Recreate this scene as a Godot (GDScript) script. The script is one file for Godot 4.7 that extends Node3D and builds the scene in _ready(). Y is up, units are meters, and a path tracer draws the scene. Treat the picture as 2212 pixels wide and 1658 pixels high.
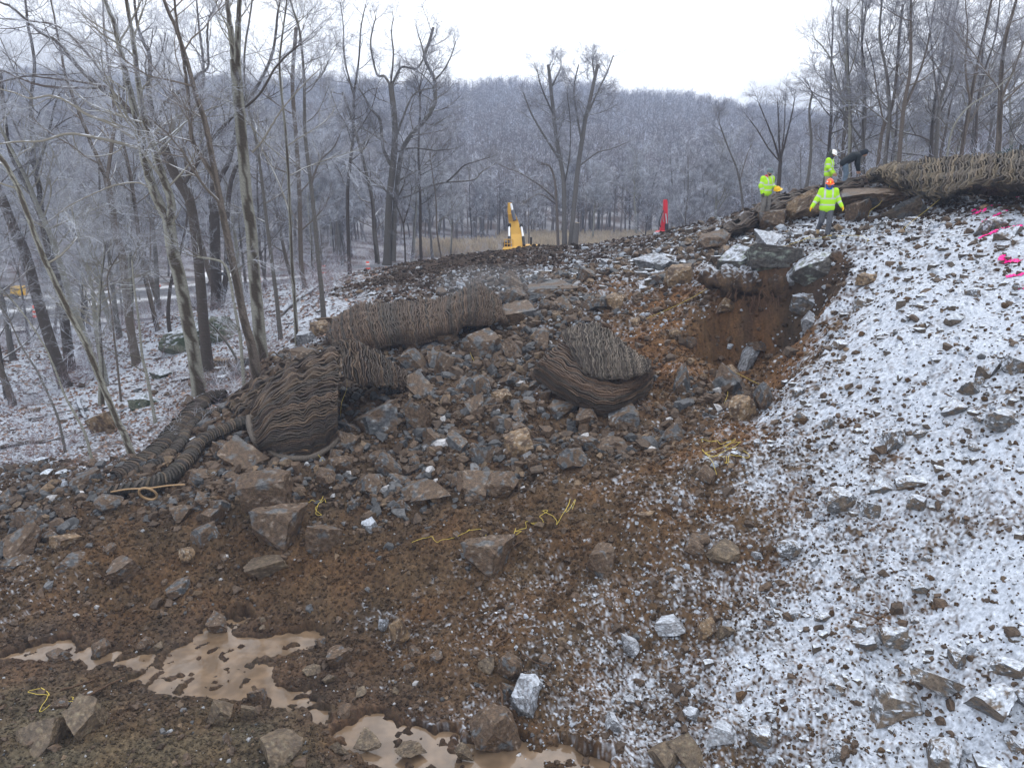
extends Node3D
# A blasted hillside above a road in winter: rubble, rubber blasting mats, workers, bare woods, light snow.

const EYE := Vector3(0, 8.5, 0)
const PITCH := 0.2618
const FOC := 1661.0          # focal length in units of the 2212 x 1658 picture used for reading positions
const GX0 := -70.0
const GZ0 := 5.0
const GNX := 137
const GNZ := 129
const UPS := 4

var rng := RandomNumberGenerator.new()
var hgrid: PackedFloat32Array
var at_a: PackedFloat32Array      # snow, litter, grey, orange
var at_b: PackedFloat32Array      # dark, mud, rough, -
var fw := 0
var fh := 0
var nA := FastNoiseLite.new()
var nB := FastNoiseLite.new()
var nC := FastNoiseLite.new()
var nD := FastNoiseLite.new()
var nE := FastNoiseLite.new()
var taken := {}
var hollow := Vector2(1e6, 1e6)
var M := {}
var rocks := {}
var sprays := []


class MB:
	var v := PackedVector3Array()
	var n := PackedVector3Array()
	var c := PackedColorArray()
	var i := PackedInt32Array()

	func tri(a: Vector3, b: Vector3, d: Vector3, col: Color, out: Vector3) -> void:
		var nn := (b - a).cross(d - a).normalized()
		var s := v.size()
		if nn.dot(out) < 0.0:
			nn = -nn
			v.append(a); v.append(b); v.append(d)
		else:
			v.append(a); v.append(d); v.append(b)
		for k in 3:
			n.append(nn); c.append(col)
		i.append(s); i.append(s + 1); i.append(s + 2)

	func tri3c(a: Vector3, b: Vector3, d: Vector3, ca: Color, cb: Color, cd: Color, out: Vector3) -> void:
		var flip := (b - a).cross(d - a).dot(out) < 0.0
		tri(a, b, d, ca, out)
		var s := c.size()
		c[s - 2] = cb if flip else cd
		c[s - 1] = cd if flip else cb

	func quad(a: Vector3, b: Vector3, d: Vector3, e: Vector3, col: Color, out: Vector3) -> void:
		tri(a, b, d, col, out)
		tri(a, d, e, col, out)

	func hexa(p: Array, col: Color) -> void:
		# eight corners: four of the one end in order, four of the other
		var mid := Vector3.ZERO
		for q in p:
			mid += q / 8.0
		for f in [[0, 1, 2, 3], [4, 5, 6, 7], [0, 1, 5, 4], [1, 2, 6, 5], [2, 3, 7, 6], [3, 0, 4, 7]]:
			var m: Vector3 = (p[f[0]] + p[f[1]] + p[f[2]] + p[f[3]]) / 4.0
			quad(p[f[0]], p[f[1]], p[f[2]], p[f[3]], col, m - mid)

	func box(at: Vector3, size: Vector3, col: Color, b := Basis.IDENTITY, bev := 0.0) -> void:
		var h := size / 2.0
		if bev <= 0.0:
			var p := []
			for y in [-1, 1]:
				for q in [[-1, -1], [1, -1], [1, 1], [-1, 1]]:
					p.append(at + b * Vector3(h.x * q[0], h.y * y, h.z * q[1]))
			hexa(p, col)
			return
		# bevelled: an octagonal outline in plan, with the top and bottom rings drawn in
		var ring := func(y: float, inset: float) -> Array:
			var r := []
			var x := h.x - inset
			var z := h.z - inset
			for q in [[-x + bev, -z], [x - bev, -z], [x, -z + bev], [x, z - bev], [x - bev, z], [-x + bev, z], [-x, z - bev], [-x, -z + bev]]:
				r.append(at + b * Vector3(q[0], y, q[1]))
			return r
		var rings := [ring.call(-h.y, bev), ring.call(-h.y + bev, 0.0), ring.call(h.y - bev, 0.0), ring.call(h.y, bev)]
		for k in 3:
			for j in 8:
				var a: Vector3 = rings[k][j]
				var d: Vector3 = rings[k][(j + 1) % 8]
				var e: Vector3 = rings[k + 1][(j + 1) % 8]
				var g: Vector3 = rings[k + 1][j]
				quad(a, d, e, g, col, (a + d + e + g) / 4.0 - at)
		for k in [0, 3]:
			for j in range(1, 7):
				tri(rings[k][0], rings[k][j], rings[k][j + 1], col, b * Vector3(0, -1 if k == 0 else 1, 0))

	func tube(pts: PackedVector3Array, rad: PackedFloat32Array, sides: int, col: Color, snow := 0.0, snow_col := Color(0.78, 0.82, 0.88), streak := -1.0, streak_col := Color.BLACK, rough := 0.0) -> void:
		var cnt := pts.size()
		if cnt < 2:
			return
		var dir := (pts[1] - pts[0]).normalized()
		var ax := dir.cross(Vector3(0.31, 0.2, 0.93)).normalized()
		var base := v.size()
		for k in cnt:
			if k > 0:
				dir = (pts[mini(k + 1, cnt - 1)] - pts[k - 1]).normalized()
			ax = (ax - dir * ax.dot(dir)).normalized()
			var ay := dir.cross(ax)
			for s in sides:
				var t := TAU * s / sides
				var o := ax * cos(t) + ay * sin(t)
				var r := rad[k]
				if rough > 0.0:
					r *= 1.0 + rough * (0.6 * sin(k * 0.83 + s * 1.9) + 0.4 * sin(k * 0.31 - s * 3.1))
				v.append(pts[k] + o * r)
				n.append(o)
				var cc := col
				if streak >= 0.0:
					var w := absf(fposmod(t - streak - 0.25 * sin(k * 0.9) - 0.12 * sin(k * 2.3) + PI, TAU) - PI)
					if w < 0.55 + 0.25 * sin(k * 0.53 + 1.0):
						cc = streak_col
				if snow > 0.0 and o.y > 0.45 and fposmod(sin(float(k * 3 + s) + base * 0.37) * 91.7, 1.0) < snow:
					cc = snow_col
				c.append(cc)
		for k in cnt - 1:
			for s in sides:
				var a := base + k * sides + s
				var b := base + k * sides + (s + 1) % sides
				i.append(a); i.append(a + sides); i.append(b)
				i.append(b); i.append(a + sides); i.append(b + sides)

	func cap(at: Vector3, out: Vector3, r: float, col: Color, sides := 10) -> void:
		var ax := out.cross(Vector3(0.31, 0.2, 0.93)).normalized()
		var ay := out.cross(ax).normalized()
		for s in sides:
			var t := TAU * s / sides
			var u := TAU * (s + 1) / sides
			tri(at, at + (ax * cos(t) + ay * sin(t)) * r, at + (ax * cos(u) + ay * sin(u)) * r, col, out)

	func rod(a: Vector3, b: Vector3, r: float, col: Color, sides := 10, r2 := -1.0) -> void:
		tube(PackedVector3Array([a, b]), PackedFloat32Array([r, r if r2 < 0.0 else r2]), sides, col)
		cap(a, (a - b).normalized(), r, col, sides)
		cap(b, (b - a).normalized(), r if r2 < 0.0 else r2, col, sides)

	func mesh() -> ArrayMesh:
		var a := []
		a.resize(Mesh.ARRAY_MAX)
		a[Mesh.ARRAY_VERTEX] = v
		a[Mesh.ARRAY_NORMAL] = n
		a[Mesh.ARRAY_COLOR] = c
		a[Mesh.ARRAY_INDEX] = i
		var m := ArrayMesh.new()
		m.add_surface_from_arrays(Mesh.PRIMITIVE_TRIANGLES, a)
		return m


# ---------------------------------------------------------------- nodes and names
func numbered(called: String) -> String:
	var k: int = taken.get(called, 0)
	taken[called] = k + 1
	return called if k == 0 else "%s_%03d" % [called, k]

func tag(o: Node3D, label: String, category: String, group := "", kind := "") -> Node3D:
	if label: o.set_meta("label", label)
	if category: o.set_meta("category", category)
	if group: o.set_meta("group", group)
	if kind: o.set_meta("kind", kind)
	return o

func thing(called: String, label: String, category: String, at := Vector3.ZERO, group := "") -> Node3D:
	var o := Node3D.new()
	o.name = numbered(called)
	add_child(o)
	o.position = at
	tag(o, label, category, group)
	return o

func part(called: String, m: Mesh, mat: Material, parent: Node3D = self) -> MeshInstance3D:
	var o := MeshInstance3D.new()
	o.name = numbered(called) if parent == self else called
	o.mesh = m
	o.material_override = mat
	parent.add_child(o, true)
	return o

func multi(called: String, m: Mesh, mat: Material, xf: Array, cols: Array, parent: Node3D = self) -> MultiMeshInstance3D:
	var mm := MultiMesh.new()
	mm.transform_format = MultiMesh.TRANSFORM_3D
	mm.use_colors = true
	mm.mesh = m
	mm.instance_count = xf.size()
	for k in xf.size():
		mm.set_instance_transform(k, xf[k])
		mm.set_instance_color(k, cols[k])
	var o := MultiMeshInstance3D.new()
	o.name = numbered(called) if parent == self else called
	o.multimesh = mm
	o.material_override = mat
	o.set_meta("kind", "stuff")
	parent.add_child(o, true)
	return o


# ---------------------------------------------------------------- reading positions off the photograph
func dirpx(dx: float, dy: float) -> Vector3:
	var u := (dx - 1106.0) / FOC
	var w := (829.0 - dy) / FOC
	return Vector3(u, w * cos(PITCH) - sin(PITCH), -(cos(PITCH) + w * sin(PITCH)))

func px(dx: float, dy: float, z: float) -> Vector3:
	var d := dirpx(dx, dy)
	return EYE + d * (z / -d.z)

func hit(dx: float, dy: float, lift := 0.0) -> Vector3:
	var d := dirpx(dx, dy)
	d /= -d.z
	var z := 6.0
	var last := z
	while z < 130.0:
		var p := EYE + d * z
		if p.y < smooth_h(p.x, z) + lift:
			var lo := last
			var hi := z
			for k in 12:
				var m := (lo + hi) / 2.0
				var q := EYE + d * m
				if q.y < smooth_h(q.x, m) + lift: hi = m
				else: lo = m
			return EYE + d * hi
		last = z
		z += 0.1 + z * 0.004
	return EYE + d * 60.0

func onto(x: float, z: float, lift := 0.0) -> Vector3:
	return Vector3(x, height(x, z) + lift, -z)

func scale_at(p: Vector3) -> float:      # metres per picture unit at p
	var f := Vector3(0, -sin(PITCH), -cos(PITCH))
	return (p - EYE).dot(f) / FOC


# ---------------------------------------------------------------- the lie of the land
func smooth_h(x: float, z: float) -> float:
	var gx := clampf((x - GX0) * UPS + 1.5, 0.0, fw - 1.001)
	var gz := clampf((z - GZ0) * UPS + 1.5, 0.0, fh - 1.001)
	var ix := int(gx)
	var iz := int(gz)
	var tx := gx - ix
	var tz := gz - iz
	var k := iz * fw + ix
	return lerpf(lerpf(hgrid[k], hgrid[k + 1], tx), lerpf(hgrid[k + fw], hgrid[k + fw + 1], tx), tz)

func attr_at(x: float, z: float) -> int:
	var ix := clampi(int((x - GX0) * UPS + 2.0), 0, fw - 1)
	var iz := clampi(int((z - GZ0) * UPS + 2.0), 0, fh - 1)
	return (iz * fw + ix) * 4

func height(x: float, z: float) -> float:
	var k := attr_at(x, z)
	var r := at_b[k + 2]
	var sn := at_a[k]
	var h := smooth_h(x, z)
	var b := nB.get_noise_2d(x, z)
	h += r * (0.34 * nA.get_noise_2d(x, z) + 0.10 * b)
	var cl := nC.get_noise_2d(x, z)
	h += (0.05 * r + 0.02) * cl * (1.0 - 0.35 * sn) + 0.018 * nE.get_noise_2d(x, z)
	return h

func tps(pts: PackedVector3Array) -> PackedFloat32Array:
	# thin plate spline through (x, z) -> y; returns weights, then a, bx, bz
	var n := pts.size()
	var s := n + 3
	var a := []
	for r in s:
		var row := PackedFloat64Array()
		row.resize(s + 1)
		a.append(row)
	for r in n:
		for q in n:
			var d2 := Vector2(pts[r].x - pts[q].x, pts[r].z - pts[q].z).length_squared()
			a[r][q] = 0.5 * d2 * log(d2) if d2 > 1e-9 else 0.0
		a[r][r] += 2.0
		a[r][n] = 1.0; a[r][n + 1] = pts[r].x; a[r][n + 2] = pts[r].z
		a[n][r] = 1.0; a[n + 1][r] = pts[r].x; a[n + 2][r] = pts[r].z
		a[r][s] = pts[r].y
	for q in s:
		var best := q
		for r in range(q + 1, s):
			if absf(a[r][q]) > absf(a[best][q]): best = r
		var t = a[q]; a[q] = a[best]; a[best] = t
		var pr: PackedFloat64Array = a[q]
		for r in range(q + 1, s):
			var rr: PackedFloat64Array = a[r]
			var f := rr[q] / pr[q]
			if f != 0.0:
				for k in range(q, s + 1):
					rr[k] -= f * pr[k]
				a[r] = rr
	var out := PackedFloat32Array()
	out.resize(s)
	for q in range(s - 1, -1, -1):
		var x: float = a[q][s]
		for k in range(q + 1, s):
			x -= a[q][k] * out[k]
		out[q] = x / a[q][q]
	return out

# picture x, picture y, distance, kind of ground, share of snow
const LAND := [
	# bottom: mud and puddles
	[-300, 1640, 9.4, "m", 0.0], [0, 1640, 9.6, "v", 0.0], [60, 1560, 10.5, "v", 0.0], [250, 1620, 9.8, "v", 0.0], [420, 1580, 10.2, "v", 0.0], [600, 1640, 9.5, "v", 0.0], [200, 1540, 10.7, "v", 0.0], [1000, 1640, 9.65, "m", 0.0],
	[1450, 1640, 9.75, "m", 0.08], [480, 1420, 12.45, "m", 0.0], [100, 1400, 12.6, "m", 0.0], [300, 1500, 11.2, "m", 0.0], [700, 1500, 11.2, "m", 0.0], [850, 1580, 10.3, "m", 0.0],
	[0, 1300, 13.9, "b", 0.03], [300, 1290, 14.0, "b", 0.0], [650, 1280, 14.2, "b", 0.0], [900, 1380, 12.3, "b", 0.02], [1100, 1450, 11.2, "b", 0.02], [1150, 1560, 10.3, "b", 0.05],
	# brown slope
	[0, 1150, 16.6, "g", 0.0], [300, 1150, 15.8, "b", 0.0], [600, 1150, 15.6, "b", 0.0], [900, 1200, 14.5, "b", 0.0], [1200, 1250, 13.3, "b", 0.01], [1400, 1200, 13.2, "b", 0.05],
	[1200, 1100, 15.0, "b", 0.0], [1450, 1050, 14.9, "b", 0.02], [1600, 1100, 13.8, "b", 0.22], [1560, 950, 16.3, "o", 0.02],
	# rubble
	[150, 1060, 18.0, "g", 0.0], [350, 1080, 17.0, "g", 0.0], [600, 1040, 17.2, "g", 0.0], [850, 1050, 17.0, "g", 0.0], [1000, 950, 18.9, "g", 0.0], [1200, 960, 18.0, "g", 0.0], [1350, 950, 17.8, "g", 0.0],
	[800, 880, 20.6, "g", 0.0], [1000, 800, 23.0, "g", 0.0], [1150, 760, 23.6, "g", 0.02], [1300, 880, 20.0, "b", 0.0], [1450, 800, 20.9, "o", 0.02], [1450, 700, 23.6, "o", 0.05],
	[640, 950, 19.4, "g", 0.0], [500, 960, 19.6, "g", 0.0],
	# upper flat and its crest
	[1100, 700, 26.0, "g", 0.05], [1250, 660, 26.4, "g", 0.2], [1180, 620, 30.5, "g", 0.3], [1000, 640, 31.0, "d", 0.14], [880, 690, 29.5, "g", 0.05], [760, 720, 29.0, "g", 0.2],
	[1330, 620, 27.8, "o", 0.25], [1420, 590, 28.5, "g", 0.55], [1500, 640, 25.5, "o", 0.05], [1300, 560, 37.0, "d", 0.2], [1120, 570, 40.0, "d", 0.03], [950, 605, 36.5, "d", 0.12], [850, 605, 38.0, "d", 0.0], [800, 605, 41.0, "d", 0.0], [950, 575, 42.5, "d", 0.0], [1030, 560, 43.5, "d", 0.0],
	[1100, 540, 48.0, "d", 0.0], [900, 568, 46.0, "d", 0.0], [1300, 527, 47.0, "d", 0.05], [1430, 507, 40.0, "d", 0.1], [1500, 520, 33.0, "g", 0.5], [1560, 490, 33.0, "d", 0.2],
	# workers' shelf and the ledge over the hollow
	[1650, 470, 30.5, "d", 0.3], [1780, 510, 28.0, "d", 0.5], [1785, 437, 31.0, "d", 0.3], [1830, 402, 32.0, "d", 0.1], [1700, 520, 26.5, "g", 0.6], [1900, 480, 27.0, "d", 0.45],
	[1600, 545, 24.6, "d", 0.35], [1720, 550, 23.6, "d", 0.35], [1810, 580, 22.0, "d", 0.55],
	[1620, 700, 22.6, "o", 0.0], [1660, 790, 21.2, "o", 0.0], [1700, 860, 19.2, "o", 0.0], [1580, 860, 19.4, "g", 0.0], [1540, 760, 21.5, "o", 0.0], [1740, 780, 19.5, "o", 0.1],
	# snowy bank
	[1790, 700, 18.6, "b", 0.75], [1760, 900, 15.8, "b", 0.6], [1700, 1000, 14.6, "b", 0.42], [1850, 800, 16.2, "b", 0.8], [1900, 650, 19.2, "b", 0.88], [2000, 560, 20.8, "b", 0.85], [2000, 480, 24.0, "d", 0.5],
	[2120, 480, 21.5, "b", 0.72], [2140, 440, 24.0, "d", 0.15], [2260, 520, 18.8, "b", 0.85], [2260, 640, 15.8, "b", 0.9], [2100, 700, 16.2, "b", 0.9], [2000, 850, 14.6, "b", 0.84], [2180, 850, 13.2, "b", 0.7],
	[2250, 1000, 11.6, "b", 0.75], [2000, 1000, 13.0, "b", 0.72], [1850, 1100, 12.8, "b", 0.55], [2100, 1150, 11.4, "b", 0.66], [1750, 1250, 11.8, "b", 0.42], [1950, 1250, 11.3, "b", 0.46], [2250, 1250, 10.2, "b", 0.8],
	[1600, 1300, 11.8, "b", 0.28], [1450, 1350, 11.8, "b", 0.24], [1350, 1480, 10.9, "b", 0.46], [1600, 1450, 10.6, "b", 0.62], [1800, 1400, 10.5, "b", 0.68], [2050, 1400, 9.8, "b", 0.76], [2250, 1450, 9.0, "b", 0.75],
	[1500, 1560, 10.0, "b", 0.5], [1700, 1600, 9.6, "b", 0.58], [2000, 1620, 8.9, "b", 0.66], [2250, 1640, 8.3, "b", 0.7], [1400, 1400, 11.4, "b", 0.3],
	# under and behind the mat on the right, woods beyond
	[1950, 400, 30.5, "d", 0.0], [2100, 390, 29.0, "d", 0.0], [2250, 395, 27.5, "d", 0.0], [2300, 345, 33.0, "l", 0.54],
	# the wood on the left
	[0, 1050, 19.2, "g", 0.05], [100, 985, 21.5, "l", 0.56], [285, 968, 20.4, "l", 0.39], [430, 850, 24.6, "l", 0.44], [560, 790, 27.6, "g", 0.1], [640, 750, 30.0, "l", 0.49], [700, 680, 35.0, "l", 0.64], [0, 900, 29.5, "l", 0.69],
	[150, 830, 34.5, "l", 0.76], [0, 800, 40.0, "l", 0.64], [300, 780, 35.0, "l", 0.74], [450, 720, 38.0, "l", 0.74], [380, 700, 41.0, "l", 0.69], [250, 900, 26.0, "l", 0.64], [600, 680, 38.0, "l", 0.74], [750, 620, 43.0, "l", 0.54],
	[-300, 950, 24.0, "l", 0.54], [-300, 780, 42.0, "l", 0.54], [560, 640, 46.0, "l", 0.64], [640, 610, 52.0, "l", 0.64], [100, 745, 50.0, "l", 0.59], [250, 715, 53.0, "l", 0.59],
]
# x, distance, height, kind, snow: ground that the photograph hides or leaves out
const LAND_FREE := [
	[-60, 46, -3, "l", 0.64], [-40, 58, -3, "l", 0.74], [-28, 66.5, -3, "l", 0.74], [-15, 76, -3, "l", 0.74], [-60, 100, -3, "l", 0.64], [-30, 84, -3, "l", 0.64], [0, 105, -3, "l", 0.54], [0, 88, -2.8, "l", 0.54], [30, 110, -3, "l", 0.54], [-20, 120, -3, "l", 0.54],
	[-68, 70, -3, "l", 0.64], [30, 130, -3, "l", 0.54], [-60, 130, -3, "l", 0.54], [60, 125, -2, "l", 0.54], [-3, 62, 1.0, "d", 0.1], [-8, 56, 1.5, "d", 0.1], [8, 64, 1.6, "d", 0.1], [14, 60, 3.2, "d", 0.1], [0, 75, -1.5, "l", 0.44],
	[18, 44, 6.6, "l", 0.54], [26, 46, 7.6, "l", 0.54], [34, 40, 9.2, "l", 0.54], [25, 60, 5.0, "l", 0.54], [45, 60, 7.5, "l", 0.54], [60, 60, 9, "l", 0.54], [40, 85, 1.0, "l", 0.54], [55, 30, 12, "l", 0.54], [30, 24, 9.6, "b", 0.8], [20, 12, 7.0, "b", 0.8],
	[30, 8, 9.0, "b", 0.8], [12, 6, 2.8, "b", 0.8], [0, 5, 0.5, "b", 0.2], [-8, 5, 0.4, "b", 0.0], [-20, 10, -0.6, "b", 0.2], [-30, 16, -1.4, "l", 0.54], [-50, 25, -2.6, "l", 0.54], [-65, 10, -3.0, "l", 0.54], [60, 6, 12, "b", 0.8],
	[63, 90, 5, "l", 0.54],
]

func make_land() -> void:
	var pts := PackedVector3Array()
	var kinds := []
	var snows := PackedFloat32Array()
	for l in LAND:
		var p := px(l[0], l[1], l[2])
		pts.append(Vector3(p.x, p.y, l[2])); kinds.append(l[3]); snows.append(l[4])
	for l in LAND_FREE:
		pts.append(Vector3(l[0], l[2], l[1])); kinds.append(l[3]); snows.append(l[4])
	var w := tps(pts)
	var n := pts.size()
	var him := PackedFloat32Array()
	var aim := PackedFloat32Array()
	var bim := PackedFloat32Array()
	him.resize(GNX * GNZ); aim.resize(GNX * GNZ * 4); bim.resize(GNX * GNZ * 4)
	# kind -> litter, grey, orange, dark, mud, rough
	var pal := {"v": [0.0, 0.0, 0.0, 0.0, 0.0, 0.6, 1.0], "b": [0.0, 0.0, 0.0, 0.0, 0.0, 0.75], "d": [0.0, 0.1, 0.0, 0.9, 0.0, 0.7], "o": [0.0, 0.0, 0.9, 0.0, 0.0, 0.9], "g": [0.0, 0.8, 0.0, 0.1, 0.0, 1.0], "l": [1.0, 0.0, 0.0, 0.0, 0.0, 0.45], "m": [0.0, 0.0, 0.0, 0.0, 1.0, 0.22]}
	var pa := []
	for k in n:
		var e: Array = pal[kinds[k]].duplicate()
		while e.size() < 7: e.append(0.0)
		pa.append(e)
	for jz in GNZ:
		var z := GZ0 + jz
		for jx in GNX:
			var x := GX0 + jx
			var y := w[n] + w[n + 1] * x + w[n + 2] * z
			var tot := 0.0
			var s := 0.0
			var q0 := 0.0; var q1 := 0.0; var q2 := 0.0; var q3 := 0.0; var q4 := 0.0; var q5 := 0.0; var q6 := 0.0
			for k in n:
				var ex := pts[k].x - x
				var ez := pts[k].z - z
				var d2 := ex * ex + ez * ez + 1e-6
				y += w[k] * 0.5 * d2 * log(d2)
				if d2 < 400.0:
					var g := 1.0 / ((d2 + 0.2) * (d2 + 0.2))
					tot += g
					s += g * snows[k]
					var r: Array = pa[k]
					q0 += g * r[0]; q1 += g * r[1]; q2 += g * r[2]; q3 += g * r[3]; q4 += g * r[4]; q5 += g * r[5]; q6 += g * r[6]
			var id := jz * GNX + jx
			var rn := -0.6 * (x + 39.7) + 0.8 * (z - 58.7)
			y = lerpf(y, -3.0, smoothstep(-7.0, -1.5, rn) * (1.0 - smoothstep(19.0, 25.0, rn)))
			him[id] = y
			if tot <= 0.0:
				tot = 1.0; q0 = 1.0; s = 0.45; q5 = 0.4
			aim[id * 4] = s / tot; aim[id * 4 + 1] = q0 / tot; aim[id * 4 + 2] = q1 / tot; aim[id * 4 + 3] = q2 / tot
			bim[id * 4] = q3 / tot; bim[id * 4 + 1] = q4 / tot; bim[id * 4 + 2] = q5 / tot; bim[id * 4 + 3] = q6 / tot
	fw = GNX * UPS
	fh = GNZ * UPS
	var im := Image.create_from_data(GNX, GNZ, false, Image.FORMAT_RF, him.to_byte_array())
	im.resize(fw, fh, Image.INTERPOLATE_CUBIC)
	hgrid = im.get_data().to_float32_array()
	# the hollow that the blast tore out under the ledge
	var hc := hit(1652, 735)
	hollow = Vector2(hc.x, -hc.z + 0.5)
	for jz in fh:
		var z := GZ0 + (jz - 1.5) / UPS
		if absf(z + hc.z) > 4.0: continue
		for jx in fw:
			var x := GX0 + (jx - 1.5) / UPS
			var e := Vector2((x - hc.x) / 1.9, (z + hc.z - 0.5) / 1.25).length()
			if e < 1.6:
				hgrid[jz * fw + jx] -= 1.75 * (1.0 - smoothstep(0.4, 1.2, e))
	im = Image.create_from_data(GNX, GNZ, false, Image.FORMAT_RGBAF, aim.to_byte_array())
	im.resize(fw, fh, Image.INTERPOLATE_BILINEAR)
	at_a = im.get_data().to_float32_array()
	im = Image.create_from_data(GNX, GNZ, false, Image.FORMAT_RGBAF, bim.to_byte_array())
	im.resize(fw, fh, Image.INTERPOLATE_BILINEAR)
	at_b = im.get_data().to_float32_array()

const C_BROWN := Color(0.118, 0.071, 0.037)
const C_DARK := Color(0.060, 0.040, 0.029)
const C_ORANGE := Color(0.185, 0.096, 0.041)
const C_GREY := Color(0.095, 0.068, 0.048)
const C_LITTER := Color(0.150, 0.108, 0.092)
const C_MUD := Color(0.095, 0.062, 0.042)
const C_OLIVE := Color(0.135, 0.105, 0.066)
const C_SNOW := Color(0.68, 0.745, 0.85)

func soil_color(x: float, z: float) -> Color:
	var wx := x + 0.7 * nB.get_noise_2d(x + 31.0, z)
	var wz := z + 0.7 * nB.get_noise_2d(x, z + 57.0)
	var k := attr_at(wx, wz)
	var col := C_BROWN
	col = col.lerp(C_GREY, clampf(at_a[k + 2], 0, 1) * 0.75)
	col = col.lerp(C_ORANGE, clampf(at_a[k + 3], 0, 1))
	col = col.lerp(C_DARK, clampf(at_b[k], 0, 1))
	col = col.lerp(C_LITTER, clampf(at_a[k + 1], 0, 1))
	col = col.lerp(C_OLIVE, clampf(at_b[k + 3], 0, 1))
	col = col.lerp(C_MUD, clampf(at_b[k + 1], 0, 1))
	var b := 1.0 + 0.45 * nB.get_noise_2d(x * 0.7 + 9.0, z * 0.7) + 0.5 * nD.get_noise_2d(x, z)
	var warm := nA.get_noise_2d(x * 2.0 + 40.0, z * 2.0)
	return Color(col.r * b * (1.0 + 0.15 * warm), col.g * b, col.b * b * (1.0 - 0.15 * warm))

func snow_at(x: float, z: float) -> float:
	var wx := x + 0.9 * nB.get_noise_2d(x + 11.0, z + 5.0)
	var wz := z + 0.9 * nB.get_noise_2d(x + 3.0, z + 77.0)
	var k := attr_at(wx, wz)
	var cov := at_a[k]
	if cov < 0.012:
		return 0.0
	var hd := Vector2((x - hollow.x) / 1.9, (z - hollow.y) / 1.25).length() + 0.25 * nB.get_noise_2d(x, z)
	if hd < 1.3:
		return 0.0      # torn open after the snow fell
	var al := x * 0.93 - z * 0.36
	var ac := x * 0.36 + z * 0.93
	cov += (0.30 * nB.get_noise_2d(al * 0.22, ac * 1.1) + 0.22 * nA.get_noise_2d(x * 1.3 + 80.0, z * 1.3)) * (0.35 + 0.65 * at_a[k]) * (1.0 - at_a[k + 1])
	var f := 0.5 + 0.24 * nB.get_noise_2d(x * 0.6 + 120.0, z * 0.6) + 0.26 * nC.get_noise_2d(x, z) + 0.34 * nD.get_noise_2d(x * 1.3 + 60.0, z * 1.3) + 0.46 * nE.get_noise_2d(x, z)
	return smoothstep(-0.34, 0.24, cov - f)

# ---------------------------------------------------------------- puddles
const PUDDLES := [
	[[275, 1465], [330, 1440], [400, 1390], [430, 1370], [490, 1332], [530, 1328], [548, 1345], [500, 1368], [560, 1378], [640, 1360], [690, 1366], [702, 1388], [640, 1408], [585, 1430], [575, 1462], [640, 1492], [720, 1530], [738, 1562], [650, 1548], [560, 1505], [470, 1502], [400, 1508], [320, 1492]],
	[[-40, 1425], [60, 1402], [165, 1376], [182, 1394], [255, 1412], [345, 1425], [290, 1442], [170, 1440], [60, 1425], [-40, 1440]],
	[[700, 1602], [740, 1570], [770, 1545], [850, 1538], [905, 1570], [1000, 1596], [1100, 1600], [1230, 1606], [1335, 1645], [1345, 1705], [860, 1705], [765, 1642]],
]
const PW := 240
const PH := 84
const PX0 := -14.0
const PZ0 := 8.0
const PSTEP := 0.09
var pond := PackedFloat32Array()

func make_ponds() -> void:
	var polys := []
	for q in PUDDLES:
		var poly := PackedVector2Array()
		for a in q:
			var d := dirpx(a[0], a[1])
			var p := EYE + d * ((0.0 - EYE.y) / d.y)
			poly.append(Vector2(p.x, -p.z))
		polys.append(poly)
	var raw := PackedFloat32Array()
	raw.resize(PW * PH)
	for jz in PH:
		for jx in PW:
			var p := Vector2(PX0 + jx * PSTEP, PZ0 + jz * PSTEP)
			p += Vector2(nB.get_noise_2d(p.x * 1.5, p.y * 1.5), nB.get_noise_2d(p.x * 1.5 + 50.0, p.y * 1.5)) * 0.3
			for poly in polys:
				if Geometry2D.is_point_in_polygon(p, poly):
					raw[jz * PW + jx] = 1.0
	var im := Image.create_from_data(PW, PH, false, Image.FORMAT_RF, raw.to_byte_array())
	im.resize(PW / 4, PH / 4, Image.INTERPOLATE_BILINEAR)
	im.resize(PW, PH, Image.INTERPOLATE_CUBIC)
	pond = im.get_data().to_float32_array()
	for k in pond.size():
		pond[k] = 0.5 * pond[k] + 0.5 * raw[k]

func pond_at(x: float, z: float) -> float:
	var gx := (x - PX0) / PSTEP
	var gz := (z - PZ0) / PSTEP
	if gx < 0.0 or gz < 0.0 or gx >= PW - 1 or gz >= PH - 1:
		return 0.0
	var k := int(gz) * PW + int(gx)
	var tx := gx - int(gx)
	var tz := gz - int(gz)
	return lerpf(lerpf(pond[k], pond[k + 1], tx), lerpf(pond[k + PW], pond[k + PW + 1], tx), tz)

func ground_h(x: float, z: float) -> float:
	var h := height(x, z)
	if z < 15.4:
		var k := attr_at(x, z)
		var mud := at_b[k + 1]
		var p := pond_at(x, z)
		if mud > 0.02 or p > 0.02:
			var hn := 0.10 * nB.get_noise_2d(x * 1.6, z * 1.6) + 0.05 * nC.get_noise_2d(x, z)
			var bank := maxf(h, 0.035 + 0.5 * absf(hn))
			var q := smoothstep(0.36, 0.82, p)
			h = lerpf(lerpf(h, bank, clampf(mud * 1.6, 0, 1)), -0.05 + hn * 1.55, q)
	return h


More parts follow.
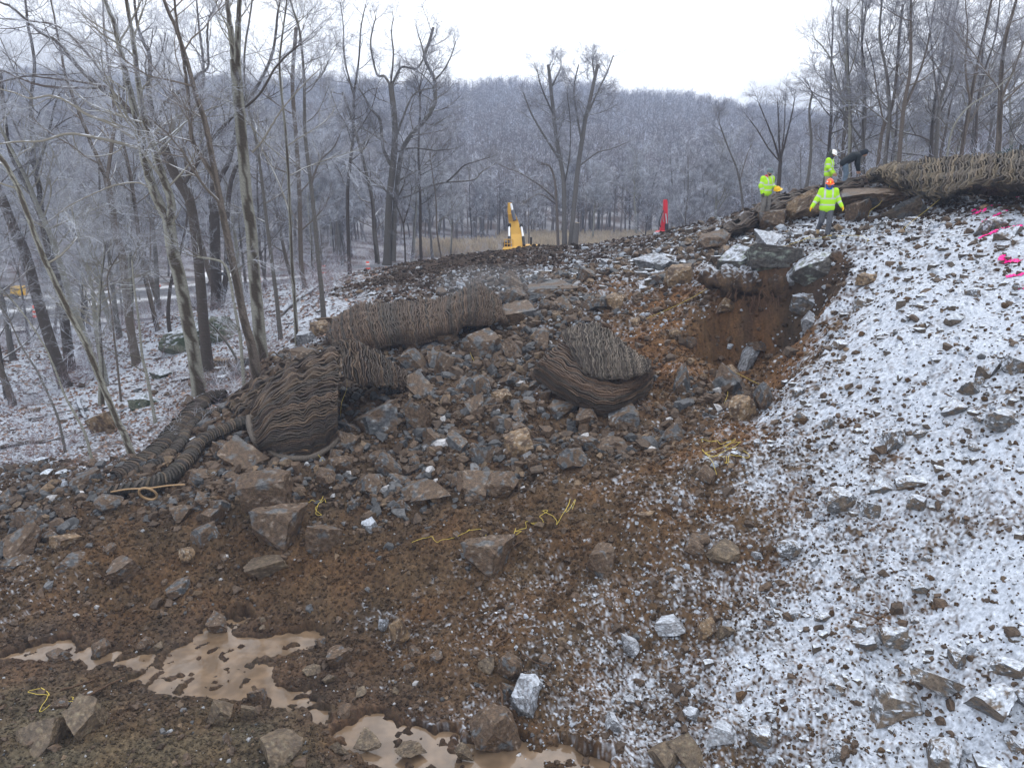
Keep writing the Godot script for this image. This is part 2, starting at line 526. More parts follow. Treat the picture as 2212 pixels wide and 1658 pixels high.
# ---------------------------------------------------------------- textures and materials
func grey_tex(sz: int, freq: float, octaves: int, lo: float, hi: float, sd: int, kind := FastNoiseLite.TYPE_SIMPLEX_SMOOTH, second := 0.0) -> ImageTexture:
	var f := FastNoiseLite.new()
	f.noise_type = kind
	f.frequency = freq
	f.fractal_octaves = octaves
	f.seed = sd
	var im := f.get_seamless_image(sz, sz)
	im.convert(Image.FORMAT_L8)
	var d := im.get_data()
	var e := PackedByteArray()
	if second > 0.0:
		var g := FastNoiseLite.new()
		g.noise_type = FastNoiseLite.TYPE_CELLULAR
		g.frequency = freq * 3.0
		g.seed = sd + 3
		var im2 := g.get_seamless_image(sz, sz)
		im2.convert(Image.FORMAT_L8)
		e = im2.get_data()
	for k in d.size():
		var x := d[k] / 255.0
		if second > 0.0:
			x = lerpf(x, e[k] / 255.0, second)
		d[k] = int(255.0 * clampf(lo + (hi - lo) * smoothstep(0.12, 0.88, x), 0, 1))
	return ImageTexture.create_from_image(Image.create_from_data(sz, sz, false, Image.FORMAT_L8, d))

func mat(rough := 0.9, tex: Texture2D = null, scale := 1.0, bump: Texture2D = null, depth := 1.0, world := true) -> StandardMaterial3D:
	var m := StandardMaterial3D.new()
	m.vertex_color_use_as_albedo = true
	m.roughness = rough
	m.metallic_specular = 0.35
	if tex or bump:
		m.uv1_triplanar = true
		m.uv1_world_triplanar = world
		m.uv1_scale = Vector3.ONE * scale
	if tex: m.albedo_texture = tex
	if bump:
		m.heightmap_enabled = true
		m.heightmap_texture = bump
		m.heightmap_scale = depth
	return m

func make_materials() -> void:
	var fine := grey_tex(1024, 0.02, 5, 0.62, 1.0, 3, FastNoiseLite.TYPE_SIMPLEX_SMOOTH, 0.35)
	var bark := grey_tex(512, 0.03, 4, 0.55, 1.0, 8)
	var coarse := grey_tex(1024, 0.012, 6, 0.68, 1.0, 12)
	var grit := grey_tex(512, 0.06, 4, 0.0, 1.0, 15)
	M.ground = mat(0.93, fine, 0.55, fine, 3.0)
	M.clod = mat(0.95, fine, 1.3, grit, 1.2)
	M.rock = mat(0.62, coarse, 0.8, grit, 1.1)
	M.rock.metallic_specular = 0.45
	M.bark = mat(0.92, bark, 1.0, bark, 1.0)
	M.bark.uv1_scale = Vector3(5.0, 0.8, 5.0)
	M.twig = mat(0.9)
	M.rubber = mat(0.72, coarse, 1.8, grit, 1.0)
	M.rubber.metallic_specular = 0.45
	M.cloth = mat(0.85)
	M.paint = mat(0.45)
	M.plastic = mat(0.35)
	M.metal = mat(0.35)
	M.metal.metallic = 0.6
	M.rope = mat(0.6)
	M.asphalt = mat(0.9, coarse, 0.3, grit, 0.5)
	M.dry = mat(0.9)
	M.dry.backlight = Color(0.25, 0.25, 0.2)
	var w := mat(0.07, null, 1.0, grey_tex(512, 0.012, 3, 0.0, 1.0, 21), 0.07)
	w.uv1_scale = Vector3.ONE * 0.5
	w.albedo_color = Color(0.185, 0.128, 0.082).linear_to_srgb()
	w.vertex_color_use_as_albedo = false
	w.albedo_texture = grey_tex(512, 0.008, 3, 0.82, 1.0, 23)
	w.metallic_specular = 0.68
	M.water = w


# ---------------------------------------------------------------- ground sheets
func build_ground() -> void:
	var nx := 720
	var nz := 780
	var v := PackedVector3Array()
	var nn := PackedVector3Array()
	var c := PackedColorArray()
	var ix := PackedInt32Array()
	v.resize(nx * nz); nn.resize(nx * nz); c.resize(nx * nz)
	for j in nz:
		var z := 6.2 * pow(64.0 / 6.2, float(j) / (nz - 1))
		var half := 0.80 * z + 3.0
		for k in nx:
			var x := (2.0 * k / (nx - 1) - 1.0) * half
			var id := j * nx + k
			var h := ground_h(x, z)
			var col := soil_color(x, z)
			var s := snow_at(x, z)
			if z < 15.4 and h < 0.03:
				s = 0.0
			if z < 15.4 and pond_at(x, z) > 0.015 and h < 0.07 + 0.12 * nC.get_noise_2d(x + 9.0, z):
				col *= 0.62
			col = col.lerp(C_SNOW, s)
			v[id] = Vector3(x, h + 0.025 * s, -z)
			c[id] = col
	for j in nz:
		for k in nx:
			var a := v[j * nx + maxi(k - 1, 0)]
			var b := v[j * nx + mini(k + 1, nx - 1)]
			var d := v[maxi(j - 1, 0) * nx + k]
			var e := v[mini(j + 1, nz - 1) * nx + k]
			nn[j * nx + k] = (b - a).cross(e - d).normalized()
	ix.resize((nx - 1) * (nz - 1) * 6)
	var q := 0
	for j in nz - 1:
		for k in nx - 1:
			var a := j * nx + k
			ix[q] = a; ix[q + 1] = a + nx; ix[q + 2] = a + 1
			ix[q + 3] = a + 1; ix[q + 4] = a + nx; ix[q + 5] = a + nx + 1
			q += 6
	var mb := MB.new()
	mb.v = v; mb.n = nn; mb.c = c; mb.i = ix
	tag(part("ground", mb.mesh(), M.ground), "", "", "", "structure")

func ridge(x: float) -> float:
	var k := [[-500, 62], [-350, 63], [-200, 60], [-90, 57], [-35, 56], [0, 57], [40, 55], [92, 50], [157, 42], [230, 35], [330, 33], [600, 36]]
	for a in k.size() - 1:
		if x < k[a + 1][0]:
			var t := clampf((x - k[a][0]) / (k[a + 1][0] - k[a][0]), 0, 1)
			return lerpf(k[a][1], k[a + 1][1], smoothstep(0.0, 1.0, t)) + 2.5 * nA.get_noise_2d(x * 0.15, 3.0)
	return 36.0

func far_h(x: float, z: float) -> float:
	var t := (z - 165.0) / 355.0
	var hill := -3.0
	if t > 0.0:
		var r := ridge(x * 520.0 / maxf(z, 300.0)) + 3.0
		hill += r * (pow(t, 1.1) if t <= 1.0 else 1.0 - 0.5 * (t - 1.0)) + 5.0 * nA.get_noise_2d(x * 0.05, z * 0.05) * minf(t * 4.0, 1.0)
	if z < 132.0 and absf(x) < 64.0:
		var near := smooth_h(x, z) - 0.25
		var e := smoothstep(112.0, 130.0, z)
		e = maxf(e, smoothstep(50.0, 63.0, absf(x)))
		var side := hill if absf(x) < 40.0 else lerpf(hill, side_h(x, z), 1.0)
		return lerpf(near, side, e)
	return side_h(x, z) if z < 165.0 else maxf(hill, side_h(x, z))

func side_h(x: float, z: float) -> float:
	# right of the valley the wooded spur goes on, gently
	if x > 40.0:
		return -3.0 + smoothstep(40.0, 80.0, x) * 11.0 * (1.0 - smoothstep(70.0, 200.0, z))
	return -3.0

func build_far() -> void:
	var nx := 150
	var nz := 120
	var mb := MB.new()
	for j in nz:
		var z := 58.0 * pow(760.0 / 58.0, float(j) / (nz - 1))
		var half := 0.95 * z + 40.0
		for k in nx:
			var x := (2.0 * k / (nx - 1) - 1.0) * half
			mb.v.append(Vector3(x, far_h(x, z), -z))
			var s := smoothstep(-0.1, 0.1, nB.get_noise_2d(x * 0.2, z * 0.2) + 0.5 * nC.get_noise_2d(x * 0.3, z * 0.3) - 0.05)
			mb.c.append(Color(0.13, 0.095, 0.085).lerp(Color(0.6, 0.62, 0.68), 0.75 * s))
			mb.n.append(Vector3.UP)
	for j in nz:
		for k in nx:
			var a := mb.v[j * nx + maxi(k - 1, 0)]
			var b := mb.v[j * nx + mini(k + 1, nx - 1)]
			var d := mb.v[maxi(j - 1, 0) * nx + k]
			var e := mb.v[mini(j + 1, nz - 1) * nx + k]
			mb.n[j * nx + k] = (b - a).cross(e - d).normalized()
	for j in nz - 1:
		for k in nx - 1:
			var a := j * nx + k
			for q in [a, a + nx, a + 1, a + 1, a + nx, a + nx + 1]:
				mb.i.append(q)
	tag(part("hillside", mb.mesh(), M.ground), "", "", "", "structure")

func build_water() -> void:
	var mb := MB.new()
	var step := 0.45
	var nx := 42
	var nz := 16
	for j in nz:
		for k in nx:
			mb.v.append(Vector3(-13.0 + k * step, 0.0, -(8.3 + j * step)))
			mb.n.append(Vector3.UP)
			mb.c.append(Color.WHITE)
	for j in nz - 1:
		for k in nx - 1:
			var a := j * nx + k
			var used := false
			for q in [[0.0, 0.0], [0.5, 0.5], [1.0, 0.0], [0.0, 1.0], [1.0, 1.0]]:
				if pond_at(-13.0 + (k + q[0]) * step, 8.3 + (j + q[1]) * step) > 0.05: used = true
			if used:
				for q in [a, a + nx, a + 1, a + 1, a + nx, a + nx + 1]:
					mb.i.append(q)
	tag(part("puddle", mb.mesh(), M.water), "", "", "", "structure")


# ---------------------------------------------------------------- rocks
func rock_mesh(sd: int, kind: String, look: String, fine: bool) -> ArrayMesh:
	var r := RandomNumberGenerator.new()
	r.seed = sd
	var planes: Array[Plane] = []
	for a in [Vector3.RIGHT, Vector3.LEFT, Vector3.UP, Vector3.DOWN, Vector3.BACK, Vector3.FORWARD]:
		var nrm: Vector3 = (a + 0.30 * Vector3(r.randfn(), r.randfn(), r.randfn())).normalized()
		planes.append(Plane(nrm, r.randf_range(0.40, 0.50)))
	var cuts := 6 if kind == "block" else (4 if kind == "slab" else 16)
	for k in cuts:
		var nrm := Vector3(r.randfn(), r.randfn(), r.randfn()).normalized()
		planes.append(Plane(nrm, r.randf_range(0.42, 0.56) if kind != "round" else r.randf_range(0.43, 0.5)))
	var pts := Geometry3D.compute_convex_mesh_points(planes)
	var box := AABB(pts[0], Vector3.ZERO)
	for p in pts: box = box.expand(p)
	var fit := Vector3.ONE / box.size
	var mid0 := box.get_center()
	var ns := FastNoiseLite.new()
	ns.seed = sd
	ns.frequency = 1.0
	ns.fractal_octaves = 3
	var mb := MB.new()
	for pl in planes:
		var f := []
		for p in pts:
			if absf(pl.distance_to(p)) < 0.0004:
				var dup := false
				for g in f:
					if g.distance_squared_to(p) < 1e-7: dup = true
				if not dup: f.append(p)
		if f.size() < 3:
			continue
		var mid := Vector3.ZERO
		for p in f: mid += p / f.size()
		var ax: Vector3 = (f[0] - mid).normalized()
		var ay := pl.normal.cross(ax)
		f.sort_custom(func(p, q): return atan2((p - mid).dot(ay), (p - mid).dot(ax)) < atan2((q - mid).dot(ay), (q - mid).dot(ax)))
		for k in f.size():
			var tri3 := [[mid, f[k], f[(k + 1) % f.size()]]]
			if fine:
				for depth in 6:
					var next := []
					for t in tri3:
						# halve the longest edge while it is long
						var e := [t[0].distance_to(t[1]), t[1].distance_to(t[2]), t[2].distance_to(t[0])]
						var w := e.find(e.max())
						if e[w] < 0.085:
							next.append(t)
							continue
						var m: Vector3 = (t[w] + t[(w + 1) % 3]) / 2.0
						next.append([t[w], m, t[(w + 2) % 3]])
						next.append([m, t[(w + 1) % 3], t[(w + 2) % 3]])
					tri3 = next
			for t in tri3:
				var q := []
				for p0 in t:
					var p: Vector3 = (p0 - mid0) * fit
					var s := 1.0
					if fine:
						s += 0.07 * ns.get_noise_3dv(p * 3.0) + 0.05 * ns.get_noise_3dv(p * 8.0)
					q.append(p * s)
				var nrm: Vector3 = (q[1] - q[0]).cross(q[2] - q[0]).normalized()
				if nrm.dot(pl.normal) < 0.0: nrm = -nrm
				var cen: Vector3 = (q[0] + q[1] + q[2]) / 3.0
				if fine:
					mb.tri3c(q[0], q[1], q[2], rock_color(look, nrm, q[0], ns), rock_color(look, nrm, q[1], ns), rock_color(look, nrm, q[2], ns), nrm)
				else:
					mb.tri(q[0], q[1], q[2], rock_color(look, nrm, cen, ns), nrm)
	return mb.mesh()

func rock_color(look: String, nrm: Vector3, p: Vector3, ns: FastNoiseLite) -> Color:
	var a := ns.get_noise_3dv(p * 2.2 + Vector3(7, 1, 3))
	var b := ns.get_noise_3dv(p * 7.0)
	var grey := Color(0.125, 0.126, 0.130)
	var blue := Color(0.082, 0.088, 0.097)
	var dirt := Color(0.118, 0.076, 0.047)
	var tan_c := Color(0.24, 0.16, 0.09)
	var col := grey
	match look:
		"fresh":
			col = blue if a > 0.22 else grey
			if a < 0.06: col = dirt
			if b > 0.46: col = Color(0.27, 0.28, 0.29)
		"dusty":
			col = dirt if a > -0.28 else grey
			if b > 0.45: col = Color(0.25, 0.2, 0.16)
		"tan":
			col = tan_c if a > -0.1 else dirt
			if b > 0.38: col = Color(0.38, 0.33, 0.27)
		"moss":
			col = Color(0.13, 0.14, 0.1) if a > -0.05 else Color(0.055, 0.075, 0.04)
			col = col.lerp(C_SNOW * 0.95, smoothstep(-0.1, 0.2, nrm.y - 0.6 - 0.9 * b))
		"snowy":
			col = Color(0.15, 0.115, 0.085) if a > 0.0 else grey
			col = col.lerp(C_SNOW, 0.92 * smoothstep(-0.15, 0.2, nrm.y - 0.6 - 0.9 * b - 0.6 * a))
		"frost":
			col = Color(0.24, 0.245, 0.265) if b > 0.0 else grey
			col = col.lerp(C_SNOW * 0.92, 0.8 * smoothstep(-0.2, 0.25, nrm.y - 0.55 - 1.1 * b - 0.5 * a))
		"ledge":
			col = Color(0.10, 0.10, 0.095) if a > 0.0 else Color(0.075, 0.068, 0.062)
			if b > 0.25 and a > -0.1: col = Color(0.25, 0.29, 0.25)
			col = col.lerp(C_SNOW * 0.9, smoothstep(-0.1, 0.2, nrm.y - 0.72 - 0.9 * b))
		"olive":
			col = Color(0.165, 0.122, 0.08) if a > 0.0 else Color(0.12, 0.088, 0.06)
			if b > 0.4: col = Color(0.22, 0.18, 0.12)
	if look == "plain": col = Color(0.86, 0.86, 0.86)
	if look == "snowcap":
		col = Color(0.13, 0.10, 0.075)
		if nrm.y > 0.4: col = C_SNOW
	var j := 1.0 + 0.3 * b + 0.25 * ns.get_noise_3dv(p * 20.0)
	return Color(clampf(col.r * j, 0, 0.95), clampf(col.g * j, 0, 0.95), clampf(col.b * j, 0, 0.95))

func get_rock(kind: String, look: String, variant: int) -> ArrayMesh:
	var key := "%s_%s_%d" % [kind, look, variant]
	if not rocks.has(key):
		rocks[key] = rock_mesh(variant * 31 + kind.hash() % 97 + look.hash() % 89, kind, look, true)
	return rocks[key]

func put_rock(called: String, p: Vector3, size: Vector3, kind: String, look: String, variant: int, tilt: Vector3, label: String, category: String, group := "", sink := 0.22) -> MeshInstance3D:
	var o := part(called, get_rock(kind, look, variant), M.rock)
	o.basis = Basis.from_euler(tilt) * Basis.from_scale(size)
	o.position = p + Vector3(0, size.y * (0.5 - sink), 0)
	tag(o, label, category, group)
	return o

# picture x, y of the middle, width, height, shape, look, tilt, label
const HEROES := [
	[920, 1056, 112, 52, "slab", "dusty", 0.2, "long dark slab of rock lying alone on its flat side in the brown rubble"],
	[1030, 1042, 84, 46, "block", "dusty", -0.1, "brown capped rock with a dark broken underside beside the long dark slab"],
	[1062, 1198, 104, 84, "block", "dusty", 0.15, "broad brown five-sided boulder on the soil below the tangled yellow wire"],
	[1297, 1207, 74, 64, "round", "dusty", 0.0, "rounded grey and brown boulder standing alone on the brown slope"],
	[1120, 965, 66, 62, "block", "tan", 0.3, "pale speckled brown boulder in the rubble below the folded mat"],
	[905, 902, 62, 56, "block", "dusty", 0.2, "cube shaped brown rock with a flat dusty face in the rubble"],
	[818, 905, 96, 84, "block", "fresh", 0.1, "large broken grey boulder beside the arch of the humped mat"],
	[610, 1138, 112, 98, "block", "dusty", 0.05, "largest dust covered boulder on the lower brown slope"],
	[697, 1160, 92, 66, "block", "dusty", -0.3, "brown boulder with a black split underside next to the largest dusty boulder"],
	[580, 1220, 100, 46, "slab", "olive", 0.1, "low rust brown rock sunk in the soil below the largest dusty boulder"],
	[838, 1000, 54, 50, "block", "fresh", 0.2, "dark grey rock with a flat brown top amid the rubble centre"],
	[524, 985, 92, 76, "block", "dusty", 0.25, "big angular grey boulder wedged under the lip of the humped mat"],
	[482, 975, 42, 58, "block", "fresh", 0.1, "pale grey angular rock beside the rolled mat and big boulder"],
	[1351, 902, 78, 50, "block", "fresh", 0.1, "grey boulder lying against the lower edge of the folded mat"],
	[1268, 903, 48, 44, "block", "dusty", 0.4, "two-toned brown block below the folded mat's lower edge"],
	[901, 778, 80, 50, "block", "fresh", 0.0, "large light grey boulder at the tip of the humped mat's wing"],
	[904, 834, 72, 54, "block", "dusty", 0.1, "dirt topped grey boulder below the light grey boulder by the arch"],
	[961, 792, 48, 56, "block", "dusty", -0.3, "upright dusty wedge of rock between light grey boulders"],
	[1028, 832, 54, 48, "block", "fresh", 0.2, "grey cube of broken rock in the middle of the stone rubble"],
	[1085, 858, 52, 34, "round", "tan", 0.0, "tan and rust coloured rock among the grey broken stones"],
	[1212, 880, 70, 34, "slab", "fresh", 0.1, "flat blue-grey slab near the low corner of the folded mat"],
	[1474, 830, 44, 84, "block", "fresh", 0.25, "tall blue-grey rock standing on edge at the mouth of the hollow"],
	[1574, 832, 80, 76, "block", "fresh", -0.3, "big grey boulder with white streaks at the mouth of the hollow"],
	[1604, 884, 66, 60, "round", "tan", 0.0, "rounded pale boulder at the lower edge of the hollow"],
	[1614, 772, 44, 84, "round", "frost", -0.7, "leaning frosted boulder stuck in the dark soil of the hollow"],
	[1660, 855, 60, 70, "block", "fresh", 0.2, "grey green rock slab upright against the snowy wall of the hollow"],
	[1134, 1500, 70, 74, "round", "frost", 0.2, "snow dusted boulder sitting alone where the soil meets the mud"],
	[1100, 1490, 30, 34, "block", "fresh", 0.2, "small black rock tucked against the snow dusted boulder"],
	[1160, 1478, 24, 26, "round", "frost", 0.2, "small frosted stone beside the snow dusted boulder"],
	[1052, 1432, 46, 46, "round", "olive", 0.2, "bare brown boulder with no root, twin of the one with a root"],
	[1102, 1436, 56, 54, "round", "dusty", 0.2, "brown boulder with a root beside it above the frosted boulder"],
	[1523, 1356, 46, 42, "block", "tan", 0.2, "orange brown stone on the edge of the lower snow"],
	[1566, 1362, 38, 38, "block", "olive", 0.0, "olive brown stone touching the orange brown stone by the snow"],
	[1508, 1168, 54, 30, "slab", "dusty", 0.1, "flat dark stone leaning on a pale boulder by the snow line"],
	[1558, 1186, 72, 46, "round", "olive", 0.0, "rounded grey brown boulder at the snow line with a flat neighbour"],
	[168, 1215, 86, 46, "block", "fresh", 0.3, "long grey wedge of rock on the brown slope near the wood"],
	[40, 1212, 62, 26, "slab", "fresh", 0.2, "thin pale blue slab in the brown soil near the long grey wedge"],
	[146, 1168, 66, 40, "block", "tan", 0.3, "tan rust stained rock above the long grey wedge"],
	[440, 1150, 54, 40, "block", "fresh", 0.1, "blue grey block of rock below the rolled mat ends"],
	[404, 1200, 40, 36, "round", "tan", 0.0, "round tan rock with white flecks below the blue grey block"],
	[462, 1112, 46, 42, "block", "dusty", 0.4, "tilted brown block above the blue grey block"],
	[386, 1268, 52, 30, "block", "fresh", 0.0, "dark slate coloured rock half buried in the smooth brown soil"],
	[480, 1092, 40, 40, "block", "fresh", 0.3, "dark pointed rock under the rolled mat ends"],
	[196, 1552, 86, 118, "slab", "olive", 0.35, "huge olive brown slab standing up beside the muddy bank"],
	[92, 1580, 120, 78, "round", "olive", 0.1, "big rounded olive boulder in the mud next to the standing slab"],
	[600, 1618, 120, 74, "round", "olive", 0.0, "broad mud coated olive boulder by the lower puddle"],
	[478, 1535, 72, 56, "block", "olive", 0.2, "jagged tan boulder on the bank below the main puddle"],
	[542, 1540, 50, 50, "block", "olive", 0.3, "narrow jagged tan boulder leaning on the wider one below the main puddle"],
	[560, 1500, 44, 30, "block", "dusty", 0.2, "dark block sitting in the shallow end of the main puddle"],
	[470, 1345, 46, 46, "block", "dusty", 0.0, "dark brown block standing in the upper corner of the main puddle"],
	[1001, 1620, 36, 34, "block", "olive", 0.1, "small square tan block standing in the lower puddle"],
	[790, 1594, 62, 34, "slab", "olive", 0.2, "flat muddy rock between the two lower puddles"],
	[885, 1610, 66, 32, "slab", "olive", 0.0, "pitted flat rock in the lower puddle"],
	[735, 1612, 40, 34, "block", "olive", 0.3, "rough tan rock on the shore between the main and lower puddles"],
	[128, 1410, 52, 30, "slab", "dusty", 0.2, "dark slab lying across the thin puddle"],
	[220, 1400, 40, 36, "round", "dusty", 0.0, "brown cobble beside the thin puddle"],
	[858, 1360, 52, 64, "block", "tan", 0.15, "upright split rock with grey and tan halves on the brown slope"],
	[828, 1345, 26, 30, "round", "frost", 0.0, "small white stone against the upright split rock"],
	[730, 1415, 60, 40, "block", "dusty", 0.1, "muddy rock where the main puddle narrows to a channel"],
	[1040, 985, 50, 44, "block", "fresh", 0.0, "grey rock in the rubble next to the pale speckled boulder"],
	[1390, 1110, 56, 24, "slab", "tan", 0.2, "thin tan slab alone on the soil between wire and snow line"],
	[1328, 960, 90, 26, "slab", "dusty", 0.0, "long flat brown slab below the folded mat at the rubble's end"],
	[800, 1135, 40, 34, "round", "frost", 0.0, "round whitish rock on the soil below the long dark slab"],
	[1415, 568, 78, 40, "block", "frost", 0.1, "frosted grey block on the shelf above the orange soil"],
	[1326, 655, 50, 40, "round", "tan", 0.0, "smooth brown boulder on the orange slope above the folded mat"],
	[1200, 624, 116, 34, "slab", "fresh", 0.12, "broad flat grey-green slab on the upper level behind the mats"],
	[1720, 452, 128, 62, "block", "tan", 0.25, "great tilted slab of brown and grey rock under the workers, snow along its top"],
	[1672, 478, 70, 48, "block", "dusty", 0.2, "dark block broken off the great tilted slab under the workers"],
	[1878, 428, 190, 56, "slab", "dusty", 0.12, "huge flat brown slab jutting out below the heaped mat"],
	[1966, 452, 100, 50, "block", "snowy", 0.15, "snow covered boulder under the front edge of the upper mat"],
	[1852, 458, 48, 52, "block", "dusty", 0.3, "pointed dark block with one snowy side beside the walking worker"],
	[1798, 412, 60, 26, "block", "snowy", 0.1, "snow topped rock at the feet of the stooping worker"],
	[2172, 512, 58, 42, "block", "snowy", 0.2, "square grey brown block standing on the snow by the pink paint lines"],
	[2128, 492, 42, 40, "block", "snowy", 0.3, "snow dusted block between two pink paint lines"],
	[1872, 604, 40, 26, "block", "tan", 0.2, "brown stone lying alone on the smooth snow"],
	[228, 915, 66, 62, "block", "tan", 0.05, "square layered tan boulder in the wood behind the leaning tree"],
	[310, 872, 60, 36, "round", "moss", 0.1, "snow patched grey boulder on the leaf litter near the wood's edge"],
	[400, 740, 96, 60, "round", "moss", 0.2, "mossy green outcrop among the trees"],
	[470, 715, 110, 66, "round", "moss", 0.1, "larger mossy outcrop with snow on top behind the pale trunks"],
	[690, 715, 44, 40, "block", "tan", 0.1, "tan block of rock at the wood end of the long mat"],
	[662, 735, 46, 44, "block", "frost", 0.3, "frosted pale block at the wood end of the long mat"],
	[710, 690, 60, 26, "slab", "tan", 0.2, "flat tan rock behind the wood end of the long mat"],
	[470, 790, 60, 44, "block", "tan", 0.3, "snow flecked tan boulder between the pale trunks"],
	[355, 805, 50, 26, "slab", "moss", 0.1, "flat mossy stone on the snowy leaf litter"],
	[640, 880, 30, 20, "block", "fresh", 0.1, "small grey stone lying on the flat part of the humped mat"],
	[205, 1030, 80, 50, "slab", "fresh", 0.5, "blue-grey slab leaning under the rolled mat's far end"],
	[60, 1120, 60, 40, "block", "fresh", 0.2, "dark grey block in the rubble's toe by the wood"],
	[1935, 1508, 124, 64, "slab", "snowy", 0.1, "broad flat rock all covered in snow on the lower bank"],
	[2024, 1460, 110, 54, "slab", "snowy", -0.5, "long dark rock ridge with a bare wet side in the snow"],
	[1876, 1388, 62, 36, "block", "snowy", 0.1, "snow capped block with a bare brown front on the bank"],
	[1924, 1376, 66, 40, "block", "snowy", -0.1, "snow capped rock with a dark underside beside the snow capped block"],
	[1787, 1468, 56, 42, "block", "snowy", 0.3, "wedge of rock with a snowy face above the bare brown-nosed stone"],
	[1742, 1524, 62, 34, "block", "snowy", 0.1, "stone with a bare brown nose and snow behind it"],
	[2036, 1630, 80, 70, "round", "snowy", 0.1, "big snow dusted boulder at the foot of the snowy bank"],
	[1812, 1630, 56, 54, "round", "snowy", 0.1, "rounded snow speckled boulder near the lower mud"],
	[2178, 1442, 70, 54, "slab", "snowy", 0.2, "tilted slab with a snow sheet over it by the broken bank"],
	[2060, 880, 60, 36, "block", "snowy", 0.3, "brown faced rock in the heap of stones on the snowy bank"],
	[2130, 800, 46, 44, "block", "snowy", 0.1, "dark block at the top of the stone heap on the bank"],
	[2190, 790, 50, 50, "block", "snowy", 0.2, "grey square block in the stone heap on the bank"],
	[2096, 840, 50, 40, "block", "snowy", 0.3, "slanting brown stone in the stone heap on the bank"],
	[1970, 1040, 66, 30, "slab", "snowy", 0.2, "flat rust brown rock poking from the snow mid bank"],
	[1900, 1050, 50, 40, "block", "snowy", 0.1, "snow topped cube beside the rust brown flat rock"],
	[1820, 1080, 70, 40, "round", "snowy", 0.0, "low snow mounded stone on the middle of the bank"],
	[1880, 1100, 44, 44, "block", "snowy", 0.4, "upright snow faced block on the middle of the bank"],
	[1700, 1180, 60, 40, "round", "snowy", 0.1, "round white topped stone near the snow line below the tangle"],
	[1480, 1620, 90, 60, "block", "olive", 0.1, "grey brown boulder at the snowy end of the lower mud"],
]

var landmark_stones := []
func build_heroes() -> void:
	var r := RandomNumberGenerator.new()
	r.seed = 77
	for k in HEROES.size():
		var h: Array = HEROES[k]
		# the foot of the stone is taken from the lower part of its outline
		var p := hit(h[0], h[1] + h[3] * 0.22)
		var m := scale_at(p)
		var w: float = h[2] * m * 0.98
		var t: float = h[3] * m * 1.02
		var deep: float = w * (0.85 if h[4] != "slab" else 0.8)
		if h[4] == "slab": t *= 0.8
		var big: bool = w > 0.9
		var o := put_rock("boulder" if big else "stone", p, Vector3(w, t * 1.15, deep), h[4], h[5], 1 + k % 5, Vector3(0.12 * r.randfn(), r.randf() * TAU if h[4] == "round" else 0.5 * r.randfn(), h[6]), h[7], "boulder" if big else "stone", "", 0.36)
		landmark_stones.append(o)

# ---------------------------------------------------------------- trees
func curve(pts: Array, per: int, wob := 0.0, r: RandomNumberGenerator = null) -> PackedVector3Array:
	var out := PackedVector3Array()
	var n := pts.size()
	for k in n - 1:
		var a: Vector3 = pts[maxi(k - 1, 0)]
		var b: Vector3 = pts[k]
		var d: Vector3 = pts[k + 1]
		var e: Vector3 = pts[mini(k + 2, n - 1)]
		for s in per:
			var q := b.cubic_interpolate(d, a, e, float(s) / per)
			if wob > 0.0 and (k > 0 or s > 0):
				q += Vector3(r.randfn(), r.randfn() * 0.3, r.randfn()) * wob
			out.append(q)
	out.append(pts[n - 1])
	return out

func taper(n: int, a: float, b: float, flare := 0.0, power := 1.0) -> PackedFloat32Array:
	var out := PackedFloat32Array()
	for k in n:
		var t := float(k) / (n - 1)
		out.append(lerpf(a, b, pow(t, power)) * (1.0 + flare * exp(-t * 22.0)))
	return out

func make_sprays() -> void:
	for thick in [1.0, 1.6, 2.4]:
		spray_set(thick)

func spray_set(thick: float) -> void:
	for sd in 4:
		var r := RandomNumberGenerator.new()
		r.seed = 100 + sd
		var mb := MB.new()
		var shoot := func(a: Vector3, d: Vector3, l: float, rad: float, bend: float) -> Array:
			var side := Vector3(r.randfn(), r.randfn(), r.randfn()) * bend
			var p := PackedVector3Array([a, a + d * l * 0.5 + side * l * 0.5, a + (d + side * 0.4 + Vector3(0, 0.12, 0)).normalized() * l])
			mb.tube(p, PackedFloat32Array([rad * thick, rad * 0.8 * thick, rad * 0.45 * thick]), 3, Color.WHITE)
			return [p[1], p[2]]
		var at := Vector3.ZERO
		var d := Vector3.UP
		for k in 5:
			var nd := (d + Vector3(r.randfn(), 0, r.randfn()) * 0.16).normalized()
			var b := at + nd * 0.22
			mb.tube(PackedVector3Array([at, b]), PackedFloat32Array([(0.0075 - 0.001 * k) * thick, (0.0065 - 0.001 * k) * thick]), 3, Color.WHITE)
			for q in 2:
				var a := r.randf() * TAU
				var sd2 := (nd * 0.9 + Vector3(cos(a), 0, sin(a)) * 0.9).normalized()
				var e = shoot.call(at.lerp(b, r.randf()), sd2, r.randf_range(0.3, 0.6), 0.0045, 0.12)
				for w in 3:
					var a2 := r.randf() * TAU
					shoot.call(e[0].lerp(e[1], r.randf()), (sd2 + Vector3(cos(a2), 0.2, sin(a2)) * 0.8).normalized(), r.randf_range(0.12, 0.3), 0.003, 0.1)
			at = b
			d = nd
		sprays.append(mb.mesh())

class Crown:
	var xf := []
	var col := []

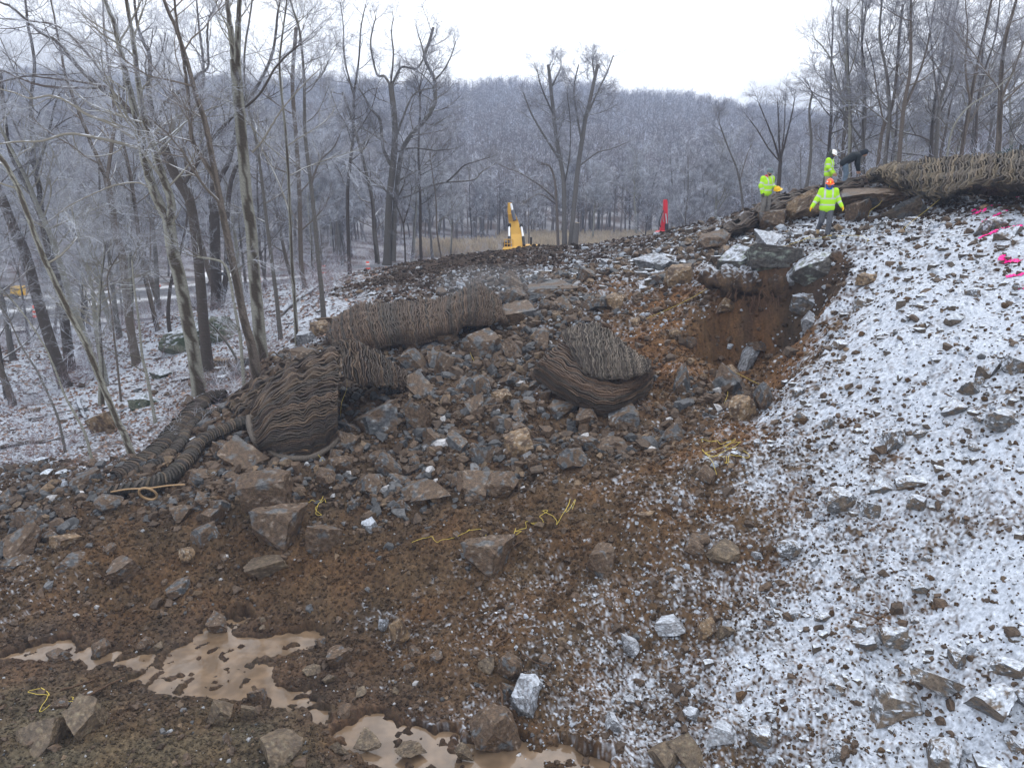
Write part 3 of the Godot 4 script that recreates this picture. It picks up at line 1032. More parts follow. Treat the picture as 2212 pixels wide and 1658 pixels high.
func spray_on(cr: Crown, p: Vector3, d: Vector3, s: float, r: RandomNumberGenerator, tone: Color, frost: float) -> void:
	var up := d.normalized()
	var ax := up.cross(Vector3(0.3, 0.1, 0.9)).normalized()
	var b := Basis(ax, up, ax.cross(up)).rotated(up, r.randf() * TAU) * Basis.from_scale(Vector3.ONE * s)
	cr.xf.append(Transform3D(b, p))
	var f := r.randf()
	cr.col.append((tone.lerp(Color(0.165, 0.167, 0.20), 0.65) * 1.15).lerp(Color(0.70, 0.75, 0.85), minf(frost * f * f * 1.9, 1.0)) * r.randf_range(0.8, 1.15))

func branch(mb: MB, cr: Crown, a: Vector3, d: Vector3, l: float, rad: float, level: int, r: RandomNumberGenerator, tone: Color, frost: float, lift: float, spray: float) -> void:
	var pts := [a]
	var q := a
	var e := d
	var n := 5 if level < 2 else 4
	for k in n:
		e = (e + Vector3(r.randfn(), r.randfn() * 0.7, r.randfn()) * 0.17 + Vector3(0, lift, 0)).normalized()
		q += e * l / n
		pts.append(q)
	var path := PackedVector3Array(pts)
	mb.tube(path, taper(path.size(), rad, rad * 0.35), 6 if level == 0 else (5 if level == 1 else 3), tone, frost * (0.75 if absf(d.y) < 0.75 else 0.3))
	if level < 2:
		var kids := int(clampf(l * (2.2 if level == 0 else 2.6), 3, 8))
		for k in kids:
			var t := 0.22 + 0.75 * (k + r.randf()) / kids
			var at := path[int(t * n)].lerp(path[mini(int(t * n) + 1, n)], fposmod(t * n, 1.0))
			var dd := (path[mini(int(t * n) + 1, n)] - path[int(t * n)]).normalized() if int(t * n) < n else e
			var a2 := r.randf() * TAU
			var ax := dd.cross(Vector3(0.2, 0.9, 0.3)).normalized()
			var side := ax * cos(a2) + dd.cross(ax) * sin(a2)
			branch(mb, cr, at, (dd + side * r.randf_range(0.6, 1.1)).normalized(), l * r.randf_range(0.32, 0.58) * (1.15 - 0.5 * t), rad * lerpf(0.62, 0.3, t), level + 1, r, tone, frost, lift, spray)
	var cnt := maxi(1, int(spray * (1.0 if level == 2 else 2.0)))
	for k in cnt:
		var t := 0.35 + 0.65 * (k + r.randf()) / cnt
		var kk := mini(int(t * n), n - 1)
		var dd := (path[kk + 1] - path[kk]).normalized()
		spray_on(cr, path[kk].lerp(path[kk + 1], fposmod(t * n, 1.0)), dd + Vector3(r.randfn(), r.randfn() * 0.6 + 0.1, r.randfn()) * 0.55, clampf(l * 0.55, 0.5, 1.5) * r.randf_range(0.8, 1.2), r, tone, frost)

const BARKS := {
	"pale": [Color(0.36, 0.35, 0.30), Color(0.10, 0.082, 0.06)], "dark": [Color(0.115, 0.098, 0.086), Color(0.065, 0.055, 0.048)],
	"brown": [Color(0.20, 0.168, 0.138), Color(0.095, 0.077, 0.062)], "grey": [Color(0.20, 0.185, 0.172), Color(0.10, 0.086, 0.078)],
}

# stems: [width at the foot, width at the tip (picture units), points of the picture]; later stems may start on the first
func traced_tree(called: String, label: String, group: String, bark: String, z: float, stems: Array, opts := {}) -> void:
	var r := RandomNumberGenerator.new()
	r.seed = label.hash() % 100000
	var foot: Array = stems[0][2][0]
	var base := hit(foot[0], foot[1]) if z <= 0.0 else px(foot[0], foot[1], z)
	var zz := -base.z
	var m := scale_at(base)
	var t := thing(called, label, "tree", base, group)
	var wood := MB.new()
	var limb := MB.new()
	var cr := Crown.new()
	var cols: Array = BARKS[bark]
	var frost: float = opts.get("frost", 0.45)
	var dens: float = opts.get("dens", 1.0)
	var from: float = opts.get("from", 0.3)
	var spray: float = opts.get("spray", 0.9)
	var kind := 0 if zz < 42.0 else (4 if zz < 70.0 else 8)
	for s in stems.size():
		var st: Array = stems[s]
		var raw := []
		var list: Array = st[2]
		var drift := r.randf_range(-0.06, 0.06) if s > 0 else 0.0
		for k in list.size():
			raw.append(px(list[k][0], list[k][1], zz * (1.0 + drift * k / list.size())) - base)
		if s == 0:
			raw[0].y -= 0.25
		var last: Vector3 = raw[raw.size() - 1]
		var w1: float = st[1]
		if list[list.size() - 1][1] <= 4:
			var d: Vector3 = (last - raw[raw.size() - 2]).normalized()
			raw.append(last + (d + Vector3(0, 0.3, 0)).normalized() * maxf(3.0, w1 * m * 14.0))
			w1 *= 0.45
		var path := curve(raw, 7, 0.002 if s == 0 else 0.006, r)
		var rad := taper(path.size(), st[0] * m * 0.4, w1 * m * 0.4, 0.45 if s == 0 else 0.0)
		var big: bool = st[0] * m > 0.16
		(wood if big else limb).tube(path, rad, 14 if big else 8, cols[0] if s == 0 or big else cols[1].lerp(cols[0], 0.35), frost * 0.55 if s > 0 else 0.12 * frost, Color(0.72, 0.76, 0.82), (4.8 if bark == "pale" else r.randf() * TAU) if bark in ["pale", "grey", "brown"] and big else -1.0, cols[1], 0.012)
		# side branches
		var total := 0.0
		for k in path.size() - 1:
			total += path[k].distance_to(path[k + 1])
		var f := from if s == 0 else 0.12
		var kids := int(clampf(total * (1.0 - f) * 1.15, 2, 18) * dens)
		for k in kids:
			var u := f + (0.99 - f) * (k + r.randf()) / kids
			var id := mini(int(u * (path.size() - 1)), path.size() - 2)
			var d := (path[id + 1] - path[id]).normalized()
			var ax := d.cross(Vector3(0.2, 0.35, 0.9)).normalized()
			var a2 := r.randf() * TAU
			var side := ax * cos(a2) + d.cross(ax) * sin(a2)
			var l := clampf(total * 0.30, 1.0, 4.2) * r.randf_range(0.5, 1.1) * (1.25 - 0.7 * u)
			branch(limb, cr, path[id], (d * r.randf_range(0.3, 0.9) + side).normalized(), l, maxf(0.008, minf(rad[id] * 0.45, 0.012 * l + 0.012)), 0 if l > 1.6 else 1, r, cols[1].lerp(cols[0], 0.4), frost, opts.get("lift", 0.06), spray)
		# the tip breaks up into branches
		var e := (path[path.size() - 1] - path[path.size() - 3]).normalized()
		for k in (4 if w1 * m < 0.14 else 0):
			var a3 := r.randf() * TAU
			branch(limb, cr, path[path.size() - 1 - k], (e + Vector3(cos(a3), 0.2, sin(a3)) * (0.2 + 0.28 * k)).normalized(), clampf(total * 0.26, 0.8, 3.6) * r.randf_range(0.5, 1.1), minf(rad[rad.size() - 1] * 0.55, 0.035), 0 if total > 6.0 else 1, r, cols[1].lerp(cols[0], 0.4), frost, 0.08, spray)
	part("trunk", wood.mesh() if wood.v.size() else limb.mesh(), M.bark, t)
	if wood.v.size() and limb.v.size():
		part("branches", limb.mesh(), M.twig, t).set_meta("kind", "stuff")
	if cr.xf.size():
		var groups := [[[], []], [[], []]]
		for k in cr.xf.size():
			groups[k % 2][0].append(cr.xf[k]); groups[k % 2][1].append(cr.col[k])
		for g in 2:
			if groups[g][0].size():
				multi("twigs", sprays[kind + (g * 2 + r.randi()) % 4], M.twig, groups[g][0], groups[g][1], t)

func grown_tree(called: String, label: String, group: String, bark: String, at: Vector3, tall: float, rad: float, sd: int, opts := {}) -> Node3D:
	var r := RandomNumberGenerator.new()
	r.seed = sd
	var t := thing(called, label, "tree", at, group)
	var wood := MB.new()
	var limb := MB.new()
	var cr := Crown.new()
	var cols: Array = BARKS[bark]
	var frost: float = opts.get("frost", 0.45)
	var pts := []
	var q := Vector3(0, -0.4, 0)
	var d := Vector3(0.05 * r.randfn(), 1, 0.05 * r.randfn())
	var n := 9
	for k in n + 1:
		pts.append(q)
		d = (d + Vector3(r.randfn(), 0, r.randfn()) * 0.06 + Vector3(0, 0.1, 0)).normalized()
		q += d * tall * 0.85 / n
	var path := curve(pts, 3, 0.002, r)
	var rr := taper(path.size(), rad, rad * 0.22, 0.4, 0.8)
	wood.tube(path, rr, 9, cols[0], 0.05 * frost, C_SNOW, r.randf() * TAU, cols[1], 0.012)
	var from: float = opts.get("from", 0.38)
	var kids: int = opts.get("limbs", 13)
	for k in kids:
		var u := from + (0.99 - from) * (k + r.randf()) / kids
		var id := mini(int(u * (path.size() - 1)), path.size() - 2)
		var a2 := r.randf() * TAU
		var side := Vector3(cos(a2), 0, sin(a2))
		var l := tall * r.randf_range(0.17, 0.30) * (1.35 - 0.75 * u)
		branch(limb, cr, path[id], (Vector3(0, r.randf_range(0.35, 1.2), 0) + side).normalized(), l, maxf(0.012, minf(rr[id] * 0.5, 0.016 * l)), 0, r, cols[1].lerp(cols[0], 0.4), frost, 0.07, opts.get("spray", 1.6))
	part("trunk", wood.mesh(), M.bark, t)
	part("branches", limb.mesh(), M.twig, t).set_meta("kind", "stuff")
	multi("twigs", sprays[opts.get("kind", 0) + sd % 4], M.twig, cr.xf, cr.col, t)
	return t

func far_tree(sd: int, tall: float) -> ArrayMesh:
	# a whole bare tree in one light mesh, for woods that read as one mass
	var r := RandomNumberGenerator.new()
	r.seed = sd
	var mb := MB.new()
	var dark := Color(0.165, 0.152, 0.142)
	var top := Vector3(0.05 * r.randfn(), 0.82, 0.05 * r.randfn()) * tall
	var mid := top * 0.5 + Vector3(r.randfn(), 0, r.randfn()) * 0.02 * tall
	mb.tube(PackedVector3Array([Vector3(0, -0.5, 0), mid, top]), PackedFloat32Array([0.013 * tall, 0.009 * tall, 0.003 * tall]), 5, dark)
	for k in 15:
		var u := r.randf_range(0.25, 1.0)
		var a := (mid * (u * 2.0)) if u < 0.5 else mid.lerp(top, u * 2.0 - 1.0)
		var an := r.randf() * TAU
		var d := Vector3(cos(an), r.randf_range(0.4, 1.5), sin(an)).normalized()
		var l := tall * r.randf_range(0.14, 0.30) * (1.3 - 0.7 * u)
		var b := a + d * l * 0.55 + Vector3(r.randfn(), r.randfn(), r.randfn()) * l * 0.06
		var e := b + (d + Vector3(0, 0.35, 0) + Vector3(r.randfn(), r.randfn(), r.randfn()) * 0.25).normalized() * l * 0.5
		mb.tube(PackedVector3Array([a, b, e]), PackedFloat32Array([0.0042 * tall, 0.003 * tall, 0.0012 * tall]), 3, dark)
		for q in 7:
			var s := a.lerp(b, r.randf_range(0.3, 1.0)) if q % 2 == 0 else b.lerp(e, r.randf())
			var d2 := (d + Vector3(r.randfn(), r.randfn() * 0.7 + 0.3, r.randfn()) * 0.75).normalized()
			var l2 := l * r.randf_range(0.25, 0.5)
			var f := s + d2 * l2
			var tone := Color(0.17, 0.155, 0.15) if r.randf() < 0.7 else Color(0.70, 0.75, 0.85)
			mb.tube(PackedVector3Array([s, f]), PackedFloat32Array([0.0017 * tall, 0.0006 * tall]), 3, tone)
			for w in 2:
				var g := s.lerp(f, r.randf_range(0.3, 0.9))
				mb.tube(PackedVector3Array([g, g + (d2 + Vector3(r.randfn(), r.randfn() + 0.2, r.randfn()) * 0.7).normalized() * l2 * 0.6]), PackedFloat32Array([0.0011 * tall, 0.0004 * tall]), 3, tone)
	return mb.mesh()


func build_left_wood() -> void:
	var g := "bare trees in the wood beside the rubble"
	traced_tree("beech_tree", "pale grey forked tree with a dark wet streak, its foot at the rolled mat", g, "pale", 0.0, [
		[35, 30, [[432, 850], [418, 760], [403, 680], [388, 600], [373, 540], [364, 470]]],
		[25, 15, [[366, 480], [334, 417], [314, 350], [302, 287], [293, 247], [277, 180], [260, 110], [247, 53], [227, 0]]],
		[22, 15, [[368, 475], [370, 434], [347, 367], [323, 293], [307, 233], [297, 160], [287, 83], [273, 0]]],
		[9, 3, [[297, 320], [270, 312], [233, 303], [180, 292], [140, 290], [90, 305], [40, 306], [0, 311], [-40, 318]]],
		[8, 3, [[290, 300], [240, 268], [187, 247], [150, 222], [110, 207], [67, 213], [30, 200], [-20, 188]]],
		[5, 2, [[330, 412], [300, 395], [250, 400], [200, 420], [150, 445], [110, 475]]]], {"dens": 1.0, "from": 0.9})
	traced_tree("oak_tree", "dark furrowed tree with arching limbs, half hidden behind the pale forked tree", g, "dark", 29.0, [
		[27, 22, [[448, 785], [440, 700], [434, 620], [428, 553], [420, 490], [408, 430], [378, 377], [352, 312], [334, 268]]],
		[15, 7, [[345, 285], [318, 262], [283, 240], [217, 190], [167, 143], [127, 93], [83, 67], [27, 17], [-20, -10]]],
		[14, 9, [[336, 272], [322, 205], [324, 160], [322, 117], [300, 67], [290, 0]]],
		[10, 5, [[340, 275], [345, 250], [360, 220], [400, 190], [430, 160], [450, 143], [448, 80], [452, 40], [470, 0]]],
		[11, 4, [[395, 400], [414, 372], [440, 330], [460, 300], [500, 255], [560, 205], [600, 140], [650, 95]]],
		[8, 3, [[283, 240], [240, 195], [190, 180], [130, 172], [60, 165], [0, 178]]],
		[7, 3, [[217, 190], [150, 190], [90, 185], [40, 168], [0, 150], [-30, 145]]],
		[7, 3, [[250, 215], [215, 150], [160, 85], [120, 55], [60, 45], [0, 40]]]], {"from": 0.9, "dens": 1.1})
	traced_tree("tulip_tree", "tall straight pale tree with a dark streak, its foot in the rocks by the mats", g, "pale", 0.0, [
		[32, 25, [[566, 790], [558, 690], [550, 600], [543, 500], [534, 434], [524, 317], [514, 200], [508, 130]]],
		[18, 15, [[510, 150], [500, 80], [490, 0]]],
		[18, 15, [[512, 150], [514, 70], [517, 0]]],
		[6, 2, [[545, 330], [570, 300], [600, 250], [640, 200], [690, 150]]]], {"from": 0.8, "dens": 0.8})
	traced_tree("ash_tree", "brown furrowed tree leaning away from the tall pale tree, forked low", g, "brown", 0.0, [
		[24, 14, [[557, 826], [545, 753], [530, 700], [520, 653], [500, 553], [485, 480], [475, 430], [460, 350], [444, 267], [424, 207], [404, 133], [380, 60], [354, 0]]],
		[13, 9, [[469, 395], [440, 345], [417, 307], [412, 270], [410, 233], [397, 133], [382, 50], [377, 0]]]], {"from": 0.45, "dens": 0.8})
	traced_tree("young_tree", "slim grey tree just behind the tall pale tree", g, "grey", 0.0, [[[11, 7, [[607, 732], [597, 640], [586, 553], [575, 470], [567, 400], [553, 300], [534, 217], [528, 120], [545, 0]]]][0]], {"from": 0.3})
	traced_tree("young_tree", "slim pale tree with a red band round its foot, by the long mat", g, "pale", 0.0, [[[10, 6, [[642, 750], [636, 640], [630, 553], [624, 400], [617, 283], [604, 150], [612, 60], [620, 0]]]][0]], {"from": 0.3})
	traced_tree("maple_tree", "grey tree with a long slight bend near the fallen snowy log", g, "grey", 0.0, [[[13, 8, [[700, 692], [694, 620], [687, 553], [674, 417], [660, 300], [658, 230], [657, 167], [647, 67], [627, 0]]]][0], [6, 2, [[672, 400], [690, 350], [720, 320], [735, 290]]]], {"from": 0.35})
	traced_tree("leaning_tree", "slender grey tree leaning far out of the wood over the rubble's toe", g, "pale", 0.0, [[[17, 11, [[288, 985], [270, 940], [253, 907], [213, 810], [187, 746], [150, 676], [113, 596], [93, 553], [73, 500], [43, 417], [18, 365], [-6, 330]]]][0]], {"from": 0.55, "dens": 0.7})
	traced_tree("oak_tree", "thick dark furrowed tree leaning, deep in the wood near the yellow sign board", g, "dark", 0.0, [[[30, 20, [[145, 838], [110, 740], [80, 640], [57, 553], [33, 500], [0, 417], [-30, 350]]]][0], [9, 4, [[60, 560], [30, 520], [0, 500]]]], {"from": 0.5})
	traced_tree("oak_tree", "upright dark tree that splits in two, beside the thick leaning tree", g, "dark", 0.0, [
		[27, 20, [[152, 800], [140, 696], [123, 603], [110, 553], [92, 470]]],
		[15, 8, [[92, 475], [70, 420], [50, 384], [20, 320], [8, 230], [0, 150]]],
		[14, 8, [[92, 475], [85, 410], [77, 367], [70, 300], [67, 217], [75, 140], [60, 50], [55, 0]]],
		[8, 3, [[80, 370], [105, 290], [118, 230], [130, 200]]]], {"from": 0.6})
	traced_tree("maple_tree", "forked grey brown tree in the open part of the wood", g, "brown", 0.0, [
		[22, 15, [[296, 786], [284, 720], [277, 670], [264, 553], [250, 500], [237, 417], [230, 385]]],
		[11, 6, [[230, 388], [210, 340], [193, 300], [167, 233], [143, 167], [130, 100], [110, 0]]],
		[10, 5, [[231, 390], [240, 327], [248, 250], [236, 150], [225, 60], [222, 0]]]], {"from": 0.5})
	traced_tree("young_tree", "thin brown tree near the mossy outcrop, straight", g, "brown", 0.0, [[[12, 7, [[342, 714], [323, 636], [307, 570], [295, 470], [282, 380], [265, 300], [255, 180]]]][0]], {"from": 0.3})
	traced_tree("young_tree", "short crooked dark tree rooted on the mossy outcrop", g, "dark", 0.0, [[[11, 5, [[372, 745], [364, 690], [366, 640], [372, 600], [385, 560], [400, 500], [408, 440]]]][0]], {"from": 0.3})
	traced_tree("oak_tree", "massive dark double trunk standing by the road behind the brown tree", g, "dark", 0.0, [
		[30, 22, [[468, 668], [467, 600], [466, 553], [464, 467], [464, 367]]],
		[13, 6, [[466, 400], [494, 350], [510, 283], [525, 230], [560, 180], [590, 110], [600, 30], [605, 0]]],
		[11, 5, [[464, 380], [440, 330], [432, 250], [440, 150], [430, 60], [425, 0]]],
		[16, 9, [[478, 660], [488, 600], [490, 540], [492, 460], [500, 390], [520, 340]]]], {"from": 0.7})
	traced_tree("young_tree", "reddish brown trunk beyond the slim pale trees, near the road", g, "brown", 46.0, [[[13, 9, [[668, 645], [655, 600], [650, 553], [647, 417], [640, 300], [632, 180], [640, 60]]]][0]], {"from": 0.35})
	traced_tree("sapling", "bent sapling with a long whip top, nearest the layered tan boulder", g, "pale", 0.0, [[[8, 3, [[202, 1002], [190, 955], [180, 927], [160, 890], [140, 853], [120, 800], [98, 750], [60, 690], [20, 640]]]][0]], {"from": 0.3, "spray": 1.0})
	traced_tree("sapling", "thin sapling in the leaf litter, curving out from the bent sapling", g, "grey", 0.0, [[[7, 3, [[142, 976], [130, 920], [117, 880], [83, 806], [60, 770], [43, 740], [20, 690], [0, 660]]]][0]], {"from": 0.3, "spray": 1.0})
	traced_tree("sapling", "straight thin sapling by the snow patched boulder", g, "pale", 0.0, [[[9, 4, [[337, 912], [324, 846], [315, 800], [307, 766], [300, 693], [290, 620], [285, 560]]]][0]], {"from": 0.3, "spray": 1.0})
	traced_tree("sapling", "pale sapling whose foot stands in the rocks between the forked tree and the brown tree", g, "pale", 0.0, [[[9, 5, [[528, 845], [524, 790], [520, 736], [514, 700], [507, 663], [497, 603], [484, 570], [460, 560], [425, 555]]]][0]], {"from": 0.3, "spray": 1.0})
	traced_tree("sapling", "leaning dead stem propped against the pale sapling", g, "grey", 0.0, [[[7, 4, [[522, 788], [500, 755], [470, 715], [445, 690], [425, 670]]]][0]], {"from": 0.8, "dens": 0.3, "spray": 1.0})
	traced_tree("sapling", "sapling near the layered boulder, growing straight up behind it", g, "brown", 0.0, [[[6, 3, [[262, 870], [255, 800], [246, 720], [240, 660], [232, 600], [250, 560]]]][0]], {"from": 0.3, "spray": 1.0})
	# the edge of the wood on the upper bank
	var h := "bare trees along the crest of the bank"
	traced_tree("maple_tree", "tall slim dark tree at the end of the bank crest, next to the leaning one", h, "dark", 58.0, [
		[10, 6, [[756, 585], [753, 534], [751, 417], [758, 340], [762, 300], [764, 230], [766, 190]]],
		[6, 2, [[765, 200], [775, 130], [780, 60], [790, 10]]], [5, 2, [[765, 210], [745, 130], [742, 60], [735, 5]]], [4, 2, [[762, 300], [800, 240], [815, 190]]], [4, 2, [[762, 290], [730, 240], [715, 200]]]], {"from": 0.35, "frost": 0.3})
	traced_tree("maple_tree", "leaning tree on the bank crest between the slim dark tree and the great oak", h, "grey", 57.0, [[[10, 6, [[815, 560], [808, 500], [804, 434], [788, 360], [771, 294], [758, 250], [740, 200]]]][0], [4, 2, [[800, 438], [780, 430], [768, 412]]]], {"from": 0.5, "frost": 0.3})
	traced_tree("oak_tree", "great many-stemmed oak with spreading crooked limbs on the bank crest", h, "grey", 58.0, [
		[20, 13, [[836, 565], [838, 500], [841, 434], [851, 334], [853, 267], [846, 200], [844, 180]]],
		[14, 7, [[850, 565], [852, 480], [856, 417], [868, 330], [890, 290], [918, 260], [938, 227], [940, 200], [938, 170], [918, 127], [928, 90], [936, 60]]],
		[7, 3, [[844, 185], [830, 165], [814, 160], [801, 100], [806, 60], [812, 40]]],
		[7, 3, [[845, 190], [858, 160], [870, 145], [900, 148], [915, 120], [905, 80]]],
		[9, 4, [[846, 360], [828, 320], [821, 260], [800, 235], [790, 215], [775, 190]]],
		[6, 3, [[862, 430], [890, 420], [924, 404], [965, 394], [1021, 389], [1040, 372], [1058, 360]]],
		[5, 2, [[965, 394], [985, 375], [1004, 357], [1025, 350], [1058, 340]]],
		[6, 3, [[855, 300], [880, 230], [900, 200], [940, 190]]], [5, 2, [[938, 175], [960, 150], [975, 120], [985, 90]]], [5, 2, [[844, 182], [850, 120], [846, 70], [850, 40]]],
		[4, 2, [[890, 292], [930, 288], [960, 280]]], [5, 2, [[852, 330], [890, 320], [940, 325], [972, 323]]]], {"from": 0.75, "frost": 0.3, "dens": 1.2})
	traced_tree("maple_tree", "slender dark tree beside the great oak on the bank crest", h, "dark", 58.0, [[[8, 4, [[910, 565], [908, 500], [908, 434], [906, 380], [904, 317], [908, 233], [906, 190]]]][0]], {"from": 0.3, "frost": 0.3})
	traced_tree("sapling", "small forked sapling between the oak and the slender dark tree", h, "dark", 57.0, [[[5, 3, [[876, 566], [874, 520], [870, 480], [855, 440]]]][0], [4, 2, [[871, 485], [885, 440], [890, 400]]]], {"from": 0.3, "frost": 0.3, "spray": 1.0})
	traced_tree("sapling", "thin wavy sapling on the crest beyond the slender dark tree", h, "brown", 56.0, [[[5, 2, [[955, 558], [944, 500], [942, 434], [935, 380], [928, 330]]]][0]], {"from": 0.3, "frost": 0.3, "spray": 1.0})
	var cgrp := "clump of tall trees behind the bulldozed flat"
	traced_tree("tall_tree", "tall forked tree in the lone clump, fan shaped top", cgrp, "grey", 84.0, [
		[13, 8, [[1220, 545], [1219, 480], [1218, 400], [1213, 360], [1205, 317], [1198, 270], [1195, 240], [1188, 173], [1184, 140]]],
		[7, 3, [[1212, 350], [1180, 300], [1150, 250], [1130, 200]]], [5, 2, [[1196, 250], [1170, 190], [1160, 150]]], [5, 2, [[1190, 190], [1210, 150], [1212, 130]]], [5, 2, [[1219, 400], [1230, 340], [1232, 270], [1225, 200]]]], {"from": 0.55, "frost": 0.3, "dens": 1.4})
	traced_tree("tall_tree", "tallest tree of the lone clump, its stem leaning outward to a wide fan", cgrp, "grey", 84.0, [
		[14, 8, [[1232, 545], [1236, 490], [1248, 367], [1258, 300], [1264, 260], [1271, 233], [1285, 167], [1292, 140]]],
		[6, 3, [[1257, 310], [1245, 240], [1240, 190], [1250, 140]]], [6, 3, [[1265, 260], [1290, 200], [1310, 160], [1325, 120]]], [5, 2, [[1285, 170], [1280, 130], [1288, 110]]], [5, 2, [[1250, 360], [1290, 330], [1320, 322], [1350, 310]]]], {"from": 0.55, "frost": 0.3, "dens": 1.4})
	traced_tree("tall_tree", "thinner stem of the lone clump with long low limbs", cgrp, "brown", 84.0, [
		[8, 4, [[1206, 545], [1204, 480], [1201, 417], [1196, 380], [1186, 358], [1168, 355]]],
		[5, 2, [[1199, 430], [1172, 405], [1145, 387], [1120, 372], [1098, 364], [1075, 354]]], [4, 2, [[1200, 440], [1170, 420], [1150, 425], [1130, 440]]]], {"from": 0.6, "frost": 0.3})
	var st := thing("sawn_trunk", "short sawn off trunk leaning beside the lone clump, pale cut top", "tree stump", px(1240, 545, 83.0))
	var mb := MB.new()
	var e := px(1247, 481, 83.0) - st.position
	mb.tube(PackedVector3Array([Vector3(0, -0.5, 0), e * 0.5, e]), PackedFloat32Array([0.36, 0.31, 0.28]), 12, BARKS.grey[0])
	part("trunk", mb.mesh(), M.bark, st)
	mb = MB.new()
	mb.cap(e + e.normalized() * 0.01, e.normalized(), 0.29, Color(0.6, 0.5, 0.38), 12)
	part("cut_face", mb.mesh(), M.dry, st)

func build_right_wood() -> void:
	var g := "bare trees on the spur behind the upper mat"
	var tr := [
		["pale", 46.0, "tall tree with a rounded fan top behind the stooping worker", [[11, 6, [[1836, 380], [1836, 300], [1836, 233], [1831, 150], [1829, 67], [1830, 20]]], [6, 2, [[1830, 240], [1814, 200], [1796, 133], [1775, 100], [1760, 85]]], [4, 2, [[1832, 170], [1850, 110], [1858, 50]]], [4, 2, [[1830, 120], [1815, 60], [1812, 20]]]]],
		["brown", 44.0, "dark tree that bends outward, first beyond the rounded fan-top tree", [[10, 6, [[1894, 390], [1896, 360], [1906, 283], [1926, 233], [1936, 167], [1942, 83], [1950, 10]]], [5, 2, [[1910, 270], [1895, 200], [1885, 140], [1870, 90]]]]],
		["grey", 43.0, "stout trunk close beside the outward bending dark tree", [[12, 8, [[1910, 390], [1911, 354], [1918, 290], [1922, 240], [1915, 160], [1900, 80], [1905, 0]]]]],
		["brown", 42.0, "big straight trunk with a high fork on the spur", [[13, 8, [[1940, 385], [1942, 344], [1952, 233], [1966, 150], [1967, 33], [1968, 0]]], [7, 3, [[1955, 230], [1985, 160], [2005, 90], [2020, 0]]]]],
		["grey", 45.0, "trunk splitting into curved stems above the crest of the mat", [[11, 6, [[2020, 380], [2022, 334], [2029, 233], [2045, 180], [2056, 133], [2060, 50], [2070, 0]]], [5, 2, [[2030, 235], [2018, 160], [2010, 80], [2000, 10]]]]],
		["brown", 40.0, "leaning brown tree with long straight limbs over the mat", [[12, 8, [[2070, 370], [2076, 334], [2096, 217], [2116, 117], [2142, 0]]], [6, 3, [[2096, 220], [2085, 150], [2090, 60], [2085, 0]]]]],
		["brown", 38.0, "thickest trunk on the spur, partly covered by branches", [[17, 10, [[2154, 360], [2156, 320], [2160, 240], [2162, 167], [2172, 83], [2195, 0]]], [7, 3, [[2160, 220], [2190, 150], [2215, 80]]]]],
		["pale", 37.0, "thin pale birch-like tree arching above the mat", [[6, 3, [[2044, 370], [2046, 334], [2056, 283], [2075, 250], [2100, 225], [2140, 200], [2190, 160]]]]],
		["grey", 50.0, "short trunk behind the white helmeted worker", [[9, 5, [[1742, 400], [1749, 360], [1752, 300], [1748, 240], [1755, 200]]]]],
		["dark", 52.0, "vase shaped tree with many upright stems near the grey helmeted worker", [[12, 8, [[1680, 420], [1684, 370], [1686, 340]]], [6, 2, [[1685, 350], [1670, 300], [1650, 250], [1640, 225]]], [6, 2, [[1685, 350], [1682, 280], [1680, 220]]], [6, 2, [[1686, 345], [1700, 290], [1712, 240], [1716, 210]]], [5, 2, [[1685, 350], [1660, 320], [1635, 280], [1620, 260]]], [5, 2, [[1686, 345], [1694, 280], [1696, 215]]]]],
		["grey", 55.0, "slanting tree on the crest's low end", [[7, 3, [[1606, 460], [1602, 420], [1592, 367], [1572, 317], [1555, 270]]], [4, 2, [[1598, 390], [1612, 340], [1625, 310]]]]],
		["grey", 47.0, "straight grey trunk between the fan-top tree and the bending tree", [[8, 5, [[1868, 385], [1866, 330], [1864, 250], [1870, 170], [1862, 100], [1868, 40]]]]],
		["dark", 48.0, "dark stem behind the leaning brown tree", [[8, 5, [[2105, 360], [2108, 300], [2112, 220], [2128, 150], [2150, 80], [2160, 0]]]]],
	]
	for t in tr:
		traced_tree("spur_tree", t[2], g, t[0], t[1], t[3], {"from": 0.3, "frost": 0.25, "dens": 0.95, "spray": 1.0, "lift": 0.1})

# picture x, y and what stands there, to tell look-alikes apart
const MARKS := [[1290, 890, "beside the folded mat"], [650, 1000, "below the humped mat"], [300, 1090, "under the ends of the rolled mat"], [920, 1060, "by the long dark slab"], [610, 1150, "by the largest dusty boulder"], [1060, 1200, "by the broad five-sided boulder"],
	[1415, 570, "by the frosted block on the shelf"], [1600, 850, "at the mouth of the hollow"], [1780, 520, "below the walking worker"], [2170, 515, "beside the pink paint lines"], [2100, 830, "near the stone heap on the bank"], [1900, 1385, "near the snow capped rocks"],
	[2030, 1600, "at the foot of the snowy bank"], [480, 1420, "beside the main puddle"], [900, 1600, "beside the lower puddle"], [1134, 1500, "near the boulder where soil meets mud"], [900, 640, "behind the long mat"], [950, 770, "in front of the long mat"], [1120, 960, "by the pale speckled boulder"],
	[1200, 630, "by the broad grey-green slab"], [170, 1215, "by the long grey wedge"], [1297, 1207, "by the lone rounded boulder"], [1550, 990, "by the wire tangle"], [1850, 900, "in the middle of the snowy bank"], [1450, 700, "on the orange slope"], [820, 900, "beside the humped mat's arch"], [60, 1110, "in the rubble's toe by the wood"], [1700, 1200, "below the bank's stones"]]
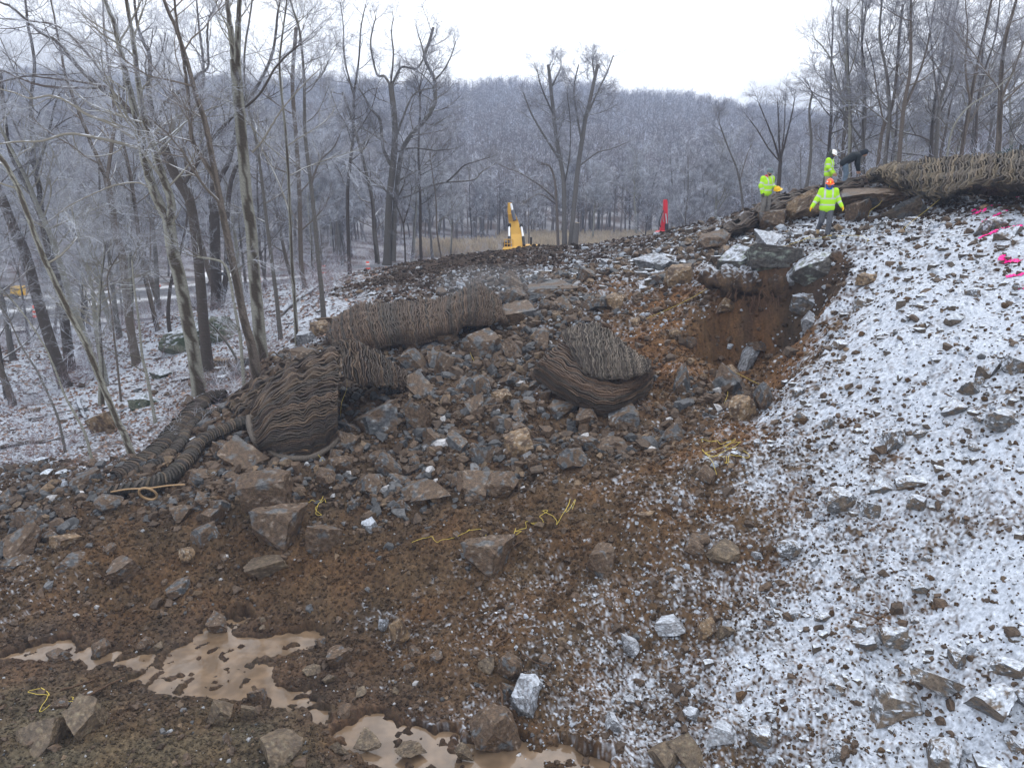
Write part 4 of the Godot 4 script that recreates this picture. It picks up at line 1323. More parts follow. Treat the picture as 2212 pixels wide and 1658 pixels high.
const TREE_MARKS := [
	[[30, 646, "near the yellow trailer"], [467, 663, "near the dark double trunk"], [400, 745, "near the mossy outcrops"], [296, 786, "near the forked grey brown tree"], [145, 838, "near the thick leaning tree"], [642, 720, "near the fallen snowy log"]],
	[[841, 540, "behind the great oak"], [1112, 530, "behind the excavator"], [1225, 525, "behind the lone clump"], [1433, 505, "behind the drill rig"], [341, 600, "across from the tall traffic drum"], [60, 620, "across from the yellow trailer"], [1600, 480, "behind the crest mat"], [640, 590, "behind the slim pale tree"]],
	[[1836, 390, "behind the fan-top tree"], [1940, 390, "behind the big forked trunk"], [2070, 380, "behind the leaning brown tree"], [2160, 380, "behind the thickest trunk"], [1690, 420, "behind the vase shaped tree"]]]

func nearest(list: Array, p: Vector3) -> String:
	var best := ""
	var far := 1e9
	for q in list:
		var g := hit(q[0], q[1])
		var d := Vector2(g.x - p.x, g.z - p.z).length() if list == MARKS or list == TREE_MARKS[0] else absf(g.x / g.z - p.x / p.z)
		if d < far:
			far = d
			best = q[2]
	return best

func scatter_trees() -> void:
	var r := RandomNumberGenerator.new()
	r.seed = 5
	# prototypes
	var protos := []
	var barks := ["dark", "grey", "brown", "grey", "pale"]
	var names := ["dark", "grey", "brown", "mottled", "pale"]
	var spots := []
	# wood between the rubble and the road
	for k in 400:
		if spots.size() >= 32: break
		var z := r.randf_range(27, 66)
		var x := r.randf_range(-0.80 * z, -6.0 - (z - 27) * 0.08)
		var edge := lerpf(-13.5, -17.0, clampf((z - 24.0) / 30.0, 0, 1))
		if x > edge or 0.6 * x - 0.8 * z < -68.0 and 0.6 * -x + 0.8 * z > 66.0: continue
		if absf(x / z + 0.42) < 0.03: continue
		var ok := true
		for s in spots:
			if Vector2(s[0] - x, s[1] - z).length() < 1.9: ok = false
		if ok: spots.append([x, z, 0])
	# beyond the road
	var n0 := spots.size()
	for k in 900:
		if spots.size() >= n0 + 150: break
		var z := r.randf_range(88, 175)
		var x := r.randf_range(-0.78 * z, 0.62 * z)
		if -0.6 * x + 0.8 * z < 89.0 and x < 20.0: continue
		if x > 38.0 and z < 120.0: continue
		spots.append([x, z, 1])
	# behind the spur
	var n1 := spots.size()
	for k in 700:
		if spots.size() >= n1 + 40: break
		var z := r.randf_range(46, 100)
		var x := r.randf_range(0.36 * z, 0.80 * z)
		if x < 0.30 * z + 4.0: continue
		spots.append([x, z, 2])
	var what := ["before the road", "beyond the road", "on the spur"]
	var grp := ["bare trees between the rubble and the road", "bare trees beyond the road", "bare trees on the far side of the spur"]
	var called := ["wood_tree", "valley_tree", "slope_tree"]
	for k in spots.size():
		var s: Array = spots[k]
		var z: float = s[1]
		var x: float = s[0]
		var y := smooth_h(x, z) if z < 128.0 and absf(x) < 63.0 else far_h(x, z)
		var id: int = (k * 7) % 5
		var key: int = id + 5 * s[2]
		var o: Node3D
		var sc := r.randf_range(0.7, 1.2) if s[2] else r.randf_range(0.5, 1.1)
		var lab := "%s bare tree with a %s trunk %s, %s" % ["short" if sc < 0.85 else ("tall" if sc > 1.05 else "middling"), names[id], what[s[2]], nearest(TREE_MARKS[s[2]], Vector3(x, y, -z))]
		while protos.size() < 15: protos.append(null)
		if protos[key] == null:
			o = grown_tree(called[s[2]], lab, grp[s[2]], barks[id], Vector3.ZERO, 15.0 if s[2] != 1 else 17.0, 0.16 + 0.02 * id, 40 + key, {"frost": 0.5 if s[2] != 2 else 0.3, "from": 0.25 + 0.05 * id, "limbs": 13 + id, "spray": [1.0, 1.6, 0.9][s[2]], "kind": [0, 8, 4][s[2]]})
			protos[key] = o
		else:
			o = protos[key].duplicate()
			o.name = numbered(called[s[2]])
			add_child(o)
		o.position = Vector3(x, y - 0.05, -z)
		o.set_meta("label", lab)
		o.rotation = Vector3(0.04 * r.randfn(), r.randf() * TAU, 0.04 * r.randfn())
		o.scale = Vector3.ONE * sc

func scatter_far() -> void:
	var r := RandomNumberGenerator.new()
	r.seed = 9
	var lists := []
	var cols := []
	for k in 6:
		lists.append([]); cols.append([])
	for k in 15000:
		var z := sqrt(r.randf_range(140.0 * 140.0, 560.0 * 560.0))
		var x := r.randf_range(-0.85, 0.85) * (z + 15.0)
		var y := far_h(x, z)
		var v := r.randi() % 6
		var s := r.randf_range(0.75, 1.2)
		lists[v].append(Transform3D(Basis(Vector3.UP, r.randf() * TAU).rotated(Vector3.RIGHT, 0.05 * r.randfn()).scaled(Vector3(s * 1.1, s, s * 1.1)), Vector3(x, y, -z)))
		var b := r.randf_range(0.75, 1.25)
		var patch := nA.get_noise_2d(x * 0.12, z * 0.12)
		cols[v].append(Color(b * (1.02 + 0.1 * patch), b, b * (1.04 - 0.1 * patch)) * (0.95 - 0.35 * patch))
	var m := multi_wood(lists, cols)
	m.set_meta("label", "far wood of bare grey trees covering the hillside")

func multi_wood(lists: Array, cols: Array) -> Node3D:
	var o := Node3D.new()
	o.name = "far_wood"
	o.set_meta("kind", "stuff")
	add_child(o)
	for v in lists.size():
		multi("tree_mass", far_tree(60 + v, 14.0), M.twig, lists[v], cols[v], o)
	return o

func build_brush() -> void:
	var r := RandomNumberGenerator.new()
	r.seed = 15
	var xf := []
	var cols := []
	for k in 9000:
		var z := 20.0 * pow(75.0 / 20.0, r.randf())
		var x := r.randf_range(-0.82 * z, 0.0)
		var a := attr_at(x, z)
		if at_a[a + 1] < 0.6 or z > 48.0 and r.randf() < 0.6 or -0.6 * x + 0.8 * z > 68.0: continue
		if z < 46.0 and (nB.get_noise_2d(x * 0.15, z * 0.15) < 0.12 or r.randf() < 0.45): continue
		var s := r.randf_range(0.5, 1.5) if z > 32.0 else r.randf_range(0.35, 0.9)
		xf.append(Transform3D(Basis.from_euler(Vector3(0.35 * r.randfn(), r.randf() * TAU, 0.35 * r.randfn())) * Basis.from_scale(Vector3(s, s, s)), onto(x, z, -0.02)))
		var b := r.randf_range(0.6, 1.3)
		cols.append(Color(0.235, 0.18, 0.19) * b if r.randf() < 0.65 else Color(0.55, 0.58, 0.66))
	# thickets beyond the road and on the spur
	for k in 5000:
		var z := r.randf_range(40, 150)
		var x := r.randf_range(-0.7 * z, 0.8 * z)
		if z < 90.0 and x < 0.42 * z: continue
		if -0.6 * x + 0.8 * z < 90.0 and x < 10.0: continue
		var s := r.randf_range(1.0, 2.6)
		var y := smooth_h(x, z) if z < 128.0 and absf(x) < 63.0 else far_h(x, z)
		xf.append(Transform3D(Basis.from_euler(Vector3(0.3 * r.randfn(), r.randf() * TAU, 0.3 * r.randfn())) * Basis.from_scale(Vector3(s, s, s)), Vector3(x, y - 0.05, -z)))
		var b := r.randf_range(0.6, 1.3)
		cols.append(Color(0.25, 0.205, 0.22) * b if r.randf() < 0.55 else Color(0.52, 0.55, 0.65))
	tag(multi("underbrush", sprays[1], M.twig, xf, cols), "leafless reddish underbrush on the forest floor", "underbrush")
	# dry grass beyond the road
	var mb := MB.new()
	for k in 14:
		var a := r.randf() * TAU
		var p := Vector3(cos(a), 0, sin(a)) * r.randf() * 0.3
		var q := p + Vector3(r.randfn() * 0.2, r.randf_range(0.8, 1.5), r.randfn() * 0.2)
		mb.tube(PackedVector3Array([p, p.lerp(q, 0.6) + Vector3(r.randfn(), 0, r.randfn()) * 0.04, q]), PackedFloat32Array([0.014, 0.012, 0.02]), 3, Color.WHITE)
	xf = []; cols = []
	for k in 4100:
		var p := px(r.randf_range(1080, 1440), 515, r.randf_range(122, 150)) if k < 3600 else px(r.randf_range(900, 1080), 515, r.randf_range(118, 132))
		p.y = far_h(p.x, -p.z)
		var s := r.randf_range(0.8, 1.5)
		xf.append(Transform3D(Basis(Vector3.UP, r.randf() * TAU).scaled(Vector3(s * 1.4, s, s * 1.4)), p))
		cols.append(Color(0.54, 0.45, 0.33) * r.randf_range(0.7, 1.15))
	tag(multi("dry_grass", mb.mesh(), M.dry, xf, cols), "tall tan dry grass beyond the guard rail", "grass")

# ---------------------------------------------------------------- loose stones and clods
func scatter_stones() -> void:
	var r := RandomNumberGenerator.new()
	r.seed = 21
	# individual rocks of the rubble
	var looks := {"fresh": "grey broken rock in the stone rubble between the mats", "dusty": "dust covered brown rock in the blasted rubble", "snowy": "snow dusted rock on the white bank", "tan": "rust stained rock on the orange soil", "frost": "frosted rock on the upper shelf", "olive": "mud coated rock beside the puddles"}
	var tone := {"fresh": "grey broken rock", "dusty": "dust covered brown rock", "snowy": "snow dusted rock", "tan": "rust stained rock", "frost": "frosted rock", "olive": "mud coated rock"}
	var made := 0
	var spots := []
	for tries in 30000:
		if made >= 215: break
		var dx := r.randf_range(-20, 2230)
		var dy := r.randf_range(470, 1650)
		if dx < 600 and dy < 1060 - 0.12 * dx: continue
		if dy < 540 and dx < 1450: continue
		if dy < 500 - (dx - 1600) * 0.15: continue
		var p := hit(dx, dy)
		var z := -p.z
		if z > 42.0: continue
		var a := attr_at(p.x, z)
		var gr := at_a[a + 2]
		var sn := at_a[a]
		var want := 0.06 + 0.9 * gr + 0.12 * at_a[a + 3] + 0.12 * sn + 0.15 * at_b[a + 1]
		if at_a[a + 1] > 0.5: want = 0.05
		if sn > 0.8: want *= 0.35
		if r.randf() > want: continue
		if pond_at(p.x, z) > 0.3: continue
		var s := exp(r.randfn() * 0.42) * (0.52 if gr > 0.4 else 0.27) * clampf(z / 16.0, 0.8, 1.5)
		var ok := true
		for q in spots:
			if Vector2(q.x - p.x, q.y - z).length() < q.z * 0.45 + s * 0.45: ok = false; break
		if not ok: continue
		spots.append(Vector3(p.x, z, s))
		var look := "dusty"
		if sn > 0.45: look = "snowy" if z < 24 else "frost"
		elif at_b[a + 1] > 0.5: look = "olive"
		elif at_a[a + 3] > 0.5: look = "tan" if r.randf() < 0.5 else "dusty"
		elif gr > 0.4: look = "fresh" if r.randf() < 0.42 else "dusty"
		elif sn > 0.2: look = "frost"
		var shape: String = ["block", "block", "slab", "round"][r.randi() % 4]
		put_rock("stone", onto(p.x, z), Vector3(s * r.randf_range(0.8, 1.25), s * r.randf_range(0.55, 0.95), s * r.randf_range(0.75, 1.1)), shape, look, 1 + r.randi() % 4, Vector3(0.35 * r.randfn(), r.randf() * TAU, 0.35 * r.randfn()) if look in ["fresh", "dusty", "tan", "olive"] else Vector3(0.12 * r.randfn(), r.randf() * TAU, 0.12 * r.randfn()), "%s %s %s %s" % ["small" if s < 0.3 else ("middling" if s < 0.5 else "large"), {"block": "blocky", "slab": "flat", "round": "rounded"}[shape], tone[look], nearest(MARKS, p)], "stone", looks[look].replace("rock", "rocks"), 0.3)
		made += 1
	# the rest: rubble, pebbles and clods that nobody could count
	var shapes := []
	for k in 5:
		var m := rock_mesh(300 + k, ["block", "block", "slab", "round", "block"][k], "plain", false)
		shapes.append(m)
	var snow_shapes := []
	for k in 3:
		snow_shapes.append(rock_mesh(400 + k, ["block", "slab", "round"][k], "snowcap", false))
	var xf := [[], [], [], [], []]
	var col := [[], [], [], [], []]
	var sxf := [[], [], []]
	var scol := [[], [], []]
	var cxf := [[], []]
	var ccol := [[], []]
	for tries in 290000:
		var z := 7.0 * pow(60.0 / 7.0, r.randf())
		var x := r.randf_range(-0.76, 0.78) * (z + 0.5)
		var a := attr_at(x, z)
		var gr := at_a[a + 2]
		var sn := at_a[a]
		var lit := at_a[a + 1]
		var mud := at_b[a + 1]
		var u := r.randf()
		var clump := 0.5 + nB.get_noise_2d(x * 0.8 + 17.0, z * 0.8)
		var stone := 0.04 + 0.42 * gr * (1.0 - lit) + 0.02 * at_b[a] + 0.03 * at_a[a + 3] + 0.10 * sn
		if lit > 0.5: stone = 0.015
		stone *= clampf(clump * 1.7, 0.25, 1.6) * (1.0 - 0.9 * at_b[a])
		if mud > 0.3 and pond_at(x, z) > 0.25 and r.randf() < 0.985: continue
		var yaw := Basis.from_euler(Vector3(r.randf_range(-0.6, 0.6), r.randf() * TAU, r.randf_range(-0.6, 0.6)))
		if u < stone:
			var s := exp(r.randfn() * 0.55) * 0.075 * clampf(z / 15.0, 0.75, 2.2) * (1.25 if gr > 0.4 else 0.8)
			s = minf(s, 0.34)
			var k := r.randi() % 5
			var p := Vector3(x, ground_h(x, z) + s * 0.12, -z)
			var sh := Vector3(s * r.randf_range(0.8, 1.4), s * r.randf_range(0.5, 1.0), s)
			if snow_at(x, z) > 0.5 and r.randf() < 0.6:
				k = k % 3
				sxf[k].append(Transform3D(Basis(Vector3.UP, r.randf() * TAU) * Basis.from_scale(sh), p))
				scol[k].append(Color.WHITE * r.randf_range(0.85, 1.0))
				continue
			xf[k].append(Transform3D(yaw * Basis.from_scale(sh), p))
			var t := r.randf()
			var c := Color(0.122, 0.078, 0.048)
			if t < 0.28 * gr + 0.05: c = Color(0.10, 0.104, 0.112)
			elif t < 0.38 * gr + 0.06: c = Color(0.165, 0.168, 0.178)
			elif t > 0.985: c = Color(0.6, 0.6, 0.62)
			elif t > 0.9: c = Color(0.22, 0.15, 0.09)
			col[k].append(c * r.randf_range(0.7, 1.25))
		elif u < stone + 0.62 * (1.0 - 0.93 * sn) and lit < 0.6:
			var s := exp(r.randfn() * 0.5) * 0.026 * clampf(z / 13.0, 0.8, 2.5)
			var p := Vector3(x, ground_h(x, z) + s * 0.1 + (0.02 if sn > 0.3 else 0.0), -z)
			var k := r.randi() % 2
			var c := soil_color(x, z) * r.randf_range(0.65, 1.3)
			if sn > 0.05 and r.randf() < 0.15 + 0.4 * sn: c = C_SNOW * 0.95
			elif r.randf() < 0.012: c = Color(0.62, 0.64, 0.68)
			cxf[k].append(Transform3D(yaw * Basis.from_scale(Vector3(s * 1.3, s, s)), p))
			ccol[k].append(c)
	for k in 5:
		tag(multi("rubble", shapes[k], M.rock, xf[k], col[k]), "loose small stones strewn over the blasted ground", "rubble", "loose stones")
	for k in 3:
		tag(multi("snowy_rubble", snow_shapes[k], M.rock, sxf[k], scol[k]), "loose small stones capped with snow on the bank", "rubble", "loose snowy stones")
	for k in 2:
		tag(multi("soil_clods", shapes[3 + k * -3], M.clod, cxf[k], ccol[k]), "crumbs and clods of soil on the ground", "soil", "clods of soil")
	# fallen leaves in the wood
	var mb := MB.new()
	for q in [[-1, 0.0], [1, 0.5]]:
		mb.tri(Vector3(0, 0.1, -0.6), Vector3(0, 0.1, 0.6), Vector3(q[0] * 0.4, 0.28, 0.0), Color.WHITE, Vector3.UP)
	var lxf := []
	var lcol := []
	for tries in 12000:
		var z := 17.0 * pow(50.0 / 17.0, r.randf())
		var x := r.randf_range(-0.78, 0.0) * z
		var a := attr_at(x, z)
		if r.randf() > at_a[a + 1]: continue
		var s := r.randf_range(0.07, 0.14) * clampf(z / 22.0, 1.0, 1.8)
		lxf.append(Transform3D(Basis.from_euler(Vector3(0.5 * r.randfn(), r.randf() * TAU, 0.5 * r.randfn())) * Basis.from_scale(Vector3.ONE * s), onto(x, z, 0.02)))
		lcol.append([Color(0.18, 0.11, 0.08), Color(0.24, 0.16, 0.12), Color(0.14, 0.09, 0.075), Color(0.30, 0.22, 0.18)][r.randi() % 4] * r.randf_range(0.7, 1.2))
	tag(multi("leaf_litter", mb.mesh(), M.dry, lxf, lcol), "brown fallen leaves scattered over the snowy forest floor", "leaves")

# ---------------------------------------------------------------- blasting mats: strips of tyre rubber on edge, laced side by side
func spline_grid(rows: Array, u: float, v: float) -> Vector3:
	# rows[j][i]; u along a row, v across the rows
	var nr := rows.size()
	var fv := clampf(v, 0, 1) * (nr - 1)
	var jv := mini(int(fv), nr - 2)
	var four := []
	for k in range(-1, 3):
		var row: Array = rows[clampi(jv + k, 0, nr - 1)]
		var nc := row.size()
		var fu := clampf(u, 0, 1) * (nc - 1)
		var ju := mini(int(fu), nc - 2)
		var a: Vector3 = row[maxi(ju - 1, 0)]
		var b: Vector3 = row[ju]
		var c: Vector3 = row[ju + 1]
		var d: Vector3 = row[mini(ju + 2, nc - 1)]
		four.append(b.cubic_interpolate(c, a, d, fu - ju))
	return four[1].cubic_interpolate(four[2], four[0], four[3], fv - jv)

func mat_patch(t: Node3D, rows: Array, strips: int, segs: int, opt: Dictionary, sd: int) -> void:
	# strips lie side by side along u, each runs along v; opt: tall, wave, waves, cols, turn (swap u and v)
	var r := RandomNumberGenerator.new()
	r.seed = sd
	var swap: bool = opt.get("swap", false)
	var tall: float = opt.get("tall", 0.13)
	var cols: Array = opt.get("cols", [Color(0.090, 0.064, 0.046), Color(0.129, 0.087, 0.057), Color(0.067, 0.053, 0.043)])
	var P := func(a: float, b: float) -> Vector3:
		var q := spline_grid(rows, b, a) if swap else spline_grid(rows, a, b)
		q.y += float(opt.get("lump", 0.13)) * (nB.get_noise_2d(q.x * 0.8 + sd * 3.0, q.z * 0.8) + 0.6 * nB.get_noise_2d(q.x * 2.0, q.z * 2.0 + sd))
		return q
	# backing
	var bk := MB.new()
	var nu := 34
	var nv := 22
	var grid := []
	for j in nv + 1:
		for k in nu + 1:
			grid.append(P.call(float(k) / nu, float(j) / nv))
	for j in nv:
		for k in nu:
			var a: Vector3 = grid[j * (nu + 1) + k]
			var b: Vector3 = grid[j * (nu + 1) + k + 1]
			var c: Vector3 = grid[(j + 1) * (nu + 1) + k + 1]
			var d: Vector3 = grid[(j + 1) * (nu + 1) + k]
			bk.quad(a, b, c, d, cols[2] * 0.7, Vector3(0, 1, 0.6))
	part("backing", bk.mesh(), M.rubber, t)
	var eye: Vector3 = EYE - t.position
	var ph := r.randf() * TAU
	for s in strips:
		var mb := MB.new()
		var u := (s + 0.5) / strips
		var col: Color = cols[r.randi() % cols.size()] * r.randf_range(0.75, 1.3)
		var hj := r.randf_range(0.75, 1.2)
		var v0 := r.randf_range(0.0, 0.025)
		var v1 := 1.0 - r.randf_range(0.0, 0.025)
		var prev := []
		var shift := 0.12 * r.randfn()
		for k in segs + 1:
			var v := lerpf(v0, v1, float(k) / segs)
			var p: Vector3 = P.call(u, v)
			var pu: Vector3 = P.call(minf(u + 0.012, 1.0), v) - P.call(maxf(u - 0.012, 0.0), v)
			var pv: Vector3 = P.call(u, minf(v + 0.02, 1.0)) - P.call(u, maxf(v - 0.02, 0.0))
			var nrm := pu.cross(pv).normalized()
			if opt.get("out", Vector3.ZERO) != Vector3.ZERO:
				if nrm.dot(opt.out) < 0.0: nrm = -nrm
			elif nrm.dot(eye - p) < 0.0 and nrm.y < 0.3 or nrm.y < -0.3:
				nrm = -nrm
			var gap: float = pu.length() / (minf(u + 0.012, 1.0) - maxf(u - 0.012, 0.0)) / strips
			var across := pu.normalized()
			var wv: float = opt.get("wave", 0.9)
			var wf: float = opt.get("waves", 7.0)
			var amp := smoothstep(-0.45, 0.35, nA.get_noise_2d(u * 14.0 + sd * 5.0, v * 11.0))
			var wave := amp * (0.6 * sin(v * wf * TAU + ph + shift + 3.0 * nA.get_noise_2d(u * 9.0, v * 3.0 + sd)) + 0.55 * nB.get_noise_2d(u * strips * 0.16 + sd, v * wf * 1.1)) * gap * wv
			var lean: Vector3 = across * gap * float(opt.get("lean", 0.5)) * (0.6 * sin(v * wf * TAU + ph + 1.3) + 0.45 * nB.get_noise_2d(u * strips * 0.3, v * wf + sd))
			var c := p + across * wave - nrm * 0.02
			var top := c + nrm * tall * hj * (0.9 + 0.5 * nB.get_noise_2d(v * 5.0, s * 0.7)) + lean
			var th := across * gap * 0.25
			var ring := [c - th, top - th * 0.9, top + th * 0.9, c + th]
			if k > 0:
				for q in 3:
					var mid: Vector3 = (ring[q] + ring[q + 1]) / 2.0 - (c + top) / 2.0
					mb.quad(prev[q], prev[q + 1], ring[q + 1], ring[q], col, mid)
			if k == 0 or k == segs:
				mb.quad(ring[0], ring[1], ring[2], ring[3], col, pv if k else -pv)
			prev = ring
		part("rubber_strip", mb.mesh(), M.rubber, t)

func lifted(list: Array, base: Vector3) -> Array:
	var out := []
	for row in list:
		var o := []
		for q in row:
			o.append(hit(q[0], q[1], q[2]) - base)
		out.append(o)
	return out

func tube_rows(list: Array, base: Vector3, rad: float) -> Array:
	# a rolled ridge: a path over the ground, and half a turn round it
	var mid := []
	for q in list:
		mid.append(hit(q[0], q[1], rad * 0.55) - base)
	var rows := []
	for a in 7:
		var ang := lerpf(-0.15 * PI, 1.15 * PI, a / 6.0)
		var row := []
		for k in mid.size():
			var d: Vector3 = (mid[mini(k + 1, mid.size() - 1)] - mid[maxi(k - 1, 0)]).normalized()
			var side := d.cross(Vector3.UP).normalized()
			var up := side.cross(d)
			var rr := rad * (0.72 if k == 0 or k == mid.size() - 1 else 1.0)
			row.append(mid[k] + side * cos(ang) * rr + up * sin(ang) * rr * 0.85)
		rows.append(row)
	return rows

func build_mats() -> void:
	# the long mat at the back
	var b := hit(900, 720)
	var t := thing("blasting_mat", "long ribbed rubber blasting mat draped over the rubble behind the others, dusted with dirt", "blasting mat", b)
	mat_patch(t, lifted([
		[[712, 702, 0.15], [770, 660, 0.3], [860, 655, 0.3], [960, 645, 0.35], [1030, 612, 0.5], [1072, 640, 0.4]],
		[[708, 725, 0.3], [770, 692, 0.6], [862, 685, 0.6], [955, 672, 0.7], [1035, 640, 0.9], [1085, 668, 0.5]],
		[[715, 742, 0.35], [780, 722, 0.65], [870, 712, 0.65], [960, 700, 0.7], [1035, 672, 0.9], [1092, 684, 0.5]],
		[[735, 752, 0.12], [800, 752, 0.2], [880, 745, 0.2], [965, 728, 0.25], [1030, 705, 0.55], [1095, 692, 0.4]]], b), 104, 26, {"waves": 8.0, "wave": 0.8, "tall": 0.12, "lean": 0.5, "lump": 0.16, "cols": [Color(0.136, 0.091, 0.061), Color(0.110, 0.079, 0.057), Color(0.161, 0.109, 0.075), Color(0.077, 0.061, 0.049)]}, 1)
	# the humped mat
	b = hit(660, 950)
	t = thing("blasting_mat", "humped rubber blasting mat standing up like a tent with a dark arch under one side", "blasting mat", b)
	mat_patch(t, lifted([
		[[540, 880, 0.35], [600, 812, 0.75], [660, 775, 1.15], [715, 752, 1.5], [738, 745, 1.55]],
		[[548, 915, 0.5], [600, 860, 1.0], [662, 825, 1.3], [712, 805, 1.5], [733, 800, 1.45]],
		[[552, 945, 0.4], [605, 905, 0.85], [665, 885, 1.0], [708, 870, 1.15], [730, 868, 1.15]],
		[[562, 965, 0.2], [610, 955, 0.45], [668, 945, 0.5], [708, 930, 0.6], [730, 918, 0.75]],
		[[585, 972, 0.05], [625, 985, 0.08], [670, 982, 0.08], [705, 965, 0.2], [730, 945, 0.4]]], b), 54, 36, {"swap": true, "waves": 5.0, "wave": 0.6, "tall": 0.11, "lean": 0.7}, 2)
	mat_patch(t, lifted([
		[[722, 748, 1.5], [750, 738, 1.5], [785, 745, 1.3], [820, 765, 1.0], [850, 792, 0.6], [878, 808, 0.3]],
		[[735, 762, 1.55], [765, 760, 1.5], [800, 772, 1.3], [830, 792, 0.95], [855, 812, 0.6], [880, 822, 0.35]],
		[[742, 790, 1.45], [775, 795, 1.4], [805, 806, 1.2], [832, 815, 0.85], [856, 825, 0.5], [878, 832, 0.25]],
		[[748, 818, 1.2], [782, 830, 1.1], [810, 836, 0.9], [834, 838, 0.65], [855, 840, 0.35], [872, 840, 0.12]]], b), 42, 24, {"waves": 3.0, "wave": 0.6, "tall": 0.14, "lean": 0.5}, 3)
	mat_patch(t, lifted([
		[[480, 872, 0.1], [530, 840, 0.2], [580, 805, 0.25], [628, 778, 0.4]],
		[[498, 886, 0.2], [545, 855, 0.3], [592, 825, 0.35], [632, 800, 0.6]],
		[[520, 905, 0.1], [560, 880, 0.2], [602, 852, 0.35], [640, 825, 0.6]]], b), 12, 28, {"swap": true, "waves": 6.0, "wave": 0.6, "tall": 0.13}, 4)
	var rim := MB.new()
	var rp := []
	for q in [[540, 900, 0.5], [548, 945, 0.35], [575, 968, 0.12], [625, 990, 0.1], [675, 986, 0.1], [710, 968, 0.2], [732, 945, 0.4]]:
		rp.append(hit(q[0], q[1], q[2]) - b)
	rim.tube(curve(rp, 6), taper(37, 0.10, 0.07), 8, Color(0.15, 0.125, 0.10), 0.0, C_SNOW, -1.0, Color.BLACK, 0.35)
	part("edge_roll", rim.mesh(), M.rubber, t)
	var cord := MB.new()
	for k in 4:
		var cp := []
		for q in [[578, 938, 0.25], [600, 955, 0.25], [630, 965, 0.22], [665, 972, 0.2]]:
			cp.append(hit(q[0] + k * 3, q[1] - k * 3, q[2] + 0.06) - b)
		cord.tube(curve(cp, 5), taper(16, 0.018, 0.018), 5, Color(0.28, 0.17, 0.09))
	part("steel_cable", cord.mesh(), M.rope, t)
	# the rolled mat running down to the toe of the rubble
	b = hit(380, 1000)
	t = thing("blasting_mat", "rubber blasting mat crumpled into three long rolls at the edge of the wood", "blasting mat", b)
	var rolls := [
		[[490, 852], [460, 860], [434, 873], [394, 913], [360, 953], [334, 980], [294, 1007], [250, 1030]],
		[[480, 887], [450, 896], [425, 910], [402, 932], [392, 955], [364, 985], [320, 1012], [255, 1030]],
		[[548, 905], [505, 922], [467, 940], [430, 960], [408, 990], [377, 1022], [334, 1046], [240, 1062]]]
	var rr := [0.25, 0.15, 0.21]
	for k in 3:
		mat_patch(t, tube_rows(rolls[k], b, rr[k]), 52, 12, {"waves": 1.2, "wave": 0.35, "tall": 0.06, "lean": 0.9, "lump": 0.03, "out": Vector3(0, 1, 0.15), "cols": [Color(0.071, 0.058, 0.048), Color(0.110, 0.079, 0.055), Color(0.054, 0.045, 0.038)]}, 10 + k)
	var ring := MB.new()
	var rc := hit(320, 1066, 0.25) - b
	var rpts := []
	for k in 17:
		rpts.append(rc + Vector3(cos(TAU * k / 16.0) * 0.2, sin(TAU * k / 16.0) * 0.2, 0.12 * sin(TAU * k / 16.0)))
	ring.tube(PackedVector3Array(rpts), taper(17, 0.028, 0.028), 7, Color(0.3, 0.2, 0.11))
	part("cable_loop", ring.mesh(), M.rope, t)
	ring = MB.new()
	var cp2 := []
	for q in [[240, 1062, 0.3], [275, 1056, 0.36], [320, 1054, 0.4], [365, 1048, 0.4], [400, 1046, 0.4]]:
		cp2.append(hit(q[0], q[1], q[2]) - b)
	ring.tube(curve(cp2, 5), taper(21, 0.02, 0.02), 5, Color(0.32, 0.21, 0.11))
	part("steel_cable", ring.mesh(), M.rope, t)
	# the folded mat
	b = hit(1290, 850)
	t = thing("blasting_mat", "rubber blasting mat folded double in the middle of the rubble, grey flap over brown", "blasting mat", b)
	mat_patch(t, lifted([
		[[1215, 738, 0.5], [1255, 762, 0.6], [1300, 790, 0.6], [1350, 800, 0.55], [1395, 788, 0.6], [1402, 784, 0.6]],
		[[1178, 772, 0.55], [1235, 802, 0.65], [1290, 830, 0.62], [1345, 838, 0.6], [1392, 812, 0.6], [1408, 795, 0.6]],
		[[1157, 790, 0.4], [1215, 830, 0.55], [1275, 862, 0.55], [1332, 868, 0.5], [1385, 838, 0.45], [1406, 815, 0.45]],
		[[1158, 812, 0.12], [1210, 850, 0.2], [1270, 884, 0.2], [1325, 892, 0.2], [1378, 860, 0.2], [1402, 832, 0.2]]], b), 31, 44, {"swap": true, "waves": 8.0, "wave": 0.6, "tall": 0.12, "lean": 0.5, "lump": 0.06, "cols": [Color(0.129, 0.081, 0.051), Color(0.110, 0.073, 0.051), Color(0.077, 0.058, 0.044)]}, 30)
	mat_patch(t, lifted([
		[[1213, 715, 0.55], [1245, 708, 0.7], [1288, 702, 0.75], [1320, 722, 0.8], [1362, 755, 0.85], [1405, 785, 0.75]],
		[[1222, 738, 0.7], [1252, 735, 0.95], [1292, 736, 1.05], [1330, 752, 1.05], [1368, 775, 1.0], [1405, 792, 0.8]],
		[[1246, 772, 0.75], [1268, 775, 1.0], [1302, 780, 1.1], [1338, 788, 1.1], [1372, 795, 1.0], [1403, 800, 0.85]],
		[[1262, 800, 0.62], [1282, 812, 0.75], [1310, 820, 0.85], [1345, 818, 0.9], [1375, 810, 0.9], [1400, 802, 0.85]]], b), 54, 30, {"waves": 7.0, "wave": 0.85, "tall": 0.12, "lean": 0.7, "lump": 0.08, "cols": [Color(0.193, 0.162, 0.132), Color(0.142, 0.117, 0.094), Color(0.244, 0.200, 0.160), Color(0.091, 0.073, 0.060)]}, 31)
	# the mat on the shelf behind the workers, and the big one on the crest
	b = hit(1680, 460)
	t = thing("blasting_mat", "dark rubber mat lying along the crest behind the workers with the grey and white helmets", "blasting mat", b)
